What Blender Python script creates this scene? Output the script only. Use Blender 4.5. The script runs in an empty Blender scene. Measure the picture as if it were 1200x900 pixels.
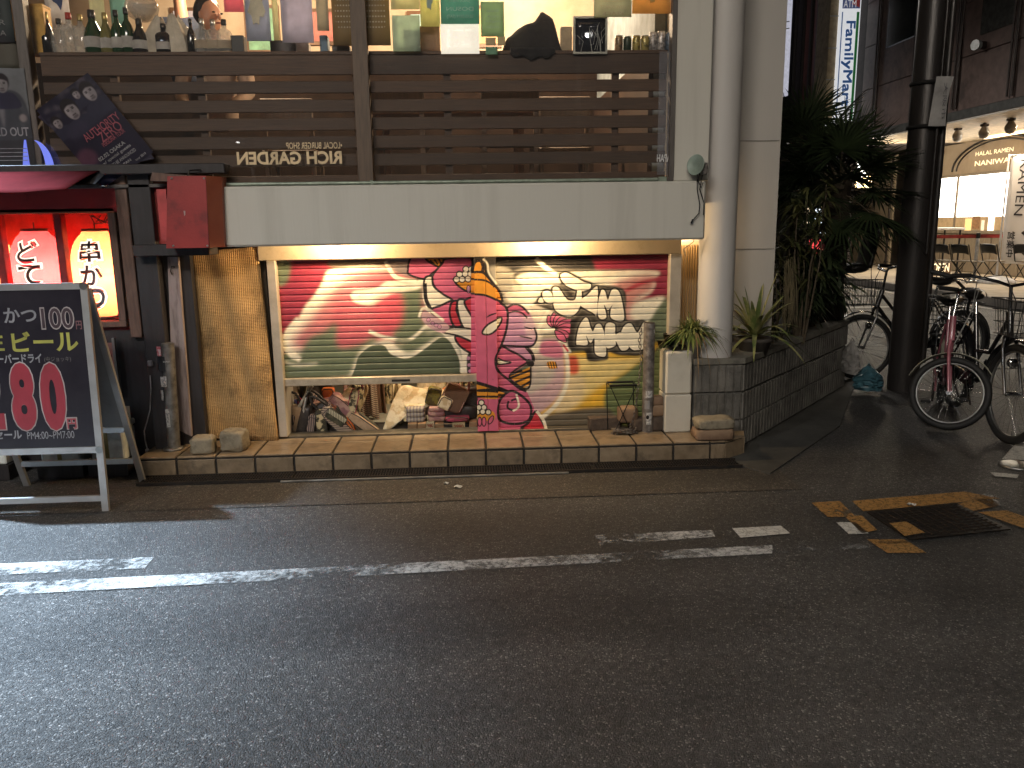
import bpy, bmesh, math, random
import numpy as np
from mathutils import Vector, Matrix, Euler
random.seed(7)
R_ = math.radians
SC = bpy.context.scene
COL = SC.collection

# ------------------------------------------------------------------ camera
CF, CPITCH, CROLL, CYAW, CH = 935.0, R_(11.37), R_(0.85), R_(3.0), 1.5
_Fh = np.array([math.sin(CYAW), math.cos(CYAW), 0.0]); _Rh = np.array([math.cos(CYAW), -math.sin(CYAW), 0.0]); _Z = np.array([0, 0, 1.0])
_F = math.cos(CPITCH)*_Fh - math.sin(CPITCH)*_Z; _Uh = math.sin(CPITCH)*_Fh + math.cos(CPITCH)*_Z
_R = math.cos(CROLL)*_Rh - math.sin(CROLL)*_Uh; _U = math.sin(CROLL)*_Rh + math.cos(CROLL)*_Uh
_O = np.array([0, 0, CH])
cam_d = bpy.data.cameras.new('camera'); cam = bpy.data.objects.new('camera', cam_d); COL.objects.link(cam)
cam.matrix_world = Matrix(((_R[0], _U[0], -_F[0], 0), (_R[1], _U[1], -_F[1], 0), (_R[2], _U[2], -_F[2], CH), (0, 0, 0, 1)))
cam_d.sensor_width = 36; cam_d.lens = 36*CF/1200; cam_d.clip_start = .05; cam_d.clip_end = 600
SC.camera = cam
SC.view_settings.view_transform = 'Standard'; SC.view_settings.look = 'None'
SC.view_settings.exposure = 0.25; SC.view_settings.gamma = 1
SC.cycles.use_denoising = True
SC.cycles.max_bounces = 8; SC.cycles.transparent_max_bounces = 16
SC.cycles.sample_clamp_indirect = 6
SC.cycles.caustics_reflective = False; SC.cycles.caustics_refractive = False

def at(px, py, Y):            # point of the plane at depth Y that the photograph shows at a pixel
    d = _F*CF + _R*(px-600) + _U*(450-py); return _O + d*(Y/d[1])
def atz(px, py, z=0.0):
    d = _F*CF + _R*(px-600) + _U*(450-py); return _O + d*((z-CH)/d[2])
def atx(px, py, X):
    d = _F*CF + _R*(px-600) + _U*(450-py); return _O + d*(X/d[0])

# ------------------------------------------------------------------ night sky
W = bpy.data.worlds.new('World'); SC.world = W; W.use_nodes = True
nt = W.node_tree; bg = nt.nodes['Background']
sky = nt.nodes.new('ShaderNodeTexSky'); sky.sky_type = 'NISHITA'; sky.sun_disc = False
sky.sun_elevation = R_(-4); sky.sun_rotation = R_(200)
nt.links.new(sky.outputs[0], bg.inputs[0]); bg.inputs[1].default_value = 0.10

def lamp(name, kind, loc, power, color=(1, 1, 1), size=.1, aim=None, spot=None, blend=.3, parent=None, sx=None, sy=None):
    d = bpy.data.lights.new(name, kind); o = bpy.data.objects.new(name, d); COL.objects.link(o)
    o.location = loc; d.energy = power; d.color = color
    if kind in ('POINT', 'SPOT'): d.shadow_soft_size = size
    if kind == 'AREA':
        d.shape = 'RECTANGLE'; d.size = sx or size; d.size_y = sy or size
    if kind == 'SPOT': d.spot_size = R_(spot or 90); d.spot_blend = blend
    if aim is not None: o.rotation_euler = (Vector(aim)-Vector(loc)).to_track_quat('-Z', 'Y').to_euler()
    if parent is not None:
        o.parent = parent; o.location = Vector(loc) - parent.location
    return o

# ------------------------------------------------------------------ mesh builder
def unit(v): v = np.array(v, float); return v/ (np.linalg.norm(v)+1e-12)
class M:
    def __init__(s): s.v = []; s.f = []; s.mi = []; s.sm = []; s.uv = []; s.T = None
    def add(s, vs, fs, m=0, smooth=False, uvs=None):
        b = len(s.v)
        for p in vs:
            p = np.array(p, float)
            if s.T is not None:
                q = s.T @ Vector((p[0], p[1], p[2])); p = np.array(q)
            s.v.append(p)
        for i, f in enumerate(fs):
            s.f.append([k+b for k in f]); s.mi.append(m); s.sm.append(smooth); s.uv.append(uvs[i] if uvs else None)
        return s
    def box(s, x0, x1, y0, y1, z0, z1, m=0, b=0.0, Rm=None, c=None):
        cx, cy, cz = (x0+x1)/2, (y0+y1)/2, (z0+z1)/2; h = np.array([abs(x1-x0), abs(y1-y0), abs(z1-z0)])/2
        b = min(b, h.min()*.9)
        vs = []; fs = []
        if b <= 0:
            for sx in (-1, 1):
                for sy in (-1, 1):
                    for sz in (-1, 1): vs.append(h*(sx, sy, sz))
            fs = [(0, 1, 3, 2), (4, 6, 7, 5), (0, 4, 5, 1), (2, 3, 7, 6), (0, 2, 6, 4), (1, 5, 7, 3)]
        else:
            idx = {}
            for sx in (-1, 1):
                for sy in (-1, 1):
                    for sz in (-1, 1):
                        for a in range(3):
                            q = (h-b)*(sx, sy, sz); q[a] = h[a]*(sx, sy, sz)[a]; idx[(sx, sy, sz, a)] = len(vs); vs.append(q)
            def I(a, sa, o1, s1, o2, s2, ax):
                t = [0, 0, 0]; t[a] = sa; t[o1] = s1; t[o2] = s2; return idx[(t[0], t[1], t[2], ax)]
            for a in range(3):
                o1, o2 = (a+1) % 3, (a+2) % 3
                for sa in (-1, 1):
                    q = [I(a, sa, o1, s1, o2, s2, a) for s1, s2 in ((-1, -1), (1, -1), (1, 1), (-1, 1))]
                    fs.append(q if sa > 0 else q[::-1])
            for a in range(3):
                o1, o2 = (a+1) % 3, (a+2) % 3
                for s1 in (-1, 1):
                    for s2 in (-1, 1):
                        q = [I(a, -1, o1, s1, o2, s2, o1), I(a, 1, o1, s1, o2, s2, o1), I(a, 1, o1, s1, o2, s2, o2), I(a, -1, o1, s1, o2, s2, o2)]
                        fs.append(q if s1*s2 > 0 else q[::-1])
            for sx in (-1, 1):
                for sy in (-1, 1):
                    for sz in (-1, 1):
                        q = [idx[(sx, sy, sz, a)] for a in range(3)]
                        fs.append(q if sx*sy*sz > 0 else q[::-1])
        if Rm is not None: vs = [np.array(Rm @ Vector(p)) for p in vs]
        vs = [p+(cx, cy, cz) for p in vs]
        return s.add(vs, fs, m)
    def rb(s, c, sz, m=0, b=.004, rot=(0, 0, 0)):
        Rm = Euler(rot).to_matrix()
        return s.box(c[0]-sz[0]/2, c[0]+sz[0]/2, c[1]-sz[1]/2, c[1]+sz[1]/2, c[2]-sz[2]/2, c[2]+sz[2]/2, m, b, Rm)
    def tube(s, pts, r, n=8, m=0, closed=False, caps=True, smooth=True):
        P = [np.array(p, float) for p in pts]; k = len(P); rr = r if isinstance(r, (list, tuple)) else [r]*k
        vs = []; fs = []; up = None
        for i in range(k):
            a = P[(i-1) % k] if (closed or i > 0) else P[i]; b = P[(i+1) % k] if (closed or i < k-1) else P[i]
            t = unit(b-a)
            if up is None:
                up = np.array([0, 0, 1.0]) if abs(t[2]) < .9 else np.array([1.0, 0, 0])
            u = unit(np.cross(t, up)); w = np.cross(u, t); up = w
            for j in range(n):
                an = 2*math.pi*j/n; vs.append(P[i]+rr[i]*(math.cos(an)*u+math.sin(an)*w))
        K = k if closed else k-1
        for i in range(K):
            for j in range(n):
                a = i*n+j; b = i*n+(j+1) % n; c = ((i+1) % k)*n+(j+1) % n; d = ((i+1) % k)*n+j
                fs.append((a, d, c, b))
        s.add(vs, fs, m, smooth)
        if caps and not closed:
            s.add(vs[:n], [tuple(range(n))], m); s.add(vs[-n:], [tuple(range(n))[::-1]], m)
        return s
    def cyl(s, p0, p1, r0, r1=None, n=16, m=0, smooth=True): return s.tube([p0, p1], [r0, r0 if r1 is None else r1], n, m, False, True, smooth)
    def lathe(s, prof, c=(0, 0, 0), n=20, m=0, smooth=True, sq=0):   # prof: [(r,z)]
        vs = []; fs = []
        for r, z in prof:
            for j in range(n):
                a = 2*math.pi*j/n
                if sq:
                    ca, sa = math.cos(a), math.sin(a); q = (abs(ca)**sq+abs(sa)**sq)**(-1/sq); vs.append((c[0]+r*ca*q, c[1]+r*sa*q, c[2]+z))
                else: vs.append((c[0]+r*math.cos(a), c[1]+r*math.sin(a), c[2]+z))
        for i in range(len(prof)-1):
            for j in range(n): fs.append((i*n+j, i*n+(j+1) % n, (i+1)*n+(j+1) % n, (i+1)*n+j))
        fs.append(tuple(range(n))[::-1]); fs.append(tuple(range((len(prof)-1)*n, len(prof)*n)))
        return s.add(vs, fs, m, smooth)
    def quad(s, a, b, c, d, m=0): return s.add([a, b, c, d], [(0, 1, 2, 3)], m, False, [[(0, 0), (1, 0), (1, 1), (0, 1)]])
    def prism(s, poly, ext, m=0):
        P = [np.array(p, float) for p in poly]; e = np.array(ext, float); n = len(P)
        # keep outward winding
        nn = sum(np.cross(P[i]-P[0], P[(i+1) % n]-P[0]) for i in range(n))
        if np.dot(nn, e) > 0: P = P[::-1]
        vs = P+[p+e for p in P]
        fs = [tuple(range(n)), tuple(range(n, 2*n))[::-1]]+[(i, i+n, (i+1) % n+n, (i+1) % n) for i in range(n)]
        return s.add(vs, fs, m)
    def grid(s, fn, nu, nv, m=0, smooth=True, closed_u=False):
        vs = []; fs = []; uvs = []
        for i in range(nu+1):
            for j in range(nv+1): vs.append(fn(i/nu, j/nv))
        for i in range(nu):
            for j in range(nv):
                a = i*(nv+1)+j; fs.append((a, a+nv+1, a+nv+2, a+1))
                uvs.append([(i/nu, j/nv), ((i+1)/nu, j/nv), ((i+1)/nu, (j+1)/nv), (i/nu, (j+1)/nv)])
        return s.add(vs, fs, m, smooth, uvs)
    def blob(s, c, rad, nu=14, nv=9, m=0, e=1.0, jit=0, rot=None, seed=0):
        rg = random.Random(seed); vs = []; fs = []
        sg = lambda x, p: math.copysign(abs(x)**p, x)
        Rm = Euler(rot).to_matrix() if rot else None
        for j in range(nv+1):
            ph = -math.pi/2+math.pi*j/nv
            for i in range(nu):
                th = 2*math.pi*i/nu
                k = 1+rg.uniform(-jit, jit) if 0 < j < nv else 1
                q = np.array([rad[0]*sg(math.cos(ph), e)*sg(math.cos(th), e), rad[1]*sg(math.cos(ph), e)*sg(math.sin(th), e), rad[2]*sg(math.sin(ph), e)])*k
                if Rm is not None: q = np.array(Rm @ Vector(q))
                vs.append(q+np.array(c))
        for j in range(nv):
            for i in range(nu): fs.append((j*nu+i, j*nu+(i+1) % nu, (j+1)*nu+(i+1) % nu, (j+1)*nu+i))
        return s.add(vs, fs, m, True)
    def leaf(s, p, d, L, w, droop=.3, n=4, m=0, fold=0.0, side=None, w0=.35):
        p = np.array(p, float); d = unit(d); sd = np.cross(d, (0, 0, 1.0)) if side is None else np.array(side, float)
        if np.linalg.norm(sd) < 1e-3: sd = np.array([1.0, 0, 0])
        sd = unit(sd); vs = []; fs = []
        for i in range(n+1):
            t = i/n; q = p+d*L*t; q = q-np.array([0, 0, droop*L*t*t])
            ww = w*(w0+(1-w0)*math.sin(math.pi*min(1, t*1.25+.1)) if t < .72 else (1-t)/.28*.85+.02)
            vs += [q-sd*ww/2, q+np.array([0, 0, -fold*ww]), q+sd*ww/2]
        for i in range(n):
            a = i*3; fs += [(a, a+1, a+4, a+3), (a+1, a+2, a+5, a+4)]
        return s.add(vs, fs, m, True)
    def text(s, txt, o, ux, uz, w, h, m=0, bold=0.0):
        V, Fs = text_geo(txt, bold); ux = np.array(ux, float); uz = np.array(uz, float); o = np.array(o, float)
        return s.add([o+ux*(x*w)+uz*(y*h) for x, y in V], Fs, m)
    def outline(s, txt, o, ux, uz, w, h, m=0, bold=.0): return s.text(txt, o, ux, uz, w, h, m, bold)
    def mesh(s, name, mats, off):
        me = bpy.data.meshes.new(name)
        me.from_pydata([tuple(p-off) for p in s.v], [], s.f)
        for mt in (mats if isinstance(mats, (list, tuple)) else [mats]): me.materials.append(mt)
        me.polygons.foreach_set('material_index', s.mi); me.polygons.foreach_set('use_smooth', s.sm)
        if any(u is not None for u in s.uv):
            ul = me.uv_layers.new(name='UVMap'); fl = []
            for f, u in zip(s.f, s.uv):
                for k in range(len(f)): fl += list(u[k]) if u else [0, 0]
            ul.data.foreach_set('uv', fl)
        me.update(); return me
    def build(s, name, mats, parent=None, label=None, kind=None, local=False, loc=None):
        off = np.zeros(3)
        if loc is not None: off = np.array(loc, float)
        elif parent is not None and not local: off = np.array(wloc(parent))
        o = bpy.data.objects.new(name, s.mesh(name, mats, off)); COL.objects.link(o)
        if loc is not None: o.location = Vector(loc)
        if parent is not None: o.parent = parent
        if label: o['label'] = label
        if kind: o['kind'] = kind
        return o
def wloc(o):
    l = Vector((0, 0, 0))
    while o is not None: l += o.location; o = o.parent
    return l
_TC = {}
def text_geo(txt, bold=0.0):
    if 'M' in txt: bold = 0.0
    k = (txt, bold)
    if k in _TC: return _TC[k]
    cu = bpy.data.curves.new('lettering', 'FONT'); cu.body = txt; cu.fill_mode = 'FRONT'; cu.offset = bold; cu.resolution_u = 4
    ob = bpy.data.objects.new('lettering', cu)
    me = ob.to_mesh()
    V = np.array([v.co[:2] for v in me.vertices]); Fs = [tuple(p.vertices) for p in me.polygons]
    ob.to_mesh_clear(); bpy.data.objects.remove(ob); bpy.data.curves.remove(cu)
    if len(V):
        lo = V.min(0); hi = V.max(0); V = (V-lo)/np.maximum(hi-lo, 1e-6)-.5
    _TC[k] = (V, Fs); return _TC[k]

# ------------------------------------------------------------------ things
def tag(o, label=None, cat=None, group=None, kind=None):
    if label: o['label'] = label
    if cat: o['category'] = cat
    if group: o['group'] = group
    if kind: o['kind'] = kind
    return o
def thing(name, label, cat, loc=(0, 0, 0), rz=0, group=None):
    o = bpy.data.objects.new(name, None); COL.objects.link(o); o.empty_display_size = .1
    o.location = Vector([float(c) for c in loc]); o.rotation_euler = (0, 0, rz); return tag(o, label, cat, group)
def kids(o): return list(o.children)
def dup(o, loc, rz=None, label=None, parent=None):
    c = o.copy(); COL.objects.link(c)
    if parent is not None: c.parent = parent
    else:
        c.location = Vector([float(t) for t in loc])
        if rz is not None: c.rotation_euler = (0, 0, rz)
        if label: c['label'] = label
    for ch in kids(o): dup(ch, None, None, None, c)
    return c

# ------------------------------------------------------------------ materials
def _n(nt, t, **kw):
    n = nt.nodes.new(t)
    for k, v in kw.items(): setattr(n, k, v)
    return n
def mat(name, col, rough=.6, metal=0.0, col2=None, scale=8, amt=.5, bump=.15, bscale=90, spec=.5, rnd=0.0, emit=None, estr=0, alpha=None, trans=None, stretch=None, lo=.35, hi=.7, coat=0, sheen=0, dirt=None, dscale=5):
    mt = bpy.data.materials.new(name); mt.use_nodes = True; nt = mt.node_tree; L = nt.links
    b = nt.nodes['Principled BSDF']; b.inputs['Roughness'].default_value = rough; b.inputs['Metallic'].default_value = metal
    b.inputs['Specular IOR Level'].default_value = spec; b.inputs['Coat Weight'].default_value = coat; b.inputs['Sheen Weight'].default_value = sheen
    tc = _n(nt, 'ShaderNodeTexCoord'); oi = _n(nt, 'ShaderNodeObjectInfo')
    ad = _n(nt, 'ShaderNodeVectorMath', operation='MULTIPLY_ADD'); cmb = _n(nt, 'ShaderNodeCombineXYZ')
    mu = _n(nt, 'ShaderNodeMath', operation='MULTIPLY'); mu.inputs[1].default_value = 37
    L.new(oi.outputs['Random'], mu.inputs[0])
    for i in range(3): L.new(mu.outputs[0], cmb.inputs[i])
    L.new(tc.outputs['Object'], ad.inputs[0]); ad.inputs[1].default_value = stretch or (1, 1, 1); L.new(cmb.outputs[0], ad.inputs[2])
    vec = ad.outputs[0]
    no = _n(nt, 'ShaderNodeTexNoise'); no.inputs['Scale'].default_value = scale; no.inputs['Detail'].default_value = 5; no.inputs['Roughness'].default_value = .6
    L.new(vec, no.inputs['Vector'])
    mr = _n(nt, 'ShaderNodeMapRange'); mr.inputs[1].default_value = lo; mr.inputs[2].default_value = hi; L.new(no.outputs[0], mr.inputs[0])
    mx = _n(nt, 'ShaderNodeMix', data_type='RGBA'); mx.inputs[6].default_value = (*col, 1); c2 = col2 or tuple(c*(1-amt) for c in col); mx.inputs[7].default_value = (*c2, 1)
    L.new(mr.outputs[0], mx.inputs[0]); out = mx.outputs[2]
    if dirt:
        n3 = _n(nt, 'ShaderNodeTexNoise'); n3.inputs['Scale'].default_value = dscale; n3.inputs['Detail'].default_value = 8; n3.inputs['Roughness'].default_value = .7; L.new(vec, n3.inputs['Vector'])
        m3 = _n(nt, 'ShaderNodeMapRange'); m3.inputs[1].default_value = .52; m3.inputs[2].default_value = .68; m3.inputs[4].default_value = .75; L.new(n3.outputs[0], m3.inputs[0])
        x3 = _n(nt, 'ShaderNodeMix', data_type='RGBA'); x3.inputs[7].default_value = (*dirt, 1); L.new(out, x3.inputs[6]); L.new(m3.outputs[0], x3.inputs[0]); out = x3.outputs[2]
    if rnd:
        hs = _n(nt, 'ShaderNodeHueSaturation'); mv = _n(nt, 'ShaderNodeMapRange'); mv.inputs[3].default_value = 1-rnd; mv.inputs[4].default_value = 1+rnd
        L.new(oi.outputs['Random'], mv.inputs[0]); L.new(mv.outputs[0], hs.inputs['Value']); L.new(out, hs.inputs['Color']); out = hs.outputs[0]
    L.new(out, b.inputs['Base Color'])
    if bump:
        n2 = _n(nt, 'ShaderNodeTexNoise'); n2.inputs['Scale'].default_value = bscale; n2.inputs['Detail'].default_value = 3; L.new(vec, n2.inputs['Vector'])
        bp = _n(nt, 'ShaderNodeBump'); bp.inputs['Strength'].default_value = bump; bp.inputs['Distance'].default_value = .01; L.new(n2.outputs[0], bp.inputs['Height']); L.new(bp.outputs[0], b.inputs['Normal'])
    if emit is not None:
        b.inputs['Emission Color'].default_value = (*emit, 1); b.inputs['Emission Strength'].default_value = estr
    if trans is not None: b.inputs['Transmission Weight'].default_value = trans
    if alpha is not None: b.inputs['Alpha'].default_value = alpha
    return mt
def img_mat(name, img, rough=.6, mode='UV', rect=None, bump=0, spec=.3, transl=0):
    mt = bpy.data.materials.new(name); mt.use_nodes = True; nt = mt.node_tree; L = nt.links; b = nt.nodes['Principled BSDF']
    b.inputs['Roughness'].default_value = rough; b.inputs['Specular IOR Level'].default_value = spec
    tx = _n(nt, 'ShaderNodeTexImage'); tx.image = img; tx.extension = 'EXTEND'
    if mode == 'UV':
        tc = _n(nt, 'ShaderNodeTexCoord'); L.new(tc.outputs['UV'], tx.inputs[0]); v = tc.outputs['Object']
    else:
        g = _n(nt, 'ShaderNodeNewGeometry'); sp = _n(nt, 'ShaderNodeSeparateXYZ'); cb = _n(nt, 'ShaderNodeCombineXYZ'); L.new(g.outputs['Position'], sp.inputs[0])
        for i, (ch, a, c) in enumerate(((0, rect[0], rect[1]), (2, rect[2], rect[3]))):
            m = _n(nt, 'ShaderNodeMapRange', clamp=False); m.inputs[1].default_value = a; m.inputs[2].default_value = c; L.new(sp.outputs[ch], m.inputs[0]); L.new(m.outputs[0], cb.inputs[i])
        L.new(cb.outputs[0], tx.inputs[0]); v = g.outputs['Position']
    no = _n(nt, 'ShaderNodeTexNoise'); no.inputs['Scale'].default_value = 14; no.inputs['Detail'].default_value = 6; L.new(v, no.inputs['Vector'])
    mr = _n(nt, 'ShaderNodeMapRange'); mr.inputs[1].default_value = .3; mr.inputs[2].default_value = .75; mr.inputs[3].default_value = 1.08; mr.inputs[4].default_value = .82; L.new(no.outputs[0], mr.inputs[0])
    mx = _n(nt, 'ShaderNodeVectorMath', operation='SCALE'); L.new(tx.outputs[0], mx.inputs[0]); L.new(mr.outputs[0], mx.inputs[3]); L.new(mx.outputs[0], b.inputs['Base Color'])
    return mt
def emis(name, col, s):
    mt = bpy.data.materials.new(name); mt.use_nodes = True; nt = mt.node_tree; b = nt.nodes['Principled BSDF']
    b.inputs['Base Color'].default_value = (*[min(1, c) for c in col], 1); b.inputs['Emission Color'].default_value = (*col, 1); b.inputs['Emission Strength'].default_value = s
    return mt
def glass_mat(name, tint=(.9, .92, .92), rough=.02, f=1.0, base=.04, haze=0.0):
    mt = bpy.data.materials.new(name); mt.use_nodes = True; nt = mt.node_tree; L = nt.links; nt.nodes.remove(nt.nodes['Principled BSDF'])
    o = nt.nodes['Material Output']; t = _n(nt, 'ShaderNodeBsdfTransparent'); t.inputs[0].default_value = (*tint, 1)
    g = _n(nt, 'ShaderNodeBsdfGlossy'); g.inputs['Roughness'].default_value = rough; fr = _n(nt, 'ShaderNodeFresnel'); fr.inputs[0].default_value = 1.5
    ml = _n(nt, 'ShaderNodeMath', operation='MULTIPLY_ADD'); ml.inputs[1].default_value = f; ml.inputs[2].default_value = base; L.new(fr.outputs[0], ml.inputs[0])
    m = _n(nt, 'ShaderNodeMixShader'); L.new(ml.outputs[0], m.inputs[0]); L.new(t.outputs[0], m.inputs[1]); L.new(g.outputs[0], m.inputs[2]); L.new(m.outputs[0], o.inputs[0])
    if haze:  # pale diffuse mix stands for the haze of street lights reflected in glass
        df = _n(nt, 'ShaderNodeBsdfDiffuse'); df.inputs[0].default_value = (.8, .8, .8, 1); m2 = _n(nt, 'ShaderNodeMixShader'); m2.inputs[0].default_value = haze; L.new(m.outputs[0], m2.inputs[1]); L.new(df.outputs[0], m2.inputs[2]); L.new(m2.outputs[0], o.inputs[0])
    return mt
def paper(name, c, tr=.75, e=0):
    mt = bpy.data.materials.new(name); mt.use_nodes = True; nt = mt.node_tree; L = nt.links; b = nt.nodes['Principled BSDF']; nt.nodes.remove(b); o = nt.nodes['Material Output']
    d = _n(nt, 'ShaderNodeBsdfDiffuse'); d.inputs[0].default_value = (*c, 1); tl = _n(nt, 'ShaderNodeBsdfTranslucent'); tl.inputs[0].default_value = (*c, 1); mx = _n(nt, 'ShaderNodeMixShader'); mx.inputs[0].default_value = tr
    tc = _n(nt, 'ShaderNodeTexCoord'); no = _n(nt, 'ShaderNodeTexNoise'); no.inputs['Scale'].default_value = 18; no.inputs['Detail'].default_value = 5; L.new(tc.outputs['Object'], no.inputs['Vector'])
    mr = _n(nt, 'ShaderNodeMapRange'); mr.inputs[3].default_value = .7; mr.inputs[4].default_value = 1.2; L.new(no.outputs[0], mr.inputs[0]); s = _n(nt, 'ShaderNodeVectorMath', operation='SCALE'); s.inputs[0].default_value = c; L.new(mr.outputs[0], s.inputs[3]); L.new(s.outputs[0], d.inputs[0]); L.new(s.outputs[0], tl.inputs[0])
    L.new(d.outputs[0], mx.inputs[1]); L.new(tl.outputs[0], mx.inputs[2]); L.new(mx.outputs[0], o.inputs[0]); return mt
def worn_paint(name, col, lo=.42, hi=.56, scale=22):
    mt = bpy.data.materials.new(name); mt.use_nodes = True; nt = mt.node_tree; L = nt.links; b = nt.nodes['Principled BSDF']
    b.inputs['Roughness'].default_value = .7; b.inputs['Specular IOR Level'].default_value = .3
    g = _n(nt, 'ShaderNodeNewGeometry'); a = _n(nt, 'ShaderNodeTexNoise'); a.inputs['Scale'].default_value = scale; a.inputs['Detail'].default_value = 8; a.inputs['Roughness'].default_value = .75
    L.new(g.outputs['Position'], a.inputs['Vector'])
    big = _n(nt, 'ShaderNodeTexNoise'); big.inputs['Scale'].default_value = 2.2; L.new(g.outputs['Position'], big.inputs['Vector'])
    sm = _n(nt, 'ShaderNodeMath', operation='MULTIPLY_ADD'); sm.inputs[1].default_value = .45; L.new(big.outputs[0], sm.inputs[0]); 
    s2 = _n(nt, 'ShaderNodeMath', operation='MULTIPLY'); s2.inputs[1].default_value = .55; L.new(a.outputs[0], s2.inputs[0]); L.new(s2.outputs[0], sm.inputs[2])
    mr = _n(nt, 'ShaderNodeMapRange'); mr.inputs[1].default_value = lo; mr.inputs[2].default_value = hi; mr.inputs[3].default_value = 0; mr.inputs[4].default_value = .95; L.new(sm.outputs[0], mr.inputs[0])
    vo = _n(nt, 'ShaderNodeTexVoronoi', feature='DISTANCE_TO_EDGE'); vo.inputs['Scale'].default_value = 26
    va = _n(nt, 'ShaderNodeVectorMath', operation='MULTIPLY_ADD'); va.inputs[1].default_value = (.09, .09, .09); L.new(a.outputs['Color'], va.inputs[0]); L.new(g.outputs['Position'], va.inputs[2]); L.new(va.outputs[0], vo.inputs['Vector'])
    vr = _n(nt, 'ShaderNodeMapRange'); vr.inputs[1].default_value = .015; vr.inputs[2].default_value = .06; vr.inputs[3].default_value = .45; vr.inputs[4].default_value = 1; L.new(vo.outputs[0], vr.inputs[0])
    al = _n(nt, 'ShaderNodeMath', operation='MULTIPLY'); L.new(mr.outputs[0], al.inputs[0]); L.new(vr.outputs[0], al.inputs[1]); L.new(al.outputs[0], b.inputs['Alpha'])
    mx = _n(nt, 'ShaderNodeMix', data_type='RGBA'); mx.inputs[6].default_value = (*col, 1); mx.inputs[7].default_value = (*[c*.55 for c in col], 1); L.new(a.outputs[0], mx.inputs[0]); L.new(mx.outputs[2], b.inputs['Base Color'])
    return mt

# ------------------------------------------------------------------ painted canvases (generated in memory)
def spline(pts, k=8, closed=True):
    P = [np.array(p, float) for p in pts]; n = len(P); out = []
    for i in range(n if closed else n-1):
        p0, p1, p2, p3 = (P[(i-1) % n], P[i], P[(i+1) % n], P[(i+2) % n]) if closed else (P[max(i-1, 0)], P[i], P[i+1], P[min(i+2, n-1)])
        for j in range(k):
            t = j/k; out.append(.5*((2*p1)+(-p0+p2)*t+(2*p0-5*p1+4*p2-p3)*t*t+(-p0+3*p1-3*p2+p3)*t**3))
    if not closed: out.append(P[-1])
    return np.array(out)
class Canvas:
    def __init__(s, w, h, col, fx=None): s.w, s.h = w, h; s.a = np.ones((h, w, 3))*np.array(col); s.fx = fx or (lambda p: p)   # fx: user coords -> canvas px, row 0 at the bottom
    def mask(s, pts):
        P = np.array([s.fx(p) for p in pts]); m = np.zeros((s.h, s.w))
        x0, y0 = np.floor(P.min(0)).astype(int)-1; x1, y1 = np.ceil(P.max(0)).astype(int)+2
        x0, y0 = max(x0, 0), max(y0, 0); x1, y1 = min(x1, s.w), min(y1, s.h)
        if x1 <= x0 or y1 <= y0: return m
        acc = np.zeros((y1-y0, x1-x0))
        xs = np.arange(x0, x1)+.5
        for dy in (.25, .75):
            ys = np.arange(y0, y1)+dy
            for dx in (-.25, .25):
                ins = np.zeros((y1-y0, x1-x0), bool); n = len(P)
                for i in range(n):
                    (ax, ay), (bx, by) = P[i], P[(i+1) % n]
                    if ay == by: continue
                    r0 = int(np.searchsorted(ys, min(ay, by))); r1 = int(np.searchsorted(ys, max(ay, by)))
                    if r1 <= r0: continue
                    xi = ax+(ys[r0:r1]-ay)*(bx-ax)/(by-ay)
                    ins[r0:r1] ^= (xs[None, :]+dx) < xi[:, None]
                acc += ins
        m[y0:y1, x0:x1] = acc/4; return m
    @staticmethod
    def blur(m, r, it=2):
        r = int(round(r))
        if r < 1: return m
        for _ in range(it):
            for ax in (0, 1):
                p = np.pad(m, [(r+1, r) if a == ax else (0, 0) for a in (0, 1)], mode='edge'); c = np.cumsum(p, ax); n = m.shape[ax]
                m = (np.take(c, range(2*r+1, 2*r+1+n), ax)-np.take(c, range(0, n), ax))/(2*r+1)
        return m
    def lay(s, m, col, al=1.0): m = (np.clip(m, 0, 1)*al)[..., None]; s.a = s.a*(1-m)+np.array(col)*m; return s
    def poly(s, pts, col, soft=0, al=1.0, smooth=True, grow=0):
        m = s.mask(spline(pts) if smooth else pts)
        if grow: m = np.clip(s.blur(m, grow, 1)*6, 0, 1)
        return s.lay(s.blur(m, soft), col, al)
    def line(s, pts, w, col, soft=0, al=1.0, closed=False, taper=False):
        q = spline(pts, 8, closed); n = len(q)
        if closed: q = np.vstack([q, q[:1]]); n += 1
        L = []; Rr = []
        for i in range(n):
            t = q[min(i+1, n-1)]-q[max(i-1, 0)]; t = t/(np.linalg.norm(t)+1e-9); nn = np.array([-t[1], t[0]])
            ww = w/2*(math.sin(math.pi*(i+.5)/n)**.5 if taper else 1); L.append(q[i]+nn*ww); Rr.append(q[i]-nn*ww)
        m = np.zeros((s.h, s.w))
        for i in range(0, n-1, 4):
            j = min(i+5, n); m = np.maximum(m, s.mask(L[i:j]+Rr[i:j][::-1]))
        return s.lay(s.blur(m, soft), col, al)
    def ell(s, c, rx, ry, col, soft=0, al=1.0, rot=0):
        pts = [(c[0]+rx*math.cos(t)*math.cos(rot)-ry*math.sin(t)*math.sin(rot), c[1]+rx*math.cos(t)*math.sin(rot)+ry*math.sin(t)*math.cos(rot)) for t in np.linspace(0, 2*math.pi, 24, endpoint=False)]
        return s.lay(s.blur(s.mask(pts), soft), col, al)
    def image(s, name):
        im = bpy.data.images.new(name, s.w, s.h, float_buffer=True); im.colorspace_settings.name = 'Non-Color'
        px = np.ones((s.h, s.w, 4), np.float32); px[..., :3] = np.clip(s.a, 0, 1); im.pixels.foreach_set(px.ravel()); im.update(); return im
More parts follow.
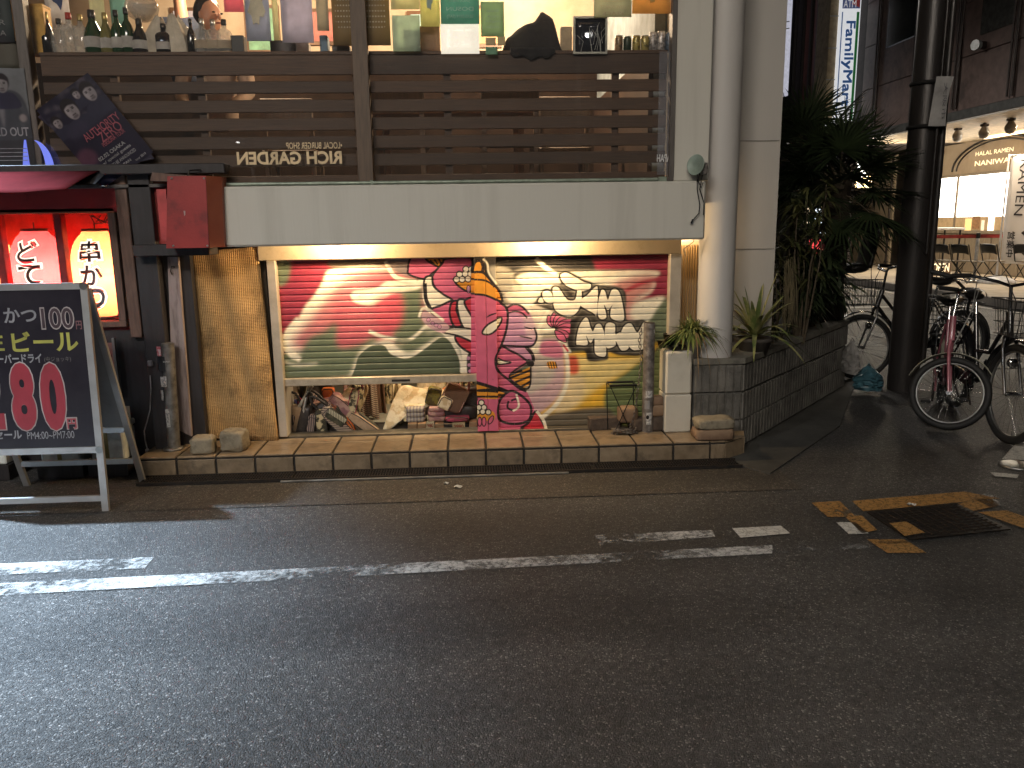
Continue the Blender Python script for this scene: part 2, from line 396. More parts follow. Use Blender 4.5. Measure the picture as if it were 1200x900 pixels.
# ================================================================== materials
def asphalt(name, base, warm=0):
    mt = bpy.data.materials.new(name); mt.use_nodes = True; nt = mt.node_tree; L = nt.links; b = nt.nodes['Principled BSDF']
    g = _n(nt, 'ShaderNodeNewGeometry'); P = g.outputs['Position']
    big = _n(nt, 'ShaderNodeTexNoise'); big.inputs['Scale'].default_value = 1.1; big.inputs['Detail'].default_value = 6; L.new(P, big.inputs['Vector'])
    mid = _n(nt, 'ShaderNodeTexNoise'); mid.inputs['Scale'].default_value = 34; mid.inputs['Detail'].default_value = 4; L.new(P, mid.inputs['Vector'])
    vo = _n(nt, 'ShaderNodeTexVoronoi'); vo.inputs['Scale'].default_value = 190; L.new(P, vo.inputs['Vector'])
    r1 = _n(nt, 'ShaderNodeMapRange'); r1.inputs[1].default_value = .3; r1.inputs[2].default_value = .7; r1.inputs[3].default_value = .70; r1.inputs[4].default_value = 1.22; L.new(big.outputs[0], r1.inputs[0])
    r2 = _n(nt, 'ShaderNodeMapRange'); r2.inputs[1].default_value = .3; r2.inputs[2].default_value = .72; r2.inputs[3].default_value = .6; r2.inputs[4].default_value = 1.4; L.new(mid.outputs[0], r2.inputs[0])
    m1 = _n(nt, 'ShaderNodeMath', operation='MULTIPLY'); L.new(r1.outputs[0], m1.inputs[0]); L.new(r2.outputs[0], m1.inputs[1])
    trk = _n(nt, 'ShaderNodeTexNoise'); trk.inputs['Scale'].default_value = 1.0; trk.inputs['Detail'].default_value = 3
    sv = _n(nt, 'ShaderNodeVectorMath', operation='MULTIPLY'); sv.inputs[1].default_value = (.09, 1.5, 1); L.new(P, sv.inputs[0]); L.new(sv.outputs[0], trk.inputs['Vector'])
    rt = _n(nt, 'ShaderNodeMapRange'); rt.inputs[1].default_value = .38; rt.inputs[2].default_value = .62; rt.inputs[3].default_value = .78; rt.inputs[4].default_value = 1.18; L.new(trk.outputs[0], rt.inputs[0])
    mt2 = _n(nt, 'ShaderNodeMath', operation='MULTIPLY'); L.new(m1.outputs[0], mt2.inputs[0]); L.new(rt.outputs[0], mt2.inputs[1])
    oil = _n(nt, 'ShaderNodeTexNoise'); oil.inputs['Scale'].default_value = 2.6; oil.inputs['Detail'].default_value = 4; L.new(P, oil.inputs['Vector'])
    ro = _n(nt, 'ShaderNodeMapRange'); ro.inputs[1].default_value = .62; ro.inputs[2].default_value = .74; ro.inputs[3].default_value = 1; ro.inputs[4].default_value = .62; L.new(oil.outputs[0], ro.inputs[0])
    mt3 = _n(nt, 'ShaderNodeMath', operation='MULTIPLY'); L.new(mt2.outputs[0], mt3.inputs[0]); L.new(ro.outputs[0], mt3.inputs[1]); m1 = mt3
    bw = _n(nt, 'ShaderNodeSeparateColor'); L.new(vo.outputs['Color'], bw.inputs[0])
    st = _n(nt, 'ShaderNodeMapRange'); st.inputs[1].default_value = .86; st.inputs[2].default_value = 1; st.inputs[3].default_value = .0; st.inputs[4].default_value = 1; L.new(bw.outputs[0], st.inputs[0])
    s1 = _n(nt, 'ShaderNodeMix', data_type='RGBA'); s1.inputs[6].default_value = (*base, 1); s1.inputs[7].default_value = (base[0]*4.6, base[1]*4.5, base[2]*4.4, 1); L.new(st.outputs[0], s1.inputs[0])
    dk = _n(nt, 'ShaderNodeMapRange'); dk.inputs[1].default_value = 0; dk.inputs[2].default_value = .6; dk.inputs[3].default_value = .45; dk.inputs[4].default_value = 1.15; L.new(bw.outputs[1], dk.inputs[0])
    m2 = _n(nt, 'ShaderNodeMath', operation='MULTIPLY'); L.new(m1.outputs[0], m2.inputs[0]); L.new(dk.outputs[0], m2.inputs[1])
    sc = _n(nt, 'ShaderNodeVectorMath', operation='SCALE'); L.new(s1.outputs[2], sc.inputs[0]); L.new(m2.outputs[0], sc.inputs[3])
    # dark tar cracks and stains
    ck = _n(nt, 'ShaderNodeTexVoronoi', feature='DISTANCE_TO_EDGE'); ck.inputs['Scale'].default_value = .55
    wv = _n(nt, 'ShaderNodeTexNoise'); wv.inputs['Scale'].default_value = 5; wv.inputs['Detail'].default_value = 5; L.new(P, wv.inputs['Vector'])
    av = _n(nt, 'ShaderNodeVectorMath', operation='MULTIPLY_ADD'); av.inputs[1].default_value = (.5, .5, .5); L.new(wv.outputs['Color'], av.inputs[0]); L.new(P, av.inputs[2]); L.new(av.outputs[0], ck.inputs['Vector'])
    cr = _n(nt, 'ShaderNodeMapRange'); cr.inputs[1].default_value = .0; cr.inputs[2].default_value = .011; cr.inputs[3].default_value = .72; cr.inputs[4].default_value = 1; L.new(ck.outputs[0], cr.inputs[0])
    s2 = _n(nt, 'ShaderNodeVectorMath', operation='SCALE'); L.new(sc.outputs[0], s2.inputs[0]); L.new(cr.outputs[0], s2.inputs[3]); L.new(s2.outputs[0], b.inputs['Base Color'])
    b.inputs['Roughness'].default_value = .56; b.inputs['Specular IOR Level'].default_value = .45
    bp = _n(nt, 'ShaderNodeBump'); bp.inputs['Strength'].default_value = .9; bp.inputs['Distance'].default_value = .006
    hh = _n(nt, 'ShaderNodeMath', operation='MULTIPLY_ADD'); hh.inputs[1].default_value = -1.0; L.new(vo.outputs['Distance'], hh.inputs[0]); L.new(mid.outputs[0], hh.inputs[2])
    L.new(hh.outputs[0], bp.inputs['Height']); L.new(bp.outputs[0], b.inputs['Normal'])
    return mt
A_ROAD = asphalt('asphalt', (.050, .048, .046)); A_STRIP = asphalt('gutter_asphalt', (.048, .043, .037)); A_PAVE = mat('pavement_concrete', (.062, .060, .053), .8, col2=(.032, .031, .028), scale=5, bump=.4, bscale=120)
WHITE_P = worn_paint('worn_white_paint', (.62, .62, .6)); WHITE_P2 = worn_paint('fresh_white_paint', (.66, .65, .6), .33, .42); ORANGE_P = worn_paint('worn_orange_paint', (.40, .22, .07), .33, .43)
PLASTER = mat('cream_plaster', (.56, .54, .48), .7, col2=(.475, .455, .40), scale=9, bump=.08, bscale=60, stretch=(1, 1, .07), lo=.5, hi=.8)
PLASTER_G = mat('grey_plaster', (.48, .46, .43), .7, col2=(.44, .42, .39), scale=1.4, bump=.08, bscale=60, stretch=(1, 1, .3))
COLUMN = mat('column_paint', (.54, .52, .50), .55, col2=(.47, .45, .43), scale=1.6, bump=.06, bscale=40, stretch=(1, 1, .25))
BEAM = mat('beam_paint', (.56, .46, .34), .6, col2=(.52, .44, .31), scale=5, bump=.08, dirt=(.4, .31, .2), dscale=7)
JAMB = mat('jamb_metal', (.50, .44, .36), .45, metal=.2, col2=(.38, .33, .26), scale=9, bump=.05)
TILE = mat('step_tile', (.27, .205, .135), .36, col2=(.18, .13, .08), scale=14, bump=.15, bscale=50, rnd=.16, dirt=(.09, .07, .05), dscale=9)
GROUT = mat('dark_grout', (.035, .03, .025), .9)
DARK = mat('black_void', (.012, .011, .011), .9, bump=0)
IRON = mat('grate_iron', (.03, .03, .03), .5, metal=.7, col2=(.06, .045, .035), scale=30)
STEEL = mat('steel', (.5, .5, .48), .35, metal=.9, bump=.03)
W_DARK = mat('dark_stained_wood', (.082, .042, .021), .55, col2=(.045, .023, .012), scale=9, stretch=(.6, 6, 14), bump=.25, bscale=40, rnd=.28)
W_POST = mat('brown_post_wood', (.13, .085, .055), .55, col2=(.075, .05, .033), scale=8, stretch=(8, 8, .8), bump=.2)
RAIL = mat('verdigris_rail', (.30, .36, .29), .4, metal=.3, col2=(.18, .22, .17), scale=20, bump=.1)
GLASS = glass_mat('window_glass', (.93, .93, .93), .004, 1.0, .03, .018)

# ================================================================== lamps of the place, and some added out of view
LAMP_M = emis('lamp_lens', (1, .97, .92), 18); POLE_M = mat('lamp_pole_paint', (.12, .12, .12), .5, metal=.4)
def street_lamp(x, y, z, power, col, label, ang=0, size=.14, aim=None, spot=168, blend=.5):
    t = thing('street_lamp', label, 'street lamp', (x, y, 0))
    bx, by = x-1.2*math.cos(ang), y-1.2*math.sin(ang)
    M().tube([(bx, by, 0), (bx, by, z-.1), (bx+.2*math.cos(ang), by+.2*math.sin(ang), z+.1), (x, y, z+.12)], [.07, .05, .04, .035], 10).build('pole', POLE_M, t)
    M().rb((x, y, z+.1), (.5, .26, .1), b=.03, rot=(0, 0, ang)).build('lamp_head', POLE_M, t)
    M().rb((x, y, z+.045), (.16, .07, .02), b=.005, rot=(0, 0, ang)).build('lens', LAMP_M, t)
    lamp('lamp_light', 'SPOT', (x, y, z+.02), power, col, size, aim=aim or (x, y, 0), spot=spot, blend=blend, parent=t)
_d = at(688, 43, 5.03); _L1 = (_d[0]*3.1, 5.03*2-5.03*3.1, 1.5+(_d[2]-1.5)*3.1)
_d = at(279, 169, 5.03); _L2 = (_d[0]*4.0, 5.03*2-5.03*4.0, 1.5+(_d[2]-1.5)*4.0)
street_lamp(_L1[0], _L1[1], _L1[2], 250, (1, .96, .90), 'street lamp standing behind the viewer on the near side of the road', R_(90), .03)
street_lamp(_L2[0], _L2[1], _L2[2], 250, (1, .95, .88), 'low street lamp far behind the viewer on the left', R_(90), .03)
street_lamp(-3.6, .4, 5.2, 520, (.82, .89, 1.0), 'cool street lamp leaning out over the road left of the viewer', R_(0), aim=(-1.8, 1.2, 0), spot=105, blend=.9)
t = thing('added_signboard', 'unseen lit signboard added across the road behind the viewer for soft light', 'sign', (-2.0, -4.6, 6.0))  # unseen signboard added as a broad soft light on the facade
M().box(-4.6, .6, -4.9, -4.62, 5.3, 6.7, b=.03).build('housing', POLE_M, t)
M().box(-4.5, .5, -4.615, -4.60, 5.4, 6.6).build('face', mat('signboard_face', (.8, .75, .65), .5, emit=(1, .9, .78), estr=.9), t)
lamp('added_signboard_light', 'AREA', (-2.0, -4.55, 6.0), 700, (1, .90, .78), aim=(-1.0, 5, .4), sx=5.0, sy=1.2, parent=t)
street_lamp(4.5, 16.0, 5.6, 480, (1, .93, .84), 'unseen street lamp added down the side street to light the brown facade', R_(180), .5)  # lamp added out of view to brighten the brown facade
# cool LED flood on the facade of the food stall, just left of the frame
t = thing('floodlight', 'white LED floodlight on a bracket above the red food stall', 'floodlight', (-3.9, 5.0, 4.6))
M().rb((-3.9, 4.97, 4.6), (.3, .12, .22), b=.02, rot=(.5, 0, 0)).tube([(-3.9, 5.2, 4.6), (-3.9, 5.0, 4.6)], .02).build('housing', POLE_M, t)
lamp('flood_light', 'SPOT', (-3.9, 4.93, 4.52), 10500, (.60, .79, 1.0), .08, aim=(-3.6, 3.1, 0), spot=74, blend=1.0, parent=t)
for px, pw in ((398, 36), (640, 30), (800, 3.2)):
    q = at(px, 292, 5.02) if px < 700 else (1.47, 0, 0)
    t = thing('eave_spotlight', 'warm spotlight tucked under the overhang above the %s' % ('left shutter' if px < 500 else 'right shutter' if px < 700 else 'bamboo screen'), 'spotlight', (q[0], 5.02 if px < 700 else 5.42, 1.47), group='warm lights under the overhang')
    M().cyl((q[0], 5.03 if px < 700 else 5.42, 1.60), (q[0], 5.03 if px < 700 else 5.42, 1.535), .028, .034).build('housing', POLE_M, t)
    M().blob((q[0], 5.03 if px < 700 else 5.42, 1.50), (.024, .024, .024)).build('bulb', emis('warm_bulb', (1, .72, .36), 14), t)
    lamp('bulb_light', 'POINT', (q[0], 5.03 if px < 700 else 5.42, 1.47 if px < 700 else 1.44), pw, (1, .69, .36), .025, parent=t)

# ================================================================== ground, road, markings
g = M(); g.quad((-120, -60, 0), (160, -60, 0), (160, 200, 0), (-120, 200, 0)); g.build('road', A_ROAD, kind='structure')
M().quad((-9, 4.21, .004), (1.86, 4.21, .004), (1.86, 4.63, .004), (-9, 4.63, .004)).build('gutter_strip', A_STRIP, kind='structure')
q = [atz(902, 556, .004), atz(984, 500, .004), (3.75, 7.4, .004), (3.3, 7.4, .004), (1.83, 5.2, .004), (1.62, 4.8, .004), atz(865, 546, .004)]
M().prism(q, (0, 0, .008)).build('pavement', A_PAVE, kind='structure')
def mark(name, pts, mt=None, z=.006):
    v = [p if len(p) == 3 else atz(p[0], p[1], z) for p in pts]; v = [(a[0], a[1], z) for a in v]
    M().add(v, [tuple(range(len(v)))]).build(name, mt or WHITE_P, kind='structure')
mark('road_line', [(-14, 2.78, 0), (-2.0, 3.216, 0), (1.354, 3.35, 0), (1.391, 3.445, 0), (-2.06, 3.335, 0), (-14, 2.9, 0)])
mark('road_line', [(1.36, 3.35, 0), (2.3, 3.385, 0), (2.3, 3.44, 0), (1.395, 3.444, 0)], worn_paint('nearly_worn_paint', (.5, .5, .48), .56, .70))
mark('road_line', [(-14, 3.16, 0), (-1.485, 3.44, 0), (-1.49, 3.564, 0), (-14, 3.28, 0)])
mark('road_line', [(697, 627), (835, 621), (838, 629), (703, 639)])
mark('road_line', [(858, 619), (915, 616), (926, 625), (868, 630)], WHITE_P2)
for pts in ([(951, 589), (984, 587), (1002, 605), (970, 606)], [(1016, 632), (1060, 632), (1086, 648), (1040, 648)], [(998, 587), (1130, 576), (1172, 584), (1120, 589), (1012, 599)], [(1122, 590), (1160, 584), (1172, 592), (1140, 599)], [(1146, 600), (1180, 598), (1230, 616), (1200, 619)], [(990, 605), (1010, 604), (1028, 621), (1010, 625)]):
    mark('road_marking', pts, ORANGE_P)
mark('road_marking', [(980, 612), (1003, 612), (1018, 625), (995, 626)], WHITE_P2)
mark('road_marking', [(1138, 583), (1160, 577), (1174, 592), (1160, 594)], WHITE_P)
mark('crosswalk_bar', [(1200, 509), (1174, 538), (1240, 541), (1260, 512)], WHITE_P2)
mark('crosswalk_bar', [(1160, 553), (1194, 556), (1192, 560), (1166, 558)], WHITE_P2)
# side street lines, far off
for y0, y1, x0, x1 in ((13.2, 13.4, 5.2, 8.2),): mark('road_line', [(x0, y0, 0), (x1, y0, 0), (x1, y1, 0), (x0, y1, 0)], WHITE_P2)
mark('road_line', [(8.55, 8, 0), (8.67, 8, 0), (8.67, 45, 0), (8.55, 45, 0)], WHITE_P2)
for k in range(6): mark('crosswalk_bar', [(4.5+.75*k, 7.6, 0), (4.95+.75*k, 7.6, 0), (4.95+.75*k, 10.2, 0), (4.5+.75*k, 10.2, 0)], WHITE_P2)
# steel cover in the orange box
t = thing('manhole_cover', 'square dark steel plate cover inside the orange painted frame', 'manhole cover', atz(1095, 608))
v = [atz(1016, 601, .007), atz(1120, 590, .007), atz(1184, 621, .007), atz(1066, 633, .007)]
m = M().prism(v, (0, 0, .006)); m.build('plate', IRON, t)
m = M()
ee = [np.array(a)+(0, 0, .0065) for a in v]
for k in range(1, 12):
    a = ee[0]+(ee[1]-ee[0])*k/12; b = ee[3]+(ee[2]-ee[3])*k/12; m.tube([a+(b-a)*.04, b-(b-a)*.04], .004, 4)
    a = ee[0]+(ee[3]-ee[0])*k/12; b = ee[1]+(ee[2]-ee[1])*k/12; m.tube([a+(b-a)*.04, b-(b-a)*.04], .0035, 4)
m.build('tread_rib', IRON, t, kind='stuff')
mark('road_marking', [(1042, 613), (1062, 611), (1084, 624), (1060, 628)], ORANGE_P, z=.0195)
t = thing('access_cover', 'small round steel access cover beside the crosswalk bar', 'manhole cover', atz(1190, 545))
M().lathe([(.10, 0), (.10, .009), (.085, .012)], tuple(atz(1192, 546)), 24).build('lid', STEEL, t)

# ================================================================== step with tiles and drain
SX0, SX1, SY0, SY1, SZ = -2.05, 1.60, 4.80, 5.19, .13
st = thing('tiled_step', 'low step of tan ceramic tiles running below the shop shutter', 'step', (0, 5, 0))
M().prism([(SX1-.002, SY0+.012, .001), (SX1+.15, SY0+.128, .001), (SX1+.2, SY0+.3, .001), (SX1-.002, SY0+.3, .001)], (0, 0, SZ-.0125)).box(SX0+.004, SX1-.003, SY0+.012, 5.6, 0.001, SZ-.012).build('core', GROUT, st)
tw = .237; me_t = me_f = me_b = None
x = SX0; k = 0
while x < SX1-.02:
    w = tw if x+tw < SX1 else SX1-x
    if me_t is None:
        me_t = M().box(-tw/2+.007, tw/2-.007, -.118, .118, -.011, 0, b=.003).mesh('tile', TILE, np.zeros(3)); me_f = M().box(-tw/2+.007, tw/2-.007, 0, .011, -.053, .047, b=.003).mesh('tile', TILE, np.zeros(3)); me_b = M().box(-tw/2+.007, tw/2-.007, -.064, .064, -.011, 0, b=.003).mesh('tile', TILE, np.zeros(3))
    for me, loc in ((me_t, (x+w/2, SY0+.122, SZ)), (me_b, (x+w/2, SY0+.309, SZ)), (me_f, (x+w/2, SY0, .062))):
        o = bpy.data.objects.new('tile', me); COL.objects.link(o); o.parent = st; o.location = Vector(loc)-st.location+Vector((0, 0, random.uniform(-.001, .001)))
        if w < tw: o.scale.x = w/tw
    x += tw; k += 1
# splayed right end of the step
e = M().prism([(SX1, SY0+.004, SZ), (SX1+.16, SY0+.12, SZ), (SX1+.2, SY0+.24, SZ), (SX1, SY0+.24, SZ)], (0, 0, -.011)); e.build('tile', TILE, st)
e = M().prism([(SX1+.006, SY0+.001, .009), (SX1+.158, SY0+.113, .009), (SX1+.158, SY0+.113, .112), (SX1+.006, SY0+.001, .112)], (-.006, .01, 0)); e.build('tile', TILE, st)
e = M().prism([(SX1+.165, SY0+.12, .009), (SX1+.22, SY0+.3, .009), (SX1+.22, SY0+.3, .115), (SX1+.165, SY0+.12, .115)], (-.01, .004, 0)); e.build('tile', TILE, st)
M().box(-1.31, 1.36, 5.186, 5.30, SZ-.02, SZ+.012, b=.003).build('threshold', mat('threshold_metal', (.16, .14, .11), .45, metal=.5, col2=(.09, .08, .06), scale=20), st)
dr = thing('drain_grate', 'long black iron drain grating along the foot of the tiled step', 'drain grate', (0, 4.7, 0))
DX0, DX1 = -2.0, 1.66
M().box(DX0, DX1, 4.635, 4.795, .0045, .0075).build('trough', DARK, dr)
f = M().box(DX0, DX1, 4.64, 4.652, .005, .022).box(DX0, DX1, 4.778, 4.79, .005, .022); f.build('frame', IRON, dr)
xx = DX0+.01
for s_ in range(4):
    x1 = DX0+(DX1-DX0)*(s_+1)/4; m = M()
    while xx < x1-.012: m.box(xx, xx+.005, 4.652, 4.778, .006, .019); xx += .0165
    for yy in (4.682, 4.713, 4.744): m.box(x1-(DX1-DX0)/4+.012, x1-.014, yy, yy+.004, .007, .0205)
    m.build('grate_panel', IRON, dr); xx = x1+.006
M().box(-1.15, .58, 4.616, 4.632, .005, .016, b=.003).build('kerb_rail', STEEL, dr)

t = thing('neighbour_building', 'dark plain building continuing the street left of the food stall', 'building', (-8, 6, 0))
M().box(-13, -3.64, 5.08, 9, .001, 1.40).box(-13, -4.72, 5.08, 9, 1.402, 5.2).build('wall', mat('dark_neighbour_wall', (.06, .055, .05), .8, scale=3), t)
# ================================================================== the shop building
bd = thing('shop_building', 'cream shop building with round column, slatted upstairs window and painted shutters', 'building', (0, 5, 0))
bw = thing('upper_window', None, None, (0, 5, 0)) if False else None
o = M().box(-1.465, 1.46, 4.92, 4.965, 1.387, 1.738, b=.012); o.build('overhang_band', PLASTER, bd)
M().box(-1.46, 1.458, 4.966, 5.42, 1.60, 1.735).build('overhang_soffit', PLASTER, bd)
M().box(1.275, 1.492, 5.0, 5.25, 1.7425, 3.6, b=.004).build('wall', PLASTER, bd)
M().box(1.487, 2.13, 5.5, 5.7, .2, 3.6).box(1.38, 1.487, 5.5, 5.7, 1.2, 3.6).build('wall', PLASTER_G, bd)
M().box(1.96, 2.13, 5.7, 12, .2, 5.0).build('wall', PLASTER_G, bd)
M().box(1.5, 2.12, 5.494, 5.499, 2.02, 2.026).box(1.5, 2.12, 5.494, 5.499, 1.3, 1.306).build('wall_joint', mat('joint', (.32, .3, .27)), bd)
M().cyl((1.617, 5.17, .612), (1.617, 5.17, 4.2), .117, .117, 48).build('column', COLUMN, bd)
M().box(-1.325, 1.385, 5.178, 5.30, 1.290, 1.58, b=.006).build('shutter_box', BEAM, bd)
M().box(-1.27, -1.215, 5.16, 5.42, SZ+.012, 1.293, b=.004).build('shutter_jamb', JAMB, bd)
M().box(1.308, 1.385, 5.16, 5.29, SZ+.012, 1.293, b=.004).build('shutter_jamb', JAMB, bd)
# bamboo screen right of the shutter
BAMB = mat('bamboo_slat', (.46, .30, .14), .5, col2=(.34, .21, .09), scale=6, stretch=(4, 4, .7), rnd=.12)
sc_ = M().box(1.386, 1.62, 5.485, 5.496, .13, 1.36); sc_.build('backing_board', BEAM, bd)
me = M().tube([(0, 0, -.60), (0, 0, .60)], .0065, 6).mesh('bamboo_rod', BAMB, np.zeros(3))
for k in range(13):
    o = bpy.data.objects.new('bamboo_rod', me); COL.objects.link(o); o.parent = bd; o.location = Vector((1.395+.0175*k, 5.474, .74))-bd.location

# ------------------------------------------------------------------ mural
MX0, MX1, MZ0, MZ1 = -1.25, 1.36, .10, 1.33
def mfx(p):
    q = at(p[0], p[1], 5.215); return np.array([(q[0]-MX0)/(MX1-MX0)*1304, (q[2]-MZ0)/(MZ1-MZ0)*615])
CV = Canvas(1304, 615, (.10, .12, .075), mfx)
BLK, CRM, PNK, RED, LIL, ORG, GRN, DGR, MAG = (.018, .014, .014), (.80, .74, .58), (.56, .12, .21), (.52, .04, .06), (.48, .24, .35), (.66, .28, .03), (.135, .165, .10), (.085, .105, .065), (.26, .028, .052)
CV.poly([(325, 300), (500, 300), (450, 360), (340, 430), (325, 425)], MAG, 4, smooth=False)
CV.poly([(325, 306), (340, 306), (337, 330), (325, 334)], GRN, 5)
CV.poly([(385, 306), (440, 300), (480, 305), (470, 320), (440, 312), (400, 318)], (.16, .12, .09), 5)
CV.poly([(322, 425), (340, 405), (470, 380), (560, 380), (560, 450), (322, 450)], GRN, 6, smooth=False)
blobL = [(402, 314), (384, 318), (378, 330), (369, 345), (358, 358), (349, 374), (336, 388), (331, 402), (336, 412), (341, 419), (352, 425), (420, 425), (470, 405), (520, 380), (500, 330), (470, 318), (440, 311)]
CV.poly(blobL, CRM, 4)
CV.poly([(402, 327), (385, 345), (372, 362), (358, 380), (344, 397), (345, 407), (380, 420), (430, 415), (475, 390), (495, 370), (490, 325), (440, 318)], (.44, .09, .12), 16, .9)
CV.poly([(400, 322), (470, 318), (498, 335), (440, 336), (398, 352), (388, 380), (396, 405), (480, 400), (494, 350)], (.46, .085, .115), 11, .75)
CV.poly([(352, 412), (362, 396), (380, 388), (394, 378), (396, 406), (420, 404), (440, 395), (440, 430), (405, 445), (336, 450), (336, 430)], GRN, 9)
CV.line([(350, 374), (338, 388), (333, 402), (338, 412), (352, 422)], 7, CRM, 3)
CV.line([(332, 424), (348, 428), (372, 426)], 3, CRM, 4, .7)
CV.poly([(466, 345), (476, 335), (494, 330), (495, 365), (500, 400), (480, 404), (460, 395), (468, 372)], GRN, 9)
CV.poly([(412, 350), (414, 342), (440, 338), (455, 330), (482, 331), (496, 326), (492, 338), (460, 345), (440, 357), (420, 356)], CRM, 3)
CV.poly([(440, 352), (470, 345), (470, 380), (448, 386)], (.55, .08, .11), 10, .8)
CV.line([(432, 388), (446, 394), (460, 397), (474, 399), (482, 397), (490, 391), (498, 384), (510, 382), (524, 388), (530, 396)], 4, CRM, 2)
CV.poly([(384, 444), (408, 441), (416, 425), (424, 410), (440, 402), (455, 398), (478, 412), (500, 402), (516, 390), (528, 396), (540, 415), (543, 445), (392, 452)], CRM, 7)
CV.poly([(410, 446), (416, 431), (420, 418), (432, 407), (443, 404), (451, 406), (458, 415), (472, 420), (484, 418), (499, 408), (508, 401), (518, 395), (526, 399), (532, 408), (538, 421), (539, 435), (535, 450), (410, 450)], DGR, 1)
CV.poly([(470, 392), (485, 399), (500, 386), (515, 386), (522, 393), (505, 399), (484, 412), (470, 410), (462, 402)], GRN, 4, .75)
CV.line([(544, 392), (543, 410), (546, 420), (545, 440)], 4, CRM, 1); CV.line([(330, 402), (333, 396)], 4, CRM, 2)
CV.line([(452, 306), (458, 318), (466, 326), (488, 330)], 5, CRM, 1); CV.poly([(452, 300), (460, 316), (470, 322), (482, 324), (478, 300)], (.20, .16, .15), 5)
OUT = 2.6
def shape(pts, col, soft=0, ol=OUT): CV.poly(pts, col, soft); CV.line(pts, ol, BLK, closed=True)
CV.poly([(498, 322), (511, 322), (530, 345), (557, 345), (557, 450), (546, 450), (540, 410), (505, 380), (494, 372), (500, 364), (495, 348)], CRM, 1, smooth=False)
shape([(482, 302), (478, 316), (480, 322), (497, 327), (507, 320), (516, 311), (499, 302)], PNK, 2)
shape([(507, 323), (518, 309), (524, 303), (557, 304), (560, 327), (558, 351), (531, 353), (516, 343), (508, 334)], PNK)
shape([(499, 303), (512, 312), (516, 311), (519, 303)], ORG)
for q in ((504, 305, 508, 309), (509, 304, 513, 310), (514, 303, 517, 309)): CV.line([(q[0], q[1]), (q[2], q[3])], 2, BLK, closed=False)
shape([(498, 326), (506, 324), (508, 335), (518, 344), (531, 353), (517, 358), (506, 364), (500, 353), (497, 338)], CRM)
CV.line([(498, 332), (499, 350), (505, 363)], 4.5, BLK)
shape([(505, 364), (517, 358), (530, 353), (527, 367), (532, 382), (516, 378)], PNK)
shape([(529, 355), (536, 353), (535, 364), (541, 381), (532, 382), (527, 368)], RED)
shape([(536, 353), (545, 352), (548, 363), (557, 376), (557, 388), (545, 386), (538, 372)], CRM)
shape([(545, 352), (560, 350), (560, 377), (548, 363)], RED)
shape([(518, 389), (532, 384), (558, 388), (560, 406), (547, 398), (535, 393)], CRM, 0, 2)
shape([(534, 394), (547, 398), (560, 406), (560, 416), (546, 411), (536, 402)], RED)
CV.poly([(494, 371), (498, 364), (508, 370), (526, 382), (520, 390), (508, 387), (498, 379)], (.5, .32, .34), 1); CV.line([(491, 372), (495, 362), (504, 364), (520, 376)], 3, CRM, 1)
for c in ((502, 375), (507, 379), (511, 381), (515, 383)): CV.ell(c, 2.6, 2.6, BLK); CV.ell(c, 2.1, 2.1, LIL)
CV.poly([(532, 328), (557, 327), (557, 344), (547, 341), (537, 335)], ORG); CV.line([(531, 327), (536, 334), (546, 341), (557, 344)], 2.4, BLK)
BP = [(535, 327.5), (541.5, 327.5), (548.5, 327), (555, 327), (538.5, 321.5), (545, 321), (551.5, 321), (546, 315.5), (552.5, 315.5)]
for c in BP: CV.ell(c, 4.3, 4.3, BLK)
for c in BP: CV.ell(c, 2.9, 2.9, CRM)
for c in ((549, 339), (553, 338)): CV.ell(c, 2.6, 5, BLK); CV.ell(c, 1.6, 4, LIL)
CV.poly([(548, 416), (556, 417), (556, 440), (548, 440)], BLK, 1); CV.poly([(552, 415), (558, 416), (558, 440), (552, 440)], PNK)
for c in ((549, 420), (550, 428), (551, 435)): CV.ell(c, 2.2, 2.2, LIL)
# right half: background
CV.poly([(584, 296), (790, 292), (790, 340), (700, 330), (640, 360), (584, 370)], (.035, .031, .026), 5, smooth=False)
CV.poly([(590, 332), (640, 324), (700, 322), (720, 360), (630, 420), (600, 400), (592, 360)], (.34, .30, .22), 10)
CV.poly([(690, 292), (790, 290), (790, 395), (730, 395), (700, 320)], MAG, 5, smooth=False)
CV.poly([(755, 360), (790, 350), (790, 400), (748, 400)], GRN, 8)
CV.poly([(604, 326), (618, 320), (650, 322), (680, 318), (724, 317), (770, 318), (768, 325), (745, 332), (728, 345), (766, 330), (762, 344), (738, 356), (752, 352), (778, 348), (770, 362), (758, 378), (735, 384), (700, 372), (640, 390), (612, 372), (606, 350), (612, 336)], CRM, 4)
CV.poly([(724, 330), (766, 322), (764, 340), (745, 352), (738, 372), (752, 382), (735, 386), (712, 350)], (.42, .05, .06), 10, .75)
CV.poly([(572, 306), (650, 304), (690, 306), (690, 314), (640, 316), (606, 322), (592, 336)], (.022, .02, .018), 4, .95)
CV.line([(586, 328), (612, 316), (650, 317), (690, 318)], 2.5, (.35, .32, .25), 3, .7)
CV.line([(628, 303), (640, 314), (652, 322)], 5, CRM, 2)
CV.poly([(585, 335), (612, 338), (620, 360), (600, 356)], CRM, 8, .7); CV.line([(578, 320), (592, 336), (600, 352), (625, 352)], 5, CRM, 3)
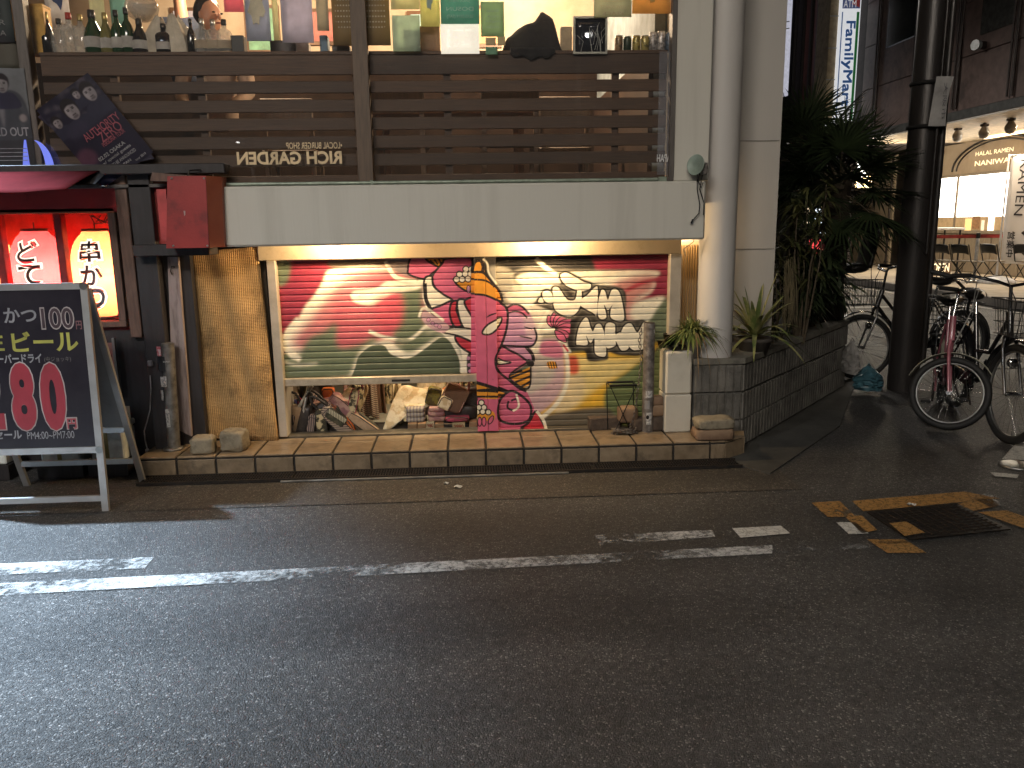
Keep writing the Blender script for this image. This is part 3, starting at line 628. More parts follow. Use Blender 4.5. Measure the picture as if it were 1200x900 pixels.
# yellow field, green, black floor
CV.poly([(655, 416), (780, 400), (790, 420), (760, 470), (700, 500), (625, 500), (640, 470)], (.74, .43, .04), 5, smooth=False)
CV.poly([(664, 420), (700, 420), (740, 420), (770, 408), (740, 432), (700, 455), (670, 480), (650, 480), (662, 450)], (.72, .56, .22), 9)
CV.poly([(660, 445), (684, 440), (680, 470), (650, 486)], (.70, .55, .30), 9)
CV.poly([(790, 395), (768, 410), (735, 436), (715, 450), (708, 470), (720, 500), (790, 505)], (.15, .19, .08), 5)
CV.poly([(630, 490), (664, 482), (690, 478), (715, 480), (725, 510), (620, 510)], (.12, .10, .07), 5)
CV.poly([(665, 419), (676, 418), (678, 436), (668, 438)], (.6, .10, .05), 5)
# grey-lilac arm
CV.line([(661, 404), (665, 425), (664, 450), (652, 474), (632, 492)], 5, CRM, 1.5)
CV.poly([(630, 402), (640, 397), (655, 399), (661, 420), (661, 448), (650, 470), (630, 484), (604, 480), (600, 462), (618, 458), (624, 440), (622, 420)], (.55, .36, .37), 5)
CV.poly([(626, 420), (645, 414), (650, 440), (630, 458), (612, 462), (622, 445)], (.50, .46, .36), 7, .8)
CV.poly([(633, 403), (645, 399), (656, 403), (659, 418), (640, 418), (632, 412)], (.52, .16, .24), 3)
CV.line([(655, 398), (664, 403), (668, 414)], 4, CRM, 1); CV.line([(660, 404), (666, 412)], 2.5, RED, 1)
CV.poly([(641, 425), (650, 424), (653, 431), (644, 432)], ORG); [CV.line([(642+3*k, 424), (644+3*k, 432)], 1.2, BLK) for k in range(4)]
CV.poly([(622, 360), (640, 350), (650, 350), (646, 370), (636, 392), (630, 416), (622, 414), (626, 392)], (.70, .62, .48), 4)
CV.line([(644, 362), (636, 376), (628, 394), (624, 412)], 4, CRM, 1)
for a, b in [((649+2*math.cos(q), 386-2*math.sin(q)), (649+l_*math.cos(q), 386-l_*math.sin(q))) for q, l_ in ((1.95, 15), (1.55, 17), (1.2, 18), (.85, 19), (.5, 21), (.2, 22), (-.12, 21), (-.45, 20), (-.8, 18))]:
    a = np.array(a); b = np.array(b); b = a+(b-a)*1.2; n = unit([-(b-a)[1], (b-a)[0]])*4.4; shape([a, (a+b)/2+n, b, (a+b)/2-n], PNK, 0, 1.3)
# elephant head
ear = [(594, 360), (602, 356), (611, 358), (621, 367), (626, 380), (629, 394), (626, 404), (617, 407), (590, 406), (592, 380)]
CV.poly(ear, (.50, .26, .38), 2); CV.poly([(594, 360), (602, 357), (611, 359), (621, 368), (615, 370), (604, 366), (596, 367)], PNK, 1)
CV.poly([(614, 372), (626, 376), (628, 396), (618, 396)], (.64, .46, .48), 5, .8)
CV.poly([(588, 405), (617, 406), (626, 417), (620, 424), (606, 415)], (.50, .24, .35))
CV.poly([(556, 345), (567, 345), (581, 350), (590, 356), (595, 372), (593, 388), (587, 406), (607, 415), (620, 425), (597, 440), (607, 453), (618, 460), (626, 478), (626, 508), (552, 508), (552, 345)], PNK, 0, 1, False)
CV.poly([(596, 441), (622, 430), (621, 451), (613, 455)], ORG, 0, 1, False)
for a, b in (((598, 443), (622, 434)), ((604, 448), (622, 441)), ((610, 454), (622, 447)), ((597, 440), (612, 434))): CV.line([a, b], 2.6, BLK)
CV.line([(619, 424), (597, 441), (613, 455), (621, 452), (622, 430)], 2.2, BLK)
CV.poly([(619, 421), (626, 425), (624, 430), (618, 428)], BLK); CV.line([(616, 406), (624, 416), (625, 424)], 4, BLK)
CV.poly([(556, 446), (582, 454), (608, 464), (560, 464)], ORG); CV.line([(556, 446), (582, 454), (608, 465)], 4, BLK); CV.line([(556, 456), (580, 456), (600, 461)], 4.5, BLK, taper=True); CV.line([(556, 463), (585, 463), (606, 464)], 2.4, BLK)
CV.line([(560, 343), (578, 347), (588, 356), (594, 362), (595, 373), (593, 388), (587, 406), (581, 417), (581, 428), (586, 437), (597, 446), (608, 455), (617, 459)], 2.8, BLK)
CV.line([(588, 405), (598, 411), (608, 416), (620, 425)], 2.6, BLK); CV.line([(594, 361), (602, 357), (611, 359), (620, 368)], 2.4, BLK); CV.line([(595, 367), (604, 365), (612, 367), (618, 373)], 2, BLK); CV.line([(626, 384), (629, 394), (626, 403), (618, 406), (588, 405)], 2.4, BLK)
CV.line([(614, 383), (624, 386)], 1.5, BLK, taper=True); CV.line([(609, 394), (624, 397)], 1.8, BLK, taper=True)
shape([(565, 388), (572, 379), (587, 372), (586, 380), (577, 389), (569, 391)], CRM, 0, 2.2); CV.line([(570, 371), (575, 368), (582, 366)], 1.8, BLK, taper=True)
shape([(583, 420), (590, 423), (599, 425), (584, 427)], CRM, 0, 1.8)
shape([(603, 459), (621, 474), (620, 492), (603, 497), (586, 492), (584, 474), (592, 462)], PNK, 0, 3); 
CV.line([(596, 470), (595, 478), (603, 481), (608, 475), (605, 468), (599, 470)], 2.4, BLK); CV.line([(605, 462), (608, 476), (601, 482)], 2.4, CRM, .5)
shape([(628, 482), (634, 492), (637, 504), (610, 504), (620, 495)], RED); CV.line([(629, 482), (637, 493), (640, 504)], 3.5, CRM)
CV.poly([(557, 482), (577, 480), (578, 490), (557, 490)], ORG)
BP = [(564, 470), (561, 475.5), (567, 475.5), (559, 481), (565.5, 480.5), (572, 481), (556, 466)]
for c in BP: CV.ell(c, 3.9, 3.9, BLK)
for c in BP: CV.ell(c, 2.5, 2.5, CRM)
for c in ((562, 492), (567, 492), (575, 490)): CV.ell(c, 3, 6, BLK, rot=.5 if c[0] > 570 else 0); CV.ell(c, 1.8, 4.6, PNK, rot=.5 if c[0] > 570 else 0)
CV.poly([(552, 296), (572, 296), (600, 300), (600, 338), (590, 346), (552, 344)], (.03, .026, .022), 1, smooth=False)
CV.poly([(574, 312), (600, 318), (600, 345), (590, 345), (580, 330)], (.45, .41, .32), 4, .8)
# hat on the centre post
CV.poly([(552, 318), (560, 303), (567, 307), (568, 320), (577, 331), (585, 342), (588, 352), (578, 349), (566, 345), (552, 343)], ORG, 0, 1, False)
CV.line([(553, 318), (556, 307), (563, 305), (566, 312), (565, 319)], 4, BLK); CV.line([(552, 319), (566, 319), (577, 331), (579, 336)], 3, BLK); CV.line([(552, 327), (568, 328), (578, 334)], 2.2, BLK); CV.line([(568, 320), (579, 333), (586, 343), (589, 354)], 3, BLK); CV.line([(552, 344), (567, 345), (580, 350), (588, 355)], 2.6, BLK); CV.line([(566, 303), (571, 309), (573, 320), (584, 335)], 2, CRM, .6)
CV.ell((561, 313), 3, 4, ORG)
# lettering
def z4(*p): return [(590+p[i]/6, 290+p[i+1]/6) for i in range(0, len(p), 2)]
LT = [z4(400, 200, 440, 178, 500, 205, 560, 240, 612, 258, 606, 292, 540, 306, 440, 265), z4(545, 290, 550, 365, 528, 440, 480, 482, 415, 475, 360, 430, 350, 340, 348, 285, 385, 282, 430, 345, 460, 372, 505, 365, 522, 300), z4(275, 320, 310, 302, 342, 330, 350, 385, 315, 392, 283, 365), z4(243, 382, 265, 350, 282, 388), z4(648, 277, 664, 300, 656, 470, 630, 460, 525, 392, 590, 335), z4(690, 300, 715, 310, 735, 368, 762, 300, 800, 297, 830, 360, 846, 510, 762, 500, 755, 440, 767, 405, 735, 440, 708, 405, 724, 490, 680, 502, 662, 455, 668, 380), z4(512, 672, 530, 565, 570, 498, 595, 505, 612, 560, 630, 590, 652, 545, 682, 540, 702, 580, 712, 620, 722, 750, 690, 768, 645, 742, 640, 640, 612, 672, 582, 620, 592, 682, 535, 686), z4(720, 545, 782, 540, 788, 610, 830, 600, 882, 700, 832, 725, 792, 660, 786, 692, 722, 700), z4(858, 545, 900, 538, 942, 598, 985, 530, 1000, 560, 992, 700, 942, 722, 902, 715, 852, 650, 828, 600)]
CV.poly(z4(500, 400, 600, 440, 700, 505, 860, 515, 1000, 525, 1000, 600, 880, 560, 700, 560, 560, 640, 510, 690, 480, 690, 470, 560), (.022, .018, .015), 1)
CV.poly(z4(430, 240, 560, 240, 660, 260, 850, 300, 870, 510, 1000, 520, 1000, 740, 830, 760, 740, 740, 730, 790, 600, 800, 570, 730, 470, 720, 450, 640, 500, 520, 430, 480, 240, 410, 225, 380), (.028, .023, .018), 2)
lm = np.zeros((CV.h, CV.w))
for p in LT: lm = np.maximum(lm, CV.mask(spline(p, 6)))
CV.lay(np.clip(CV.blur(lm, 8, 1)*6, 0, 1), (.02, .016, .014)); CV.lay(lm, (.82, .76, .60))
CV.lay(np.roll(np.clip(CV.blur(lm, 9, 2)*3, 0, 1), (0, 0), (0, 1))*(1-np.clip(CV.blur(lm, 6, 1)*6, 0, 1)), CRM, .25)
# drips, dust
rg = np.random.RandomState(3)
for k in range(90):
    p = (rg.uniform(325, 783), rg.uniform(305, 500)); CV.ell(p, rg.uniform(.5, 2.2), rg.uniform(.3, .9), (.10, .08, .06), 1, .5)
IMG = CV.image('shutter_mural')
MURAL = img_mat('spray_painted_metal', IMG, .42, 'POS', (MX0, MX1, MZ0, MZ1), spec=.4)
MURAL_P = MURAL
# ------------------------------------------------------------------ shutters
PITCH = .0415
def shutter(x0, x1, zb, label):
    t = thing('roller_shutter', None, None, (0, 5.2, 0)); t.parent = bd; t.location = (0, .2, 0); t['label'] = label
    del_ = [k for k in ('category', 'group') if k in t]
    prof = [(.004, 0), (.004, .0022), (-.0002, .0038), (-.0008, .010), (-.0010, .021), (-.0007, .033), (-.0002, .039), (.004, .0405), (.004, PITCH)]
    m = M(); vs = []; fs = []
    for yy, zz in prof: vs += [(x0, yy, zz), (x1, yy, zz)]
    for i in range(len(prof)-1): fs.append((2*i, 2*i+1, 2*i+3, 2*i+2))
    b = len(vs); vs += [(x0, .009, 0), (x1, .009, 0), (x0, .009, PITCH), (x1, .009, PITCH)]; fs.append((b+2, b+3, b+1, b))
    me = m.add(vs, fs, 0, True).mesh('shutter_slat', MURAL, np.zeros(3))
    z = zb; n = 0
    while z < 1.30:
        o = bpy.data.objects.new('shutter_slat', me); COL.objects.link(o); o.parent = t; o.location = (0, .02+random.uniform(-.0008, .0008), z); z += PITCH
    return t
zL = float(at(440, 441, 5.2)[2])
sl = shutter(-1.222, .045, zL, 'left shutter painted red and green, rolled part way up')
M().box(-1.222, .045, 5.188, 5.236, zL-.052, zL-.001, b=.004).build('bottom_rail', mat('rail_metal', (.48, .42, .33), .4, metal=.3, col2=(.34, .29, .22), scale=20), sl)
M().box(-.52, -.40, 5.1855, 5.1875, zL-.036, zL-.022).build('keyhole_plate', IRON, sl)
for px, py in ((409, 375), (479, 362), (442, 352)): pass
sr = shutter(.175, 1.31, SZ+.02, 'right shutter with pink elephant and white lettering, fully closed')
M().box(.175, 1.31, 5.19, 5.236, SZ+.0125, SZ+.0195).build('bottom_rail', MURAL, sr)
M().box(.038, .108, 5.165, 5.225, SZ+.012, 1.293, b=.003).box(.110, .178, 5.165, 5.225, SZ+.012, 1.293, b=.003).build('shutter_post', MURAL, bd)

for px, py, w, lab in ((537, 571, .05, 'small flat white paper scrap lying on the road below the drain'), (523, 567, .03, 'crumpled tiny pale scrap on the road just beside the drain'), (1068, 592, .04, 'pale scrap lying on the steel cover edge')):
    p = atz(px, py, .02 if px > 1000 else .006); tag(M().grid(lambda u, v: (p[0]+w*(u-.5), p[1]+w*.7*(v-.5), p[2]+.006*math.sin(7*u+5*v)+.006), 4, 3, 0, False).build('paper_scrap', mat('scrap_paper', (.5, .5, .46), .7), loc=tuple(p)), lab, 'litter')
# ================================================================== upstairs window and room
WY = 5.03
ROOM = mat('warm_room_wall', (.66, .54, .40), .8, col2=(.5, .36, .24), scale=3); RFLOOR = mat('room_floor', (.05, .03, .02), .8, spec=.2)
M().box(-4.6, 1.27, 7.6, 7.7, 1.5, 3.7).build('room_back_wall', ROOM, bd)
M().box(-1.5, 1.27, 5.11, 7.6, 1.45, 1.6).box(-4.6, -1.502, 5.11, 7.6, 1.66, 1.70).build('room_floor', RFLOOR, bd)
M().box(-4.6, 1.27, 5.05, 7.6, 3.6, 3.7).build('room_ceiling', ROOM, bd)
M().box(-4.7, -4.6, 5.05, 7.7, 1.45, 3.7).build('room_wall', mat('dark_room_wall', (.12, .09, .08), .8), bd)
M().box(1.2, 1.272, 5.26, 7.6, 1.45, 3.7).build('room_wall', mat('grey_blue_room_wall', (.26, .30, .32), .8), bd)
PICW = mat('brown_frame_wood', (.20, .10, .05), .5)
for x, lb in ((.35, 'warm'), (-1.7, 'dim')):
    t = thing('pendant_lamp', 'warm pendant lamp hanging in the right half of the upstairs room' if x > 0 else 'dim pendant lamp hanging in the left half of the upstairs room', 'lamp', (x, 6.5, 3.38))
    M().tube([(x, 6.5, 3.6), (x, 6.5, 3.5)], .006, 6).build('cord', DARK, t); M().lathe([(.04, .12), (.16, 0), (.155, 0), (.035, .11)], (x, 6.5, 3.38), 20).build('lamp_shade', PICW, t)
    M().blob((x, 6.5, 3.40), (.04, .04, .05)).build('bulb', emis('room_bulb', (1, .75, .45), 12), t)
    lamp('bulb_light', 'POINT', (x, 6.5, 3.33), 190 if x > 0 else 85, (1, .76, .50), .06, parent=t)
# frames and glass
GREYW = mat('grey_brown_frame', (.11, .095, .085), .5, col2=(.07, .06, .055), scale=6, stretch=(8, 8, 1))
def leanpost(px0, px1, name, Y0, Y1, mt): 
    a = at(px0, 215, Y0)[0]; b = at(px1, 215, Y0)[0]; M().box(a, b, Y0, Y1, 1.752, 3.6, b=.003).build(name, mt, bd)
leanpost(420, 438, 'window_mullion', 4.998, 5.06, W_POST)
XL = float(at(36, 130, 5.0)[0]); M().box(XL-.03, XL+.03, 4.995, 5.07, 1.765, 3.6, b=.003).build('window_mullion', GREYW, bd)
M().box(1.245, 1.275, 4.99, 5.07, 1.745, 3.6, b=.002).build('window_frame', GREYW, bd)
M().box(-4.6, 1.275, 5.0, 5.07, 1.742, 1.762, b=.002).build('window_sill', GREYW, bd)
m = M(); m.tube([(-1.49, 4.975, 1.752), (-.57, 4.975, 1.752)], .011, 10).tube([(-.56, 4.975, 1.752), (1.17, 4.975, 1.752)], .011, 10).rb((1.2, 4.975, 1.752), (.05, .03, .03)).rb((-.565, 4.98, 1.75), (.02, .03, .036))
m.build('sill_rail', RAIL, bd)
for a, b in ((XL+.045, -.66), (-.55, 1.246), (-4.6, XL-.045)): M().quad((a, WY, 1.76), (b, WY, 1.76), (b, WY, 3.6), (a, WY, 3.6)).build('window_pane', GLASS, bd)
# slatted screen behind the glass
sw = thing('slatted_screen', None, None); sw.parent = bd; sw.location = (0, .09, 0); sw['label'] = 'dark stained horizontal board screen with a shelf on top, behind the glass'
zt = float(at(600, 65, 5.09)[2]); z88 = float(at(600, 87.5, 5.09)[2]); z215 = 1.762
def slat(x0, x1, z0, z1, y=0): 
    M().box(x0, x1, 5.075+y, 5.098+y, z0, z1, b=.003).build('slat', W_DARK, sw)
ed = [float(at(600, p, 5.09)[2]) for p in (64, 87, 94, 108, 115.5, 130, 136.5, 151, 157.5, 172, 178.5, 192.5, 203, 216)]
for a, b in ((XL+.05, -.57), (-.56, 1.24)):
    for k in range(0, 14, 2): slat(a+random.uniform(0, .004), b, ed[k+1], ed[k])
M().box(XL+.05, 1.24, 5.07, 5.26, ed[0]-.001, ed[0]+.02, b=.003).build('shelf_board', W_DARK, sw)
for px in (420, 525, 720, 240, 140): 
    xx = float(at(px, 140, 5.12)[0]); M().box(xx-.022, xx+.022, 5.1, 5.13, 1.6, ed[0]-.003).build('upright', W_DARK, sw)
SZ_ = ed[0]+.021
# sign letters seen in mirror writing on the glass
LETG = mat('gold_letters', (.62, .46, .26), .5, emit=(.62, .46, .26), estr=.12)  # gold letters with a faint emission in their own colour
def mirrored(px0, py0, px1, py1, txt, nm, lab, mt=LETG, bold=.006, Y=5.022):
    a = at(px0, py0, Y); b = at(px1, py1, Y); c = (a+b)/2
    o = M().text(txt, c, (-1, 0, 0), (0, 0, 1), abs(b[0]-a[0]), abs(a[2]-b[2]), 0, bold).build(nm, mt, loc=(c[0], c[1], c[2])); return tag(o, lab, 'lettering')
mirrored(277, 178, 401, 192, 'RICH GARDEN', 'shop_lettering', 'large gold mirror-written shop name across the window boards', bold=.03)
mirrored(335, 167, 401, 174, '\u2022LOCAL BURGER SHOP', 'shop_lettering', 'small gold mirror-written line above the large shop name', bold=.008)
REFL_STRIP = mat('banner_reflection', (.30, .30, .33), .5, alpha=.4)  # pale see-through strip painted in for a banner reflected by the glass
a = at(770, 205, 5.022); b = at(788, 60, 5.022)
t = thing('reflection_strip', 'pale vertical strip standing for a reflected banner with mirror writing at the right end of the window', 'reflection', (a[0], 5.022, a[2]))
M().quad((a[0], 5.024, a[2]), (b[0], 5.024, a[2]), (b[0], 5.024, b[2]), (a[0], 5.024, b[2])).build('strip', REFL_STRIP, t)
M().text('APAH', ((a[0]+b[0])/2, 5.02, a[2]+.10), (-1, 0, 0), (0, 0, 1), .085, .045, 0, .01).build('lettering', mat('reflected_white_letters', (.8, .8, .8)), t)

# ---- sheets and posters hung on the inside of the glass
def sheet(px0, py0, px1, py1, name, lab, col, Y=5.036, cat='poster', extra=None, rough=.7, top=None, thick=.003, transl=0, tilt=0):
    a = at(px0, py0, Y); b = at(px1, py1, Y); z1 = a[2] if top is None else top
    t = thing(name, lab, cat, ((a[0]+b[0])/2, Y, b[2])); w = abs(b[0]-a[0]); h = z1-b[2]
    mt = (paper(name+'_paper', tuple(min(.9, c*2.1) for c in col), .5) if transl else mat(name+'_paper', col, rough, col2=tuple(c*.78 for c in col), scale=6, bump=.05)) if isinstance(col, tuple) else col
    m = M()
    m.grid(lambda u, v: (a[0]+w*u, Y+.006*math.sin(v*3)*math.sin(u*3.1)+tilt*v, b[2]+h*v), 4, 4)
    o = m.build('paper', mt, t); md = o.modifiers.new('solid', 'SOLIDIFY'); md.thickness = thick; md.offset = 0
    if extra: extra(t, a[0], b[0], b[2], z1, Y)
    return t
INKD = mat('dark_ink', (.04, .05, .05)); INKW = mat('white_ink', (.75, .75, .7)); INKT = mat('pale_teal_ink', (.45, .6, .55)); INKY = mat('pale_yellow_ink', (.60, .52, .36))
def lines(col, n, frac=(.1, .9), zf=(.1, .9), mir=True, words=None):
    def fn(t, x0, x1, z0, z1, Y):
        m = M(); rg = random.Random(n*7)
        for k in range(n):
            z = z1-(z1-z0)*(zf[0]+(zf[1]-zf[0])*(k+.5)/n); hh = (z1-z0)*(zf[1]-zf[0])/n*.5
            s = (words or ['MUSIC', 'LIVE NIGHT', 'OPEN DAILY', 'BURGER', 'DRINK MENU'])[k % len(words or range(5))]
            ww = (x1-x0)*(frac[1]-frac[0])*rg.uniform(.6, 1); m.text(s, ((x0+x1)/2, Y-.011, z), (-1, 0, 0) if mir else (1, 0, 0), (0, 0, 1), ww, hh, 0, .004)
        m.build('print', col, t)
    return fn
def blotch(col, seed=1, sc=1.0, c=(.5, .5)):
    def fn(t, x0, x1, z0, z1, Y):
        rg = random.Random(seed); m = M(); P = []
        for k in range(18):
            an = 2*math.pi*k/18; r = rg.uniform(.22, .45)*sc; P.append((x0+(x1-x0)*(c[0]+r*math.cos(an)), Y-.010, z0+(z1-z0)*(c[1]+r*.9*math.sin(an))))
        m.add(P, [tuple(range(18))[::-1]]); m.build('print', col, t)
    return fn
TOPZ = 2.98
sheet(286, 0, 318, 48, 'map_poster', 'blue sheet with a pale yellow land shape, left of the lavender sheet', (.27, .29, .35), extra=blotch(INKY, 3, .9), top=TOPZ, transl=1)
sheet(328, 0, 368, 50, 'paper_sheet', 'plain lavender sheet hung in the upstairs window', (.36, .35, .41), top=TOPZ, transl=1)
def pegs(t, x0, x1, z0, z1, Y):
    m = M()
    for i in range(18):
        for j in range(12): m.add([(x0+(x1-x0)*(.06+.05*i)+dx, Y-.005, z0+.10+.03*j+dz) for dx, dz in ((-.004, -.004), (.004, -.004), (.004, .004), (-.004, .004))], [(0, 1, 2, 3)])
    m.build('peg_hole', INKY, t, kind='stuff')
sheet(388, 0, 458, 53, 'pegboard', 'ochre pegboard panel standing behind the brown window post', (.26, .17, .065), 5.09, 'board', pegs, top=TOPZ, thick=.012)
sheet(459, 18, 493, 60, 'paper_sheet', 'plain pale green sheet on the glass right of the brown post', (.34, .40, .33), transl=1)
sheet(458, 0, 492, 11, 'paper_sheet', 'cream card clipped above the pale green sheet', (.55, .45, .28), 5.04, top=TOPZ, transl=1)
sheet(481, 31, 516, 63, 'brown_board', 'plain brown board beside the pale green sheet', (.17, .10, .055), 5.12, 'board')
sheet(492, 0, 516, 31, 'paper_sheet', 'yellow green patterned sheet above the brown board', (.40, .40, .20), 5.05, extra=blotch(INKT, 9, .7), top=TOPZ, transl=1)
sheet(516, 0, 562, 28, 'event_poster', 'teal poster with pale lines of writing at the window top', (.12, .27, .23), extra=lines(INKT, 3, zf=(.55, .95), words=['JUNIOR SWEETS', 'DOSUN', '02.02.2019 (SAT)']), top=TOPZ, transl=1)
sheet(516, 28, 562, 63, 'glare_sheet', 'white glossy sheet with a lamp reflection built in as glow, below the teal poster', mat('reflected_lamp_glow', (.85, .82, .76), .2, emit=(1, .9, .72), estr=.75), 5.045)  # emission stands for a lamp reflected in the sheet
sheet(563, 2, 591, 43, 'event_poster', 'small sage green poster with scratchy pale drawing', (.22, .30, .20), extra=lines(INKT, 4, zf=(.2, .8), words=['live', 'rock', 'night', 'osaka']), transl=1)
for k, (a, b, c, d) in enumerate(((569, 44, 581, 53), (583, 43, 592, 53), (569, 55, 583, 64))): sheet(a, b, c, d, 'memo_note', ('cream note under the left edge of the sage green poster', 'cream note under the right edge of the sage green poster', 'green note with a picture, lowest under the sage green poster')[k], [(.7, .55, .3), (.75, .6, .32), (.2, .42, .26)][k], cat='note')
def pic(t, x0, x1, z0, z1, Y):
    m = M(); f = .012
    m.box(x0-f, x1+f, Y-.012, Y+.012, z1, z1+f).box(x0-f, x1+f, Y-.012, Y+.012, z0-f, z0).box(x0-f, x0, Y-.012, Y+.012, z0, z1).box(x1, x1+f, Y-.012, Y+.012, z0, z1); m.build('frame', mat('silver_frame', (.55, .53, .45), .4, metal=.3), t)
    m = M(); rg = random.Random(5)
    for k in range(9):
        x = x0+(x1-x0)*rg.uniform(.08, .92); z = z0+(z1-z0)*rg.uniform(0, .3); m.tube([(x, Y-.006, z), (x+rg.uniform(-.02, .02), Y-.006, z+.06), (x+rg.uniform(-.04, .04), Y-.006, z+rg.uniform(.08, .14))], .0012, 4)
    m.build('print', INKW, t)
sheet(674, 22, 709, 61, 'framed_picture', 'black picture with pale streaks in a silver frame on the shelf', mat('black_print', (.02, .022, .03), .08, bump=.02), 5.06, 'picture', pic)
sheet(696, 0, 740, 20, 'event_poster', 'grey green sheet with small writing above the black picture', (.32, .33, .25), extra=lines(INKY, 4, zf=(.5, 1.0), words=['OSAKA RECORDS', 'TATTOO MUSIC', 'LOVE FOREST', 'PEACE']), top=TOPZ, transl=1)
sheet(741, 0, 787, 16, 'map_poster', 'ochre sheet with a yellow land shape at the right window corner', (.42, .28, .10), extra=blotch(mat('yellow_ink', (.6, .42, .12)), 11, .8), top=TOPZ, transl=1)
sheet(370, 0, 386, 36, 'paper_sheet', 'grey green sheet just left of the ochre pegboard', (.32, .30, .24), 5.05, top=TOPZ, transl=1)
sheet(104, 0, 126, 44, 'paper_sheet', 'cream hanging paper behind the stout green bottle', (.60, .46, .30), 5.6, top=3.2, transl=1)
sheet(262, 0, 286, 14, 'paper_sheet', 'small pink paper above the last clear bottles', (.45, .16, .20), 5.5, top=3.2, transl=1)
sheet(52, 0, 84, 34, 'paper_sheet', 'pale printed paper behind the gold necked bottle', (.45, .42, .42), 5.5, top=3.2, transl=1, extra=blotch(mat('blue_ink', (.08, .12, .30)), 4, .8))
sheet(318, 0, 328, 48, 'paper_sheet', 'narrow cream paper strip between the blue and lavender sheets', (.62, .48, .32), 5.25, top=3.1, transl=1)
sheet(128, 0, 150, 30, 'event_poster', 'blue green picture sheet behind the green bottles', (.16, .26, .24), 5.7, top=3.2, transl=1)
# ---- posters of the left part
def ellp(m, c, rx, rz, ux, uz, mi=0, n=16, oy=0):
    c = np.array(c); P = [c+np.array(ux)*rx*math.cos(2*math.pi*k/n)+np.array(uz)*rz*math.sin(2*math.pi*k/n)+np.array([0, oy, 0]) for k in range(n)]; m.add(P, [tuple(range(n))], mi)
PBLK = mat('poster_navy', (.022, .022, .04), .25, col2=(.035, .03, .05), scale=5); PFACE = mat('poster_grey_print', (.28, .25, .27), .3, col2=(.10, .09, .11), scale=60, lo=.4, hi=.6); PRED = mat('poster_red_print', (.32, .06, .09)); PHAIR = mat('poster_black_print', (.02, .018, .022), .3); PSHIRT = mat('poster_shirt_print', (.07, .065, .10), .3, scale=40)
cs = [at(p[0], p[1], 4.985) for p in ((104, 93), (181, 186), (118, 199), (44, 137))]
c0 = sum(cs)/4; ux = unit(cs[1]-cs[0]); uz = unit(cs[0]-cs[3]); WW = np.linalg.norm(cs[1]-cs[0]); HH = np.linalg.norm(cs[0]-cs[3])
# poster reads along the direction from its lower left to upper right edge
ex = unit(cs[0]-cs[3]); ey = unit(cs[0]-cs[1])
t = thing('band_poster', 'dark navy concert poster with four faces, tilted against the left window', 'poster', c0)
m = M(); m.prism([c+np.array([0, 0, 0]) for c in cs], (0, .006, 0)); m.build('paper', PBLK, t)
def pp(u, v, dy=-.003): return c0+ex*((u-.5)*HH)+ey*((v-.5)*WW)+np.array([0, dy, 0])
PC = Canvas(300, 430, (.016, .015, .03), lambda p: (p[0]*300, p[1]*430))
for k in range(60): PC.ell((random.uniform(.0, 1), random.uniform(.55, 1)), random.uniform(.02, .06), random.uniform(.01, .03), (.05, .045, .06) if k % 2 else (.10, .09, .11), 6, .5)
def face(C, u, v, s, d=(.26, .235, .25), tilt=0):
    a = 300/430
    C.poly([(u-s*2.1, v-s*3.2*a), (u-s*1.7, v-s*1.5*a), (u-s*.6, v-s*1.0*a), (u+s*.6, v-s*1.0*a), (u+s*1.7, v-s*1.5*a), (u+s*2.1, v-s*3.2*a)], (.025, .025, .045), 2)
    C.ell((u, v+s*.28*a), s*1.02, s*1.28*a, (.018, .015, .018), 2); C.ell((u, v-s*.08*a), s*.78, s*1.06*a, d, 2); C.ell((u+s*.3, v-s*.1*a), s*.45, s*.85*a, tuple(c*.6 for c in d), 4, .7)
    C.poly([(u-s*.8, v+s*.55*a), (u, v+s*.7*a), (u+s*.8, v+s*.5*a), (u+s*.7, v+s*1.1*a), (u-s*.7, v+s*1.1*a)], (.018, .015, .018), 2)
    for e in (-1, 1): C.ell((u+e*s*.33, v+s*.14*a), s*.17, s*.08*a, (.02, .018, .02), 1); C.line([(u+e*s*.16, v+s*.30*a), (u+e*s*.5, v+s*.30*a)], s*.09, (.03, .027, .03), 1)
    C.line([(u+s*.02, v+s*.08*a), (u+s*.10, v-s*.25*a)], s*.08, tuple(c*.55 for c in d), 1); C.line([(u-s*.26, v-s*.52*a), (u+s*.28, v-s*.52*a)], s*.10, (.05, .04, .045), 1); C.ell((u, v-s*.82*a), s*.4, s*.22*a, (.06, .05, .055), 3, .8)
for q in ((.64, .90, .062), (.12, .78, .075), (.42, .80, .125), (.82, .84, .115)): face(PC, *q)
PC.poly([(0, .0), (1, .0), (1, .52), (.7, .56), (.3, .54), (0, .57)], (.014, .012, .026), 8, .8)
PC.ell((.12, .33), .16, .10, (.09, .035, .06), 9, .8); PC.ell((.30, .62), .2, .06, (.03, .028, .05), 9)
PMT = img_mat('concert_poster_print', PC.image('concert_poster_print'), .25, spec=.5)
M().grid(lambda u, v: pp(u, v), 1, 1, 0, False).build('print', PMT, t)
m = M(); m.text('AUTHORITY', pp(.62, .50, -.0065), ex, ey, HH*.66, WW*.085, 0, .0).text('ZERO', pp(.68, .415, -.0065), ex, ey, HH*.40, WW*.10, 0, .0).text('PERSONA TOUR', pp(.66, .345, -.0065), ex, ey, HH*.42, WW*.045, 0)
m.build('red_lettering', PRED, t)
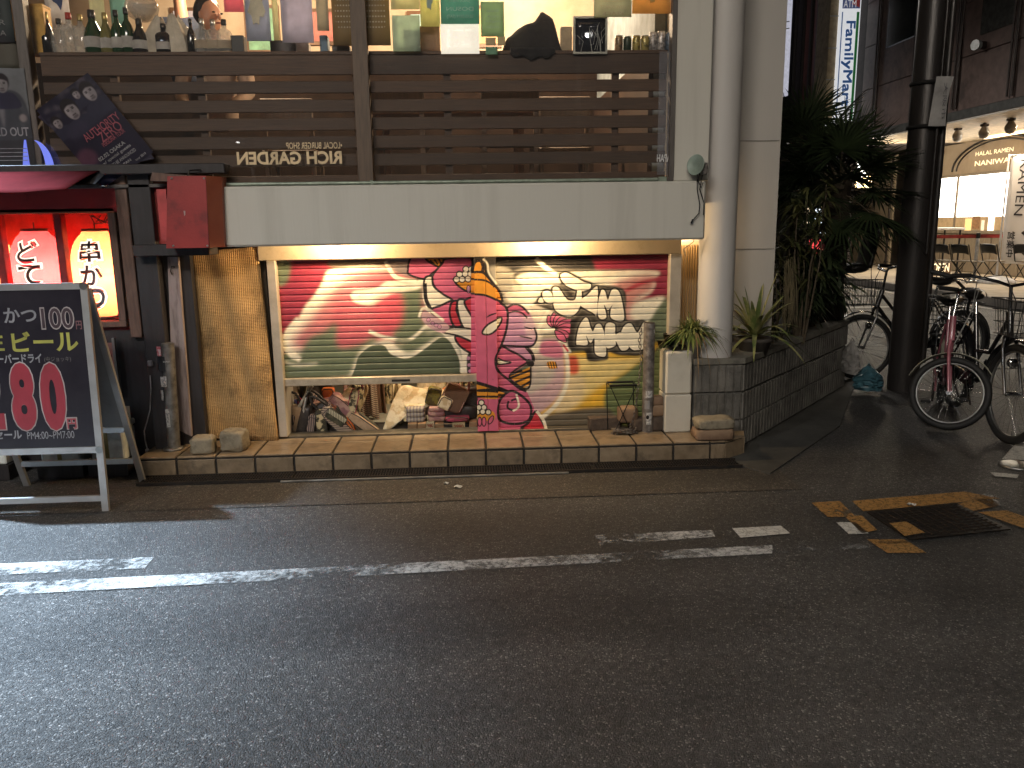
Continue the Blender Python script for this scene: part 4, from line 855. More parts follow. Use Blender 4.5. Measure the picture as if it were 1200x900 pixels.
m = M(); m.text('02.02 OSAKA', pp(.50, .25, -.0065), ex, ey, HH*.5, WW*.04, 0, .01).text('w/ special guests', pp(.52, .19, -.0065), ex, ey, HH*.55, WW*.04, 0, .01).text('OSAKA TO BE ANNOUNCED', pp(.5, .13, -.0065), ex, ey, HH*.62, WW*.035, 0, .005).text('IN JAPAN', pp(.5, .07, -.0065), ex, ey, HH*.3, WW*.035, 0, .01).text('tour 2019', pp(.8, .04, -.0065), ex, ey, HH*.2, WW*.025, 0)
m.build('white_lettering', mat('poster_white_print', (.33, .32, .33)), t)
t = sheet(-40, 80, 28, 196, 'band_poster', 'pale blue grey poster of a standing man, cut by the left frame edge', (.11, .12, .13), 5.0, cat='poster')
PC = Canvas(260, 430, (.13, .14, .15), lambda p: (p[0]*260, p[1]*430))
for k in range(80): PC.ell((random.uniform(0, 1), random.uniform(.3, 1)), .03, .012, (.20, .22, .22) if k % 2 else (.08, .10, .10), 5, .4)
PC.poly([(0, 0), (1, 0), (1, .30), (0, .30)], (.035, .037, .042), 3)
PC.poly([(.36, .30), (.33, .55), (.40, .72), (.55, .78), (.80, .78), (.93, .70), (1.0, .50), (.98, .30)], (.045, .05, .06), 3); PC.poly([(.55, .75), (.62, .40), (.66, .76)], (.12, .12, .13), 4); PC.line([(.88, .66), (.94, .5), (.86, .42)], .06, (.06, .065, .075), 3)
face(PC, .66, .84, .105, (.22, .21, .215)); PC.ell((.9, .5), .05, .04, (.22, .2, .2), 3)
q0 = at(-40, 196, 4.988); q1 = at(28, 80, 4.988)
M().grid(lambda u, v: (q0[0]+(q1[0]-q0[0])*u, 4.988, q0[2]+(q1[2]-q0[2])*v), 1, 1, 0, False).build('print', img_mat('standing_man_print', PC.image('standing_man_print'), .35), t)
m = M(); m.text('SOLD OUT', ((q0[0]*.35+q1[0]*.65), 4.985, q0[2]+(q1[2]-q0[2])*.36), (1, 0, 0), (0, 0, 1), (q1[0]-q0[0])*.62, .05, 0, .02)
for k in range(4): m.box(q0[0]+.05, q1[0]-.04, 4.984, 4.985, q0[2]+.10-.022*k, q0[2]+.104-.022*k)
m.build('lettering', mat('poster_pale_print', (.26, .27, .29)), t)
sheet(-40, 0, 18, 50, 'band_poster', 'almost black poster in the top left corner of the window', (.03, .04, .04), 5.0, extra=lines(mat('dim_ink', (.2, .2, .2)), 3, zf=(.55, .95), mir=False, words=['LIVE', 'TOUR', 'OSAKA']), top=TOPZ)
sheet(-60, 48, 26, 82, 'window_board', 'dark green board between two posters at the left edge', (.07, .065, .05), 5.01, 'board')
sheet(-60, -10, 26, 210, 'window_board', 'large dark board backing the posters at the left edge', (.05, .047, .04), 5.018, 'board', top=TOPZ)
BLUE_REFL = mat('blue_sign_reflection', (.12, .16, .6), .3, emit=(.20, .26, 1.0), estr=.55)  # glow stands for a round blue sign reflected in the glass
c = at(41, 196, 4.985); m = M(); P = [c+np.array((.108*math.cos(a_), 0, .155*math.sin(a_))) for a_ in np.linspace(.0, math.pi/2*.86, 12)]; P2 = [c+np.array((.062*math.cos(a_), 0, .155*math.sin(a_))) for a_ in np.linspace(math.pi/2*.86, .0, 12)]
tag(m.prism(P+P2, (0, .004, 0)).build('reflected_crescent', BLUE_REFL, loc=c), 'glowing blue crescent standing for a reflected sign at the foot of the tilted poster', 'sign reflection')
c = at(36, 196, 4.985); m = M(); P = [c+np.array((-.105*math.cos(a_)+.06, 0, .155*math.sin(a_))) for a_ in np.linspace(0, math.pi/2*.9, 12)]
tag(M().prism([c+np.array((-.045, 0, 0)), c+np.array((-.03, 0, .10)), c+np.array((-.018, 0, .155)), c+np.array((-.008, 0, .155)), c+np.array((-.004, 0, 0))], (0, .004, 0)).build('reflected_crescent', BLUE_REFL, loc=c), 'glowing blue sliver standing for a reflected sign left of the grey window post', 'sign reflection')

# ---- bottles and things on the shelf
def gm(name, c, rough=.08, tr=.0): return mat(name, c, rough, spec=.6, bump=0, trans=tr, col2=tuple(x*.7 for x in c))
G_GREEN = gm('green_glass', (.012, .05, .018)); G_BLACK = gm('black_glass', (.012, .012, .014)); G_CLEAR = mat('clear_glass', (.62, .60, .55), .1, bump=0, alpha=.42); G_YEL = gm('olive_glass', (.20, .18, .06)); FOIL = mat('gold_foil', (.45, .36, .14), .35, metal=.6); LABW = mat('paper_label', (.55, .52, .48), .7); REDCAP = mat('red_cap', (.45, .03, .02), .4); BLKCAP = mat('black_cap', (.02, .02, .02), .4); LIQ = mat('pale_liquid', (.55, .45, .33), .2, bump=0)
def bottle(px, pyt, w, kind, lab, glass, cap=BLKCAP, label=True, Y=5.16, neck=None):
    b = at(px, 64, Y); h = float(at(px, pyt, Y)[2]-SZ_); r = w*float(np.linalg.norm(b-_O))/CF/2; z0 = SZ_
    t = thing('glass_bottle', lab, 'bottle', (b[0], Y, z0), group='bottles on the upstairs window shelf'); c = (b[0], Y, z0)
    pr = {'wine': [(r*.9, 0), (r, .01), (r, h*.52), (r*.75, h*.64), (r*.36, h*.74), (r*.33, h*.86)], 'champ': [(r*.9, 0), (r, .01), (r, h*.38), (r*.8, h*.55), (r*.42, h*.74), (r*.38, h*.82)], 'square': [(r*.95, 0), (r, .01), (r, h*.60), (r*.8, h*.68), (r*.34, h*.74), (r*.32, h*.84)]}[kind]
    M().lathe(pr, c, 18, 0, True, 6 if kind == 'square' else 0).build('glass', glass, t)
    zz = pr[-1][1]; M().lathe([(r*.36, zz), (r*.40, zz+.005), (r*.38, h), (r*.3, h)], c, 14).build('cap', cap, t)
    if label: M().lathe([(r*1.02, h*.14), (r*1.02, h*.14), (r*1.02, h*.38), (r*1.02, h*.38)], c, 18, 0, True, 6 if kind == 'square' else 0).build('label', LABW if label is True else label, t)
    return t
BL = [(58, 14, 14, 'champ', 'dark bottle with gold foil neck beside the orange carton', G_BLACK, FOIL, False), (73, 22, 13, 'square', 'clear cut glass bottle right of the gold necked one', G_CLEAR, BLKCAP, False), (85, 15, 14, 'square', 'clear bottle with a bright red stopper', G_CLEAR, REDCAP, False), (98, 17, 12, 'square', 'clear bottle with a copper cap right of the red stopper', G_CLEAR, FOIL, False), (112, 12, 18, 'champ', 'stout green black champagne bottle with black foil', G_GREEN, BLKCAP, True), (127, 15, 13, 'champ', 'pale olive champagne bottle right of the stout green one', G_YEL, FOIL, True), (140, 12, 12, 'wine', 'slim green wine bottle with two white labels', G_GREEN, BLKCAP, True), (152, 9, 12, 'wine', 'tallest dark wine bottle of the row', G_GREEN, BLKCAP, True), (166, 22, 15, 'champ', 'dark bottle with a pale band beside the white bag', G_BLACK, BLKCAP, True), (194, 28, 14, 'square', 'square black bottle between the two crumpled white bags', G_BLACK, BLKCAP, True), (226, 22, 9, 'wine', 'small dark labelled bottle in front of the clear row', G_BLACK, BLKCAP, False), (239, 22, 14, 'square', 'clear square bottle with silver pourer, first of the clear row', G_CLEAR, STEEL, LIQ), (252, 23, 13, 'square', 'clear square bottle with silver pourer, middle of the clear row', G_CLEAR, STEEL, LIQ), (265, 23, 14, 'square', 'clear square bottle with silver pourer, last of the clear row', G_CLEAR, BLKCAP, LIQ)]
for a in BL: bottle(*a)
ORANGE_C = mat('orange_card', (.75, .42, .08), .6, scale=12)
a = at(30, 63, 5.14); b = at(51, 6, 5.14)
t = thing('tall_carton', 'tall plain orange carton at the left end of the shelf', 'carton', ((a[0]+b[0])/2, 5.14, SZ_)); M().box(a[0], b[0], 5.12, 5.22, SZ_, b[2], b=.004).build('box', ORANGE_C, t); M().box(a[0]-.002, b[0]+.002, 5.118, 5.222, b[2]-.012, b[2]+.004, b=.003).build('lid', ORANGE_C, t)
WBAG = mat('crumpled_white_paper', (.62, .54, .42), .6, bump=.5, bscale=18)
def crump(px, pyt, w, lab, tilt, seed):
    b = at(px, 64, 5.17); h = float(at(px, pyt, 5.17)[2]-SZ_); r = w*5.2/CF/2; rg = random.Random(seed); off = [rg.uniform(.8, 1.15) for _ in range(40)]
    def fn(u, v):
        an = 2*math.pi*u; k = off[int(u*12) % 12]*(1-.08*math.sin(9*v+3*u)); rr = r*(1-.65*max(0, v-.55)/.45)*k
        return (b[0]+rr*math.cos(an)+tilt*v*h, 5.19+rr*.6*math.sin(an), SZ_+h*v*(1+.07*math.sin(an*3)))
    tag(M().grid(fn, 12, 8, 0, False).build('paper_bag', WBAG, loc=(b[0], 5.17, SZ_)), lab, 'bag')
crump(183, 20, 30, 'crumpled cream paper bag left of the square black bottle', .1, 3); crump(212, 18, 32, 'crumpled cream paper bag behind the small labelled bottle', -.15, 5)
t0 = at(165, 14, 5.26); tag(M().lathe([(.03, -.05), (.085, -.02), (.10, .03), (.085, .07), (.08, .07), (.09, .03), (.03, -.045)], (t0[0], 5.28, t0[2]), 24).build('glass_bowl', G_CLEAR, loc=(t0[0], 5.28, t0[2])), 'round clear glass bowl standing above the dark bottles', 'bowl')
CANS = [(725, 42, 'tan and brown drink can, first from the left of the can row', (.32, .22, .12)), (735, 43, 'black and green drink can', (.025, .05, .03)), (745.5, 42, 'gold drink can left of the other gold one', (.42, .34, .10)), (755.5, 42, 'gold drink can beside the tall silver cans', (.38, .32, .11)), (765, 38, 'tall silver can next to the gold cans', (.45, .43, .42)), (774.5, 37, 'tallest silver can near the window end', (.55, .53, .52)), (784, 38, 'tall blue grey can at the right end', (.12, .17, .24))]
for px, py, lab, col in CANS:
    b = at(px, 64, 5.14); h = float(at(px, py, 5.14)[2]-SZ_); r = 4.6*5.2/CF; c = (b[0], 5.14, SZ_)
    t = thing('drink_can', lab, 'can', c, group='cans at the right end of the window shelf'); M().lathe([(r*.8, 0), (r, .008), (r, h-.014), (r*.86, h-.004)], c, 16).build('body', mat('can_print', col, .3, metal=.3, col2=tuple(x*.4 for x in col), scale=40, lo=.5, hi=.55), t); M().lathe([(r*.86, h-.004), (r*.88, h), (r*.78, h), (r*.76, h-.004)], c, 16).build('lid', STEEL, t)
# dark jacket dropped on the shelf
J = mat('charcoal_cloth', (.018, .016, .017), .9, sheen=.3, bump=.6, bscale=30)
def jk(u, v):
    x = at(588+68*u, 64, 5.2)[0]; prof = np.interp(u, [0, .08, .22, .38, .55, .68, .78, .88, 1], [.01, .09, .125, .15, .19, .235, .21, .19, .01]); 
    return (x, 5.165-.065*math.cos(math.pi*v)+.01*math.sin(11*u), SZ_+prof*max(0, math.sin(math.pi*v))**.55*(1+.06*math.sin(15*u+6*v)))
t = thing('dark_jacket', 'charcoal jacket dropped in a heap on the shelf and hanging over its edge', 'jacket', at(620, 64, 5.1))
M().grid(jk, 30, 10).build('cloth', J, t); M().grid(lambda u, v: (at(598+52*u, 64, 5.06)[0], 5.062+.004*math.sin(20*u), SZ_+.012-(.035+.025*math.sin(3.1*u)+.01*math.sin(17*u))*v), 18, 3).build('hem', J, t).modifiers.new('solid', 'SOLIDIFY').thickness = .008
t = thing('drink_box', 'small cream box between the jacket and the framed picture', 'box', at(660, 64, 5.14)); a = at(657, 64, 5.14); b = at(670, 32, 5.14); M().box(a[0], b[0], 5.12, 5.18, SZ_, b[2], b=.003).build('body', mat('cream_card', (.55, .42, .26)), t)
# low boxes and cups behind the sheets
for a, b, c, d, lab, col in ((273, 42, 286, 63, 'low black box right of the clear bottles', (.015, .015, .015)), (348, 50, 362, 63, 'striped white cup under the lavender sheet', (.55, .5, .45)), (376, 42, 384, 63, 'small blue box right of the lavender sheet', (.10, .2, .3)), (390, 54, 410, 63, 'dark tray under the ochre pegboard', (.03, .025, .02)), (318, 48, 346, 63, 'dark leather case under the lavender sheet', (.03, .02, .018))):
    p = at(a, 64, 5.16); q = at(c, b, 5.16); tag(M().box(p[0], q[0], 5.14, 5.22, SZ_, q[2], b=.004).build('small_box', mat('box_card', col, .5), loc=(p[0], 5.14, SZ_)), lab, 'box')

# ---- people and furniture inside, seen between the sheets
SKIN = mat('skin', (.50, .27, .17), .5, col2=(.42, .20, .12), scale=12, bump=.03); HAIR = mat('black_hair', (.012, .009, .008), .45, bump=.6, bscale=60, stretch=(6, 6, 1)); DENIM = mat('dark_denim', (.03, .042, .075), .8, scale=30); SHIRT = mat('tan_shirt', (.40, .28, .20), .8)
def skinned(name, pts, edges, radii, mt, parent, sub=2):
    me = bpy.data.meshes.new(name); off = np.array(wloc(parent)); me.from_pydata([tuple(np.array(p)-off) for p in pts], edges, []); me.materials.append(mt); o = bpy.data.objects.new(name, me); COL.objects.link(o); o.parent = parent
    md = o.modifiers.new('skin', 'SKIN'); md.use_smooth_shade = True; sv = me.skin_vertices[0].data if me.skin_vertices else None
    if sv is None:
        bm = bmesh.new(); bm.from_mesh(me); ly = bm.verts.layers.skin.verify(); bm.to_mesh(me); bm.free(); sv = me.skin_vertices[0].data
    for i, r in enumerate(radii): sv[i].radius = (r, r) if not isinstance(r, tuple) else r; sv[i].use_root = i == 0
    s = o.modifiers.new('sub', 'SUBSURF'); s.levels = sub; s.render_levels = sub; return o
def person(px, pyh, Y, face, shirt, lab, turn):
    hx = at(px, pyh, Y); H = hx[2]; X = hx[0]; t = thing('person', lab, 'person', (X, Y+.05, 1.6)); f = turn
    top = skinned('torso', [(X, Y+.06, H-.78), (X, Y+.05, H-.55), (X, Y+.04, H-.33), (X, Y+.03, H-.22), (X-.19, Y+.03, H-.27), (X-.24, Y-.02, H-.5), (X-.16, Y-.2, H-.62), (X+.19, Y+.03, H-.27), (X+.24, Y-.02, H-.5), (X+.16, Y-.2, H-.62)], [(0, 1), (1, 2), (2, 3), (2, 4), (4, 5), (5, 6), (2, 7), (7, 8), (8, 9)], [(.15, .11), (.14, .10), (.15, .10), .06, .065, .05, .04, .065, .05, .04], shirt, t)
    m = M(); m.cyl((X, Y+.03, H-.24), (X, Y+.01, H-.1), .05, .045).blob((X, Y, H), (.075, .095, .115), 18, 12)
    d = np.array([math.sin(f), -math.cos(f), 0]); s = np.array([math.cos(f), math.sin(f), 0])
    m.blob(np.array([X, Y, H])+d*.097+(0, 0, -.01), (.013, .016, .022), 8, 6).blob(np.array([X, Y, H])+s*.078, (.012, .02, .03), 8, 6).blob(np.array([X, Y, H])-s*.078, (.012, .02, .03), 8, 6)
    m.build('head', SKIN, t); m = M()
    for e in (-1, 1): m.blob(np.array([X, Y, H])+d*.083+s*e*.032+(0, 0, .015), (.012, .008, .006), 8, 5)
    m.build('eye', DARK, t); M().blob(np.array([X, Y, H])+d*.084+(0, 0, -.05), (.022, .01, .006), 8, 5).build('mouth', mat('lips', (.35, .10, .09)), t)
    m = M(); m.blob(np.array([X, Y, H])-d*.03+(0, 0, .035), (.092, .10, .10), 18, 12, jit=.05, seed=2); m.build('hair', HAIR, t)
    for e in (-1, 1):
        hand = np.array([X+e*.15, Y-.22, H-.625]); m = M(); m.blob(hand+(0, -.03, 0), (.035, .05, .016), 10, 7)
        for k in range(4): a = hand+(-.024+.016*k, -.07, 0); m.tube([a, a+(0, -.035, -.004), a+(0, -.055-.004*(k in (1, 2)), -.018)], [.008, .0075, .006], 6)
        a = hand+(-e*.03, -.02, 0); m.tube([a, a+(-e*.03, -.03, -.004), a+(-e*.035, -.05, -.01)], [.009, .008, .006], 6); m.build('hand', SKIN, t)
person(246, 20, 6.0, 0, SHIRT, 'dark haired person in a tan top sitting behind the clear bottles', .95)
person(208, -18, 6.7, 0, DENIM, 'person in a dark denim jacket sitting behind the crumpled bags', -.3)
M().box(-4.6, 1.2, 7.52, 7.6, 1.6, 2.92).build('added_dark_boarding', mat('gap_darkening_wood', (.022, .013, .009), .9, scale=6, spec=.1), bd)  # dark boarding added so the gaps between the slats look dark
M().box(-2.2, -.9, 6.9, 7.4, 1.6, 2.7).build('bar_counter', mat('counter_wood', (.03, .018, .012), .8, spec=.1), bd)
M().box(1.17, 1.199, 5.27, 7.5, 1.6, 2.55).build('added_dark_boarding', mat('gap_darkening_wood', (.04, .022, .015), .5, scale=6), bd)  # same dark boarding, added over the right wall
t = thing('dining_table', 'dark wooden table in the upstairs room behind the boards', 'table', (-.1, 6.2, 1.6)); M().rb((-.1, 6.2, 2.28), (1.2, .7, .04), b=.006).build('tabletop', PICW, t)
for sx in (-.5, .5):
    for sy in (-.28, .28): M().box(-.1+sx-.02, -.1+sx+.02, 6.2+sy-.02, 6.2+sy+.02, 1.6, 2.26).build('leg', PICW, t)
for k, (x, y) in enumerate(((-.45, 5.7), (.3, 5.65), (.75, 6.4), (-1.3, 6.4))):
    t = thing('dining_chair', ('wooden chair at the left front of the upstairs table', 'wooden chair at the right front of the upstairs table', 'wooden chair at the right end of the upstairs table', 'wooden chair standing away at the left of the upstairs table')[k], 'chair', (x, y, 1.6), group='chairs around the upstairs table')
    M().rb((x, y, 2.04), (.4, .4, .035), b=.006).build('seat', W_POST, t); M().rb((x, y-.19, 2.32), (.38, .025, .2), b=.006).build('backrest', W_POST, t)
    for sx in (-.17, .17):
        for sy in (-.17, .17): M().box(x+sx-.015, x+sx+.015, y+sy-.015, y+sy+.015, 1.6, 2.024 if sy > 0 else 2.42).build('leg', W_POST, t)
for k, (x, z, w, h, c) in enumerate(((.2, 3.22, .3, .35, (.5, .25, .12)), (-.35, 3.2, .26, .3, (.2, .3, .3)), (-1.15, 3.22, .4, .3, (.35, .12, .10)), (-1.75, 3.2, .3, .4, (.12, .25, .16)), (-2.35, 3.2, .36, .36, (.3, .3, .38)))):
    t = thing('wall_picture', ('orange brown', 'teal', 'brick red', 'green', 'pale violet')[k]+' picture on the back wall of the upstairs room', 'picture', (x, 7.58, z)); M().box(x-w/2, x+w/2, 7.575, 7.598, z-h/2, z+h/2).build('frame', PICW, t); M().box(x-w/2+.03, x+w/2-.03, 7.57, 7.574, z-h/2+.03, z+h/2-.03).build('print', mat('picture_print', c, .6, scale=9, col2=tuple(min(1, q*2.2) for q in c)), t)
# ================================================================== straw mat panel left of the shutter
def mat_weave(name, c1, c2):
    mt = mat(name, c1, .85, col2=c2, scale=5, bump=0, dirt=(.13, .075, .03), dscale=3.5); nt = mt.node_tree; L = nt.links; b = nt.nodes['Principled BSDF']
    tc = _n(nt, 'ShaderNodeTexCoord'); w1 = _n(nt, 'ShaderNodeTexWave', bands_direction='X'); w1.inputs['Scale'].default_value = 26; w1.inputs['Distortion'].default_value = 1.2; w1.inputs['Detail Scale'].default_value = 2
    w2 = _n(nt, 'ShaderNodeTexWave', bands_direction='Z'); w2.inputs['Scale'].default_value = 34; w2.inputs['Distortion'].default_value = 2.5; w2.inputs['Detail Scale'].default_value = 3
    L.new(tc.outputs['Object'], w1.inputs['Vector']); L.new(tc.outputs['Object'], w2.inputs['Vector'])
    ad = _n(nt, 'ShaderNodeMath', operation='ADD'); L.new(w1.outputs[1], ad.inputs[0]); L.new(w2.outputs[1], ad.inputs[1])
    bp = _n(nt, 'ShaderNodeBump'); bp.inputs['Strength'].default_value = .8; bp.inputs['Distance'].default_value = .006; L.new(ad.outputs[0], bp.inputs['Height']); L.new(bp.outputs[0], b.inputs['Normal'])
    src = b.inputs['Base Color'].links[0].from_socket; mr = _n(nt, 'ShaderNodeMapRange'); mr.inputs[1].default_value = 0; mr.inputs[2].default_value = .6; mr.inputs[3].default_value = .62; mr.inputs[4].default_value = 1; L.new(w1.outputs[1], mr.inputs[0])
    s = _n(nt, 'ShaderNodeVectorMath', operation='SCALE'); L.new(src, s.inputs[0]); L.new(mr.outputs[0], s.inputs[3]); L.new(s.outputs[0], b.inputs['Base Color']); return mt
STRAW = mat_weave('woven_straw', (.70, .43, .18), (.52, .31, .12))
t = thing('straw_mat_panel', 'tall board wrapped in woven straw matting, left of the left shutter', 'panel', (-1.55, 5.12, .14))
A, B_, C_, D_ = at(232, 512, 5.17), at(327, 515, 5.17), at(303, 289, 5.21), at(206, 298, 5.21)
def pf(u, v):
    lo = A+(B_-A)*u; hi = D_+(C_-D_)*u; p = lo+(hi-lo)*v; return p+np.array([.004*math.sin(9*v+2*u), .012*math.sin(5*u+3*v)+.006*math.sin(17*u+8*v), 0])
o = M().grid(pf, 24, 30).build('matting', STRAW, t); md = o.modifiers.new('solid', 'SOLIDIFY'); md.thickness = .03; md.offset = 1
m = M()
for (u0, v0, u1, v1, r) in ((.52, .0, .60, .45, .005), (.66, .0, .70, .62, .004), (.70, .45, .62, .95, .004), (.02, .98, .6, .99, .006)):
    P = [pf(u0+(u1-u0)*k/8, v0+(v1-v0)*k/8)+np.array([.006*math.sin(k*2.1), -.014, 0]) for k in range(9)]; m.tube(P, r, 6)
m.build('frayed_cord', mat('straw_cord', (.30, .17, .06), .9), t)
m = M(); rg = random.Random(4)
for k in range(60):
    a = pf(rg.uniform(.2, .95), rg.uniform(.05, .95))+np.array([0, -.014, 0]); m.tube([a, a+(rg.uniform(-.01, .01), -.006, rg.uniform(.01, .035)), a+(rg.uniform(-.02, .02), -.004, rg.uniform(.02, .05))], .0012, 3)
m.build('loose_straw', mat('loose_straw_fibre', (.5, .34, .15), .9), t, kind='stuff')
a, b = at(200, 301, 5.08), at(219, 500, 5.08); PINKW = mat('pinkish_white_board', (.36, .29, .28), .6, col2=(.24, .19, .18), scale=5, stretch=(6, 6, .7), dirt=(.12, .09, .08))
t = thing('white_board', 'narrow pinkish white board standing along the left edge of the straw panel', 'board', (b[0], 5.07, b[2]))
M().prism([(a[0]-.012, 5.06, a[2]), (a[0]+.05, 5.06, a[2]), (b[0]+.03, 5.06, b[2]-.06), (b[0]-.075, 5.06, b[2])], (0, .03, 0)).build('plank', PINKW, t)
M().tube([at(202, 322, 5.045), at(200, 318, 5.04), at(201, 312, 5.04), at(205, 313, 5.045)], .004, 6).build('hook', IRON, t)
t = thing('white_board', 'shorter rounded pale board behind the sticker covered pole', 'board', at(197, 410, 5.07)); a = at(193, 363, 5.09); b = at(203, 470, 5.09); M().box(a[0], b[0]+.01, 5.10, 5.125, b[2], a[2], b=.018).build('plank', PINKW, t)

# ================================================================== steel pole with stickers, left
GALV = mat('galvanised_pipe', (.30, .29, .27), .4, metal=.6, col2=(.16, .15, .14), scale=18, bump=.1, dirt=(.08, .07, .06), dscale=12)
a = at(197, 402, 4.98); b = at(205, 541, 4.98); bz = .13
t = thing('sticker_pole', 'short galvanised pole covered in stickers at the left end of the step', 'pole', (b[0], 4.98, bz)); r = .037
M().cyl((b[0]+.005, 4.98, bz), (a[0]-.002, 4.98, a[2]), r, r, 20).build('pipe', GALV, t); M().lathe([(.06, 0), (.06, .012), (.045, .018)], (b[0], 4.98, bz), 16).build('base_collar', GALV, t)
def wrap(t, cx, cy, r, z0, z1, a0, a1, mt, name='sticker', txt=None, lean=0):
    m = M(); m.grid(lambda u, v: (cx+lean*(z0+(z1-z0)*v)+(r+.0015)*math.cos(a0+(a1-a0)*u), cy+(r+.0015)*math.sin(a0+(a1-a0)*u), z0+(z1-z0)*v), 6, 1); o = m.build(name, mt, t); return o
STK_W = mat('white_sticker', (.5, .49, .47), .5, col2=(.25, .25, .25), scale=70, lo=.5, hi=.55); STK_B = mat('black_sticker', (.015, .015, .018), .4); STK_R = mat('red_sticker', (.4, .08, .1), .5, col2=(.5, .4, .4), scale=60, lo=.5, hi=.55)
for y0, y1, a0, a1, mt in ((405, 416, -2.6, -1.6, STK_R), (417, 434, -2.7, -.9, STK_B), (440, 452, -2.2, -.9, STK_W), (456, 468, -2.7, -1.9, STK_W), (458, 466, -1.2, -.6, STK_W), (478, 499, -1.9, -.7, STK_W), (506, 514, -1.2, -.5, STK_W)):
    z1 = at(197, y0, 4.98)[2]; z0 = at(197, y1, 4.98)[2]; wrap(t, b[0]-.002, 4.98, r, z0, z1, a0, a1, mt)
q = at(195, 424, 4.94); M().text('SUPLY', q, (1, 0, 0), (0, 0, 1), .04, .009, 0, .01).build('lettering', INKW, t)
# ================================================================== rubble on the left of the step
STONE = mat('concrete_rubble', (.28, .24, .17), .9, col2=(.20, .17, .12), scale=14, bump=.7, bscale=45, dirt=(.10, .085, .06), dscale=12)
BRICKD = mat('dark_brick', (.10, .07, .05), .9, col2=(.06, .045, .035), scale=18, bump=.6, bscale=50); STONEB = mat('brown_stone', (.27, .18, .11), .85, col2=(.18, .11, .07), scale=9, bump=.4, bscale=30)
def rock(pxc, pyb, w, h, d, lab, mt, name='rubble_block', rz=0, e=.35, zb=None, Y=None, grp=None, seed=1, cat='block'):
    b = atz(pxc, pyb, SZ) if Y is None else at(pxc, pyb, Y); z = SZ if zb is None else zb
    o = M().blob((0, 0, h/2), (w/2, d/2, h/2), 20, 12, e=e, jit=.07, rot=(0, 0, 0), seed=seed).build(name, mt); o.location = (b[0], b[1]+d/2*.9, z+.0005); o.rotation_euler = (0, 0, rz); return tag(o, lab, cat, grp)
rock(236, 533, .145, .105, .12, 'left of two rounded concrete lumps at the foot of the straw panel', STONE, rz=.1, seed=2); rock(273, 530, .155, .13, .13, 'right and taller of two rounded concrete lumps at the foot of the straw panel', STONE, rz=-.15, seed=3)
rock(708, 504, .215, .085, .11, 'flat dark brown block in front of the wire stool', BRICKD, 'brick_block', rz=.05, e=.18, seed=4)
rock(839, 517, .255, .075, .15, 'lower darker stone of the pair at the right end of the step', STONEB, 'rough_stone', rz=-.05, e=.4, seed=5); q = atz(838, 517, SZ)
rock(839, 517, .25, .07, .15, 'upper yellowish stone of the pair at the right end of the step', STONE, 'rough_stone', rz=.06, e=.4, zb=SZ+.071, seed=6)
for (x, y, z, w, h, d, lab, sd) in ((735, 494, SZ+.06, .13, .11, .10, 'brown stone leaning at the left of the pile behind the post', 7), (770, 497, SZ, .12, .10, .10, 'dark stone at the bottom of the pile behind the post', 8), (770, 480, SZ+.10, .14, .08, .10, 'brown stone in the middle of the pile behind the post', 9), (766, 470, SZ+.175, .12, .06, .09, 'flat brown stone on top of the pile behind the post', 10), (748, 500, SZ, .12, .09, .09, 'dark stone under the leaning one behind the post', 11)):
    b = at(x, y, 5.13); o = M().blob((0, 0, h/2), (w/2, d/2, h/2), 18, 10, e=.4, jit=.04, seed=sd).build('rough_stone', STONEB if 'brown' in lab else BRICKD); o.location = (b[0], 5.125, z); o.rotation_euler = (0, 0, sd*.3 % .5); tag(o, lab, 'stone')

# ================================================================== red food stall on the left
REDP = mat('red_paint', (.33, .028, .026), .5, col2=(.22, .018, .018), scale=4, bump=.1, dirt=(.08, .012, .012), dscale=4); REDO = mat('orange_red_paint', (.36, .09, .04), .5, col2=(.28, .06, .03), scale=4); BLKW = mat('black_stained_wood', (.030, .026, .028), .5, col2=(.016, .014, .015), scale=6, stretch=(6, 6, .7), bump=.2); OLDW = mat('weathered_wood', (.17, .10, .075), .7, col2=(.08, .05, .04), scale=8, stretch=(8, 8, .8), bump=.3); REDCLOTH = mat('red_awning_cloth', (.10, .012, .014), .95, col2=(.06, .008, .009), scale=5, bump=.15, bscale=12, spec=.05); TARP = mat('black_tarp', (.02, .019, .02), .7, bump=.2, bscale=8)
fs = thing('food_stall', 'red and black timber food stall front with a lantern window on the left', 'food stall', (-2.4, 5.1, 0)); FY = 5.06
def fx(px, py, Y=FY): return at(px, py, Y)
a = fx(-30, 222); b = fx(140, 248); M().box(-3.6, b[0], FY-.02, FY+.06, b[2], a[2], b=.004).build('fascia_board', REDP, fs)
ZT, ZB = float(fx(100, 250)[2]), float(fx(100, 377)[2])
xs_ = [float(fx(p, 315)[0]) for p in (-62, 4, 75, 138)]
for k, x in enumerate(xs_): M().box(x-.022, x+.022, FY-.015, FY+.05, ZB, ZT, b=.003).build('window_post', REDP if k < 3 else OLDW, fs)
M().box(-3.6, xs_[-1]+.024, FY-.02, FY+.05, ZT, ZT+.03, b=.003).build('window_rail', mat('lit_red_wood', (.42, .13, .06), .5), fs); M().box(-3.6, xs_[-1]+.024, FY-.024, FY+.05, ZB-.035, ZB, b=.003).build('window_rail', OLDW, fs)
M().quad((-3.6, FY+.02, ZB), (xs_[-1], FY+.02, ZB), (xs_[-1], FY+.02, ZT), (-3.6, FY+.02, ZT)).build('window_pane', GLASS, fs)
RBOX = mat('red_box_lining', (.40, .05, .045), .6)
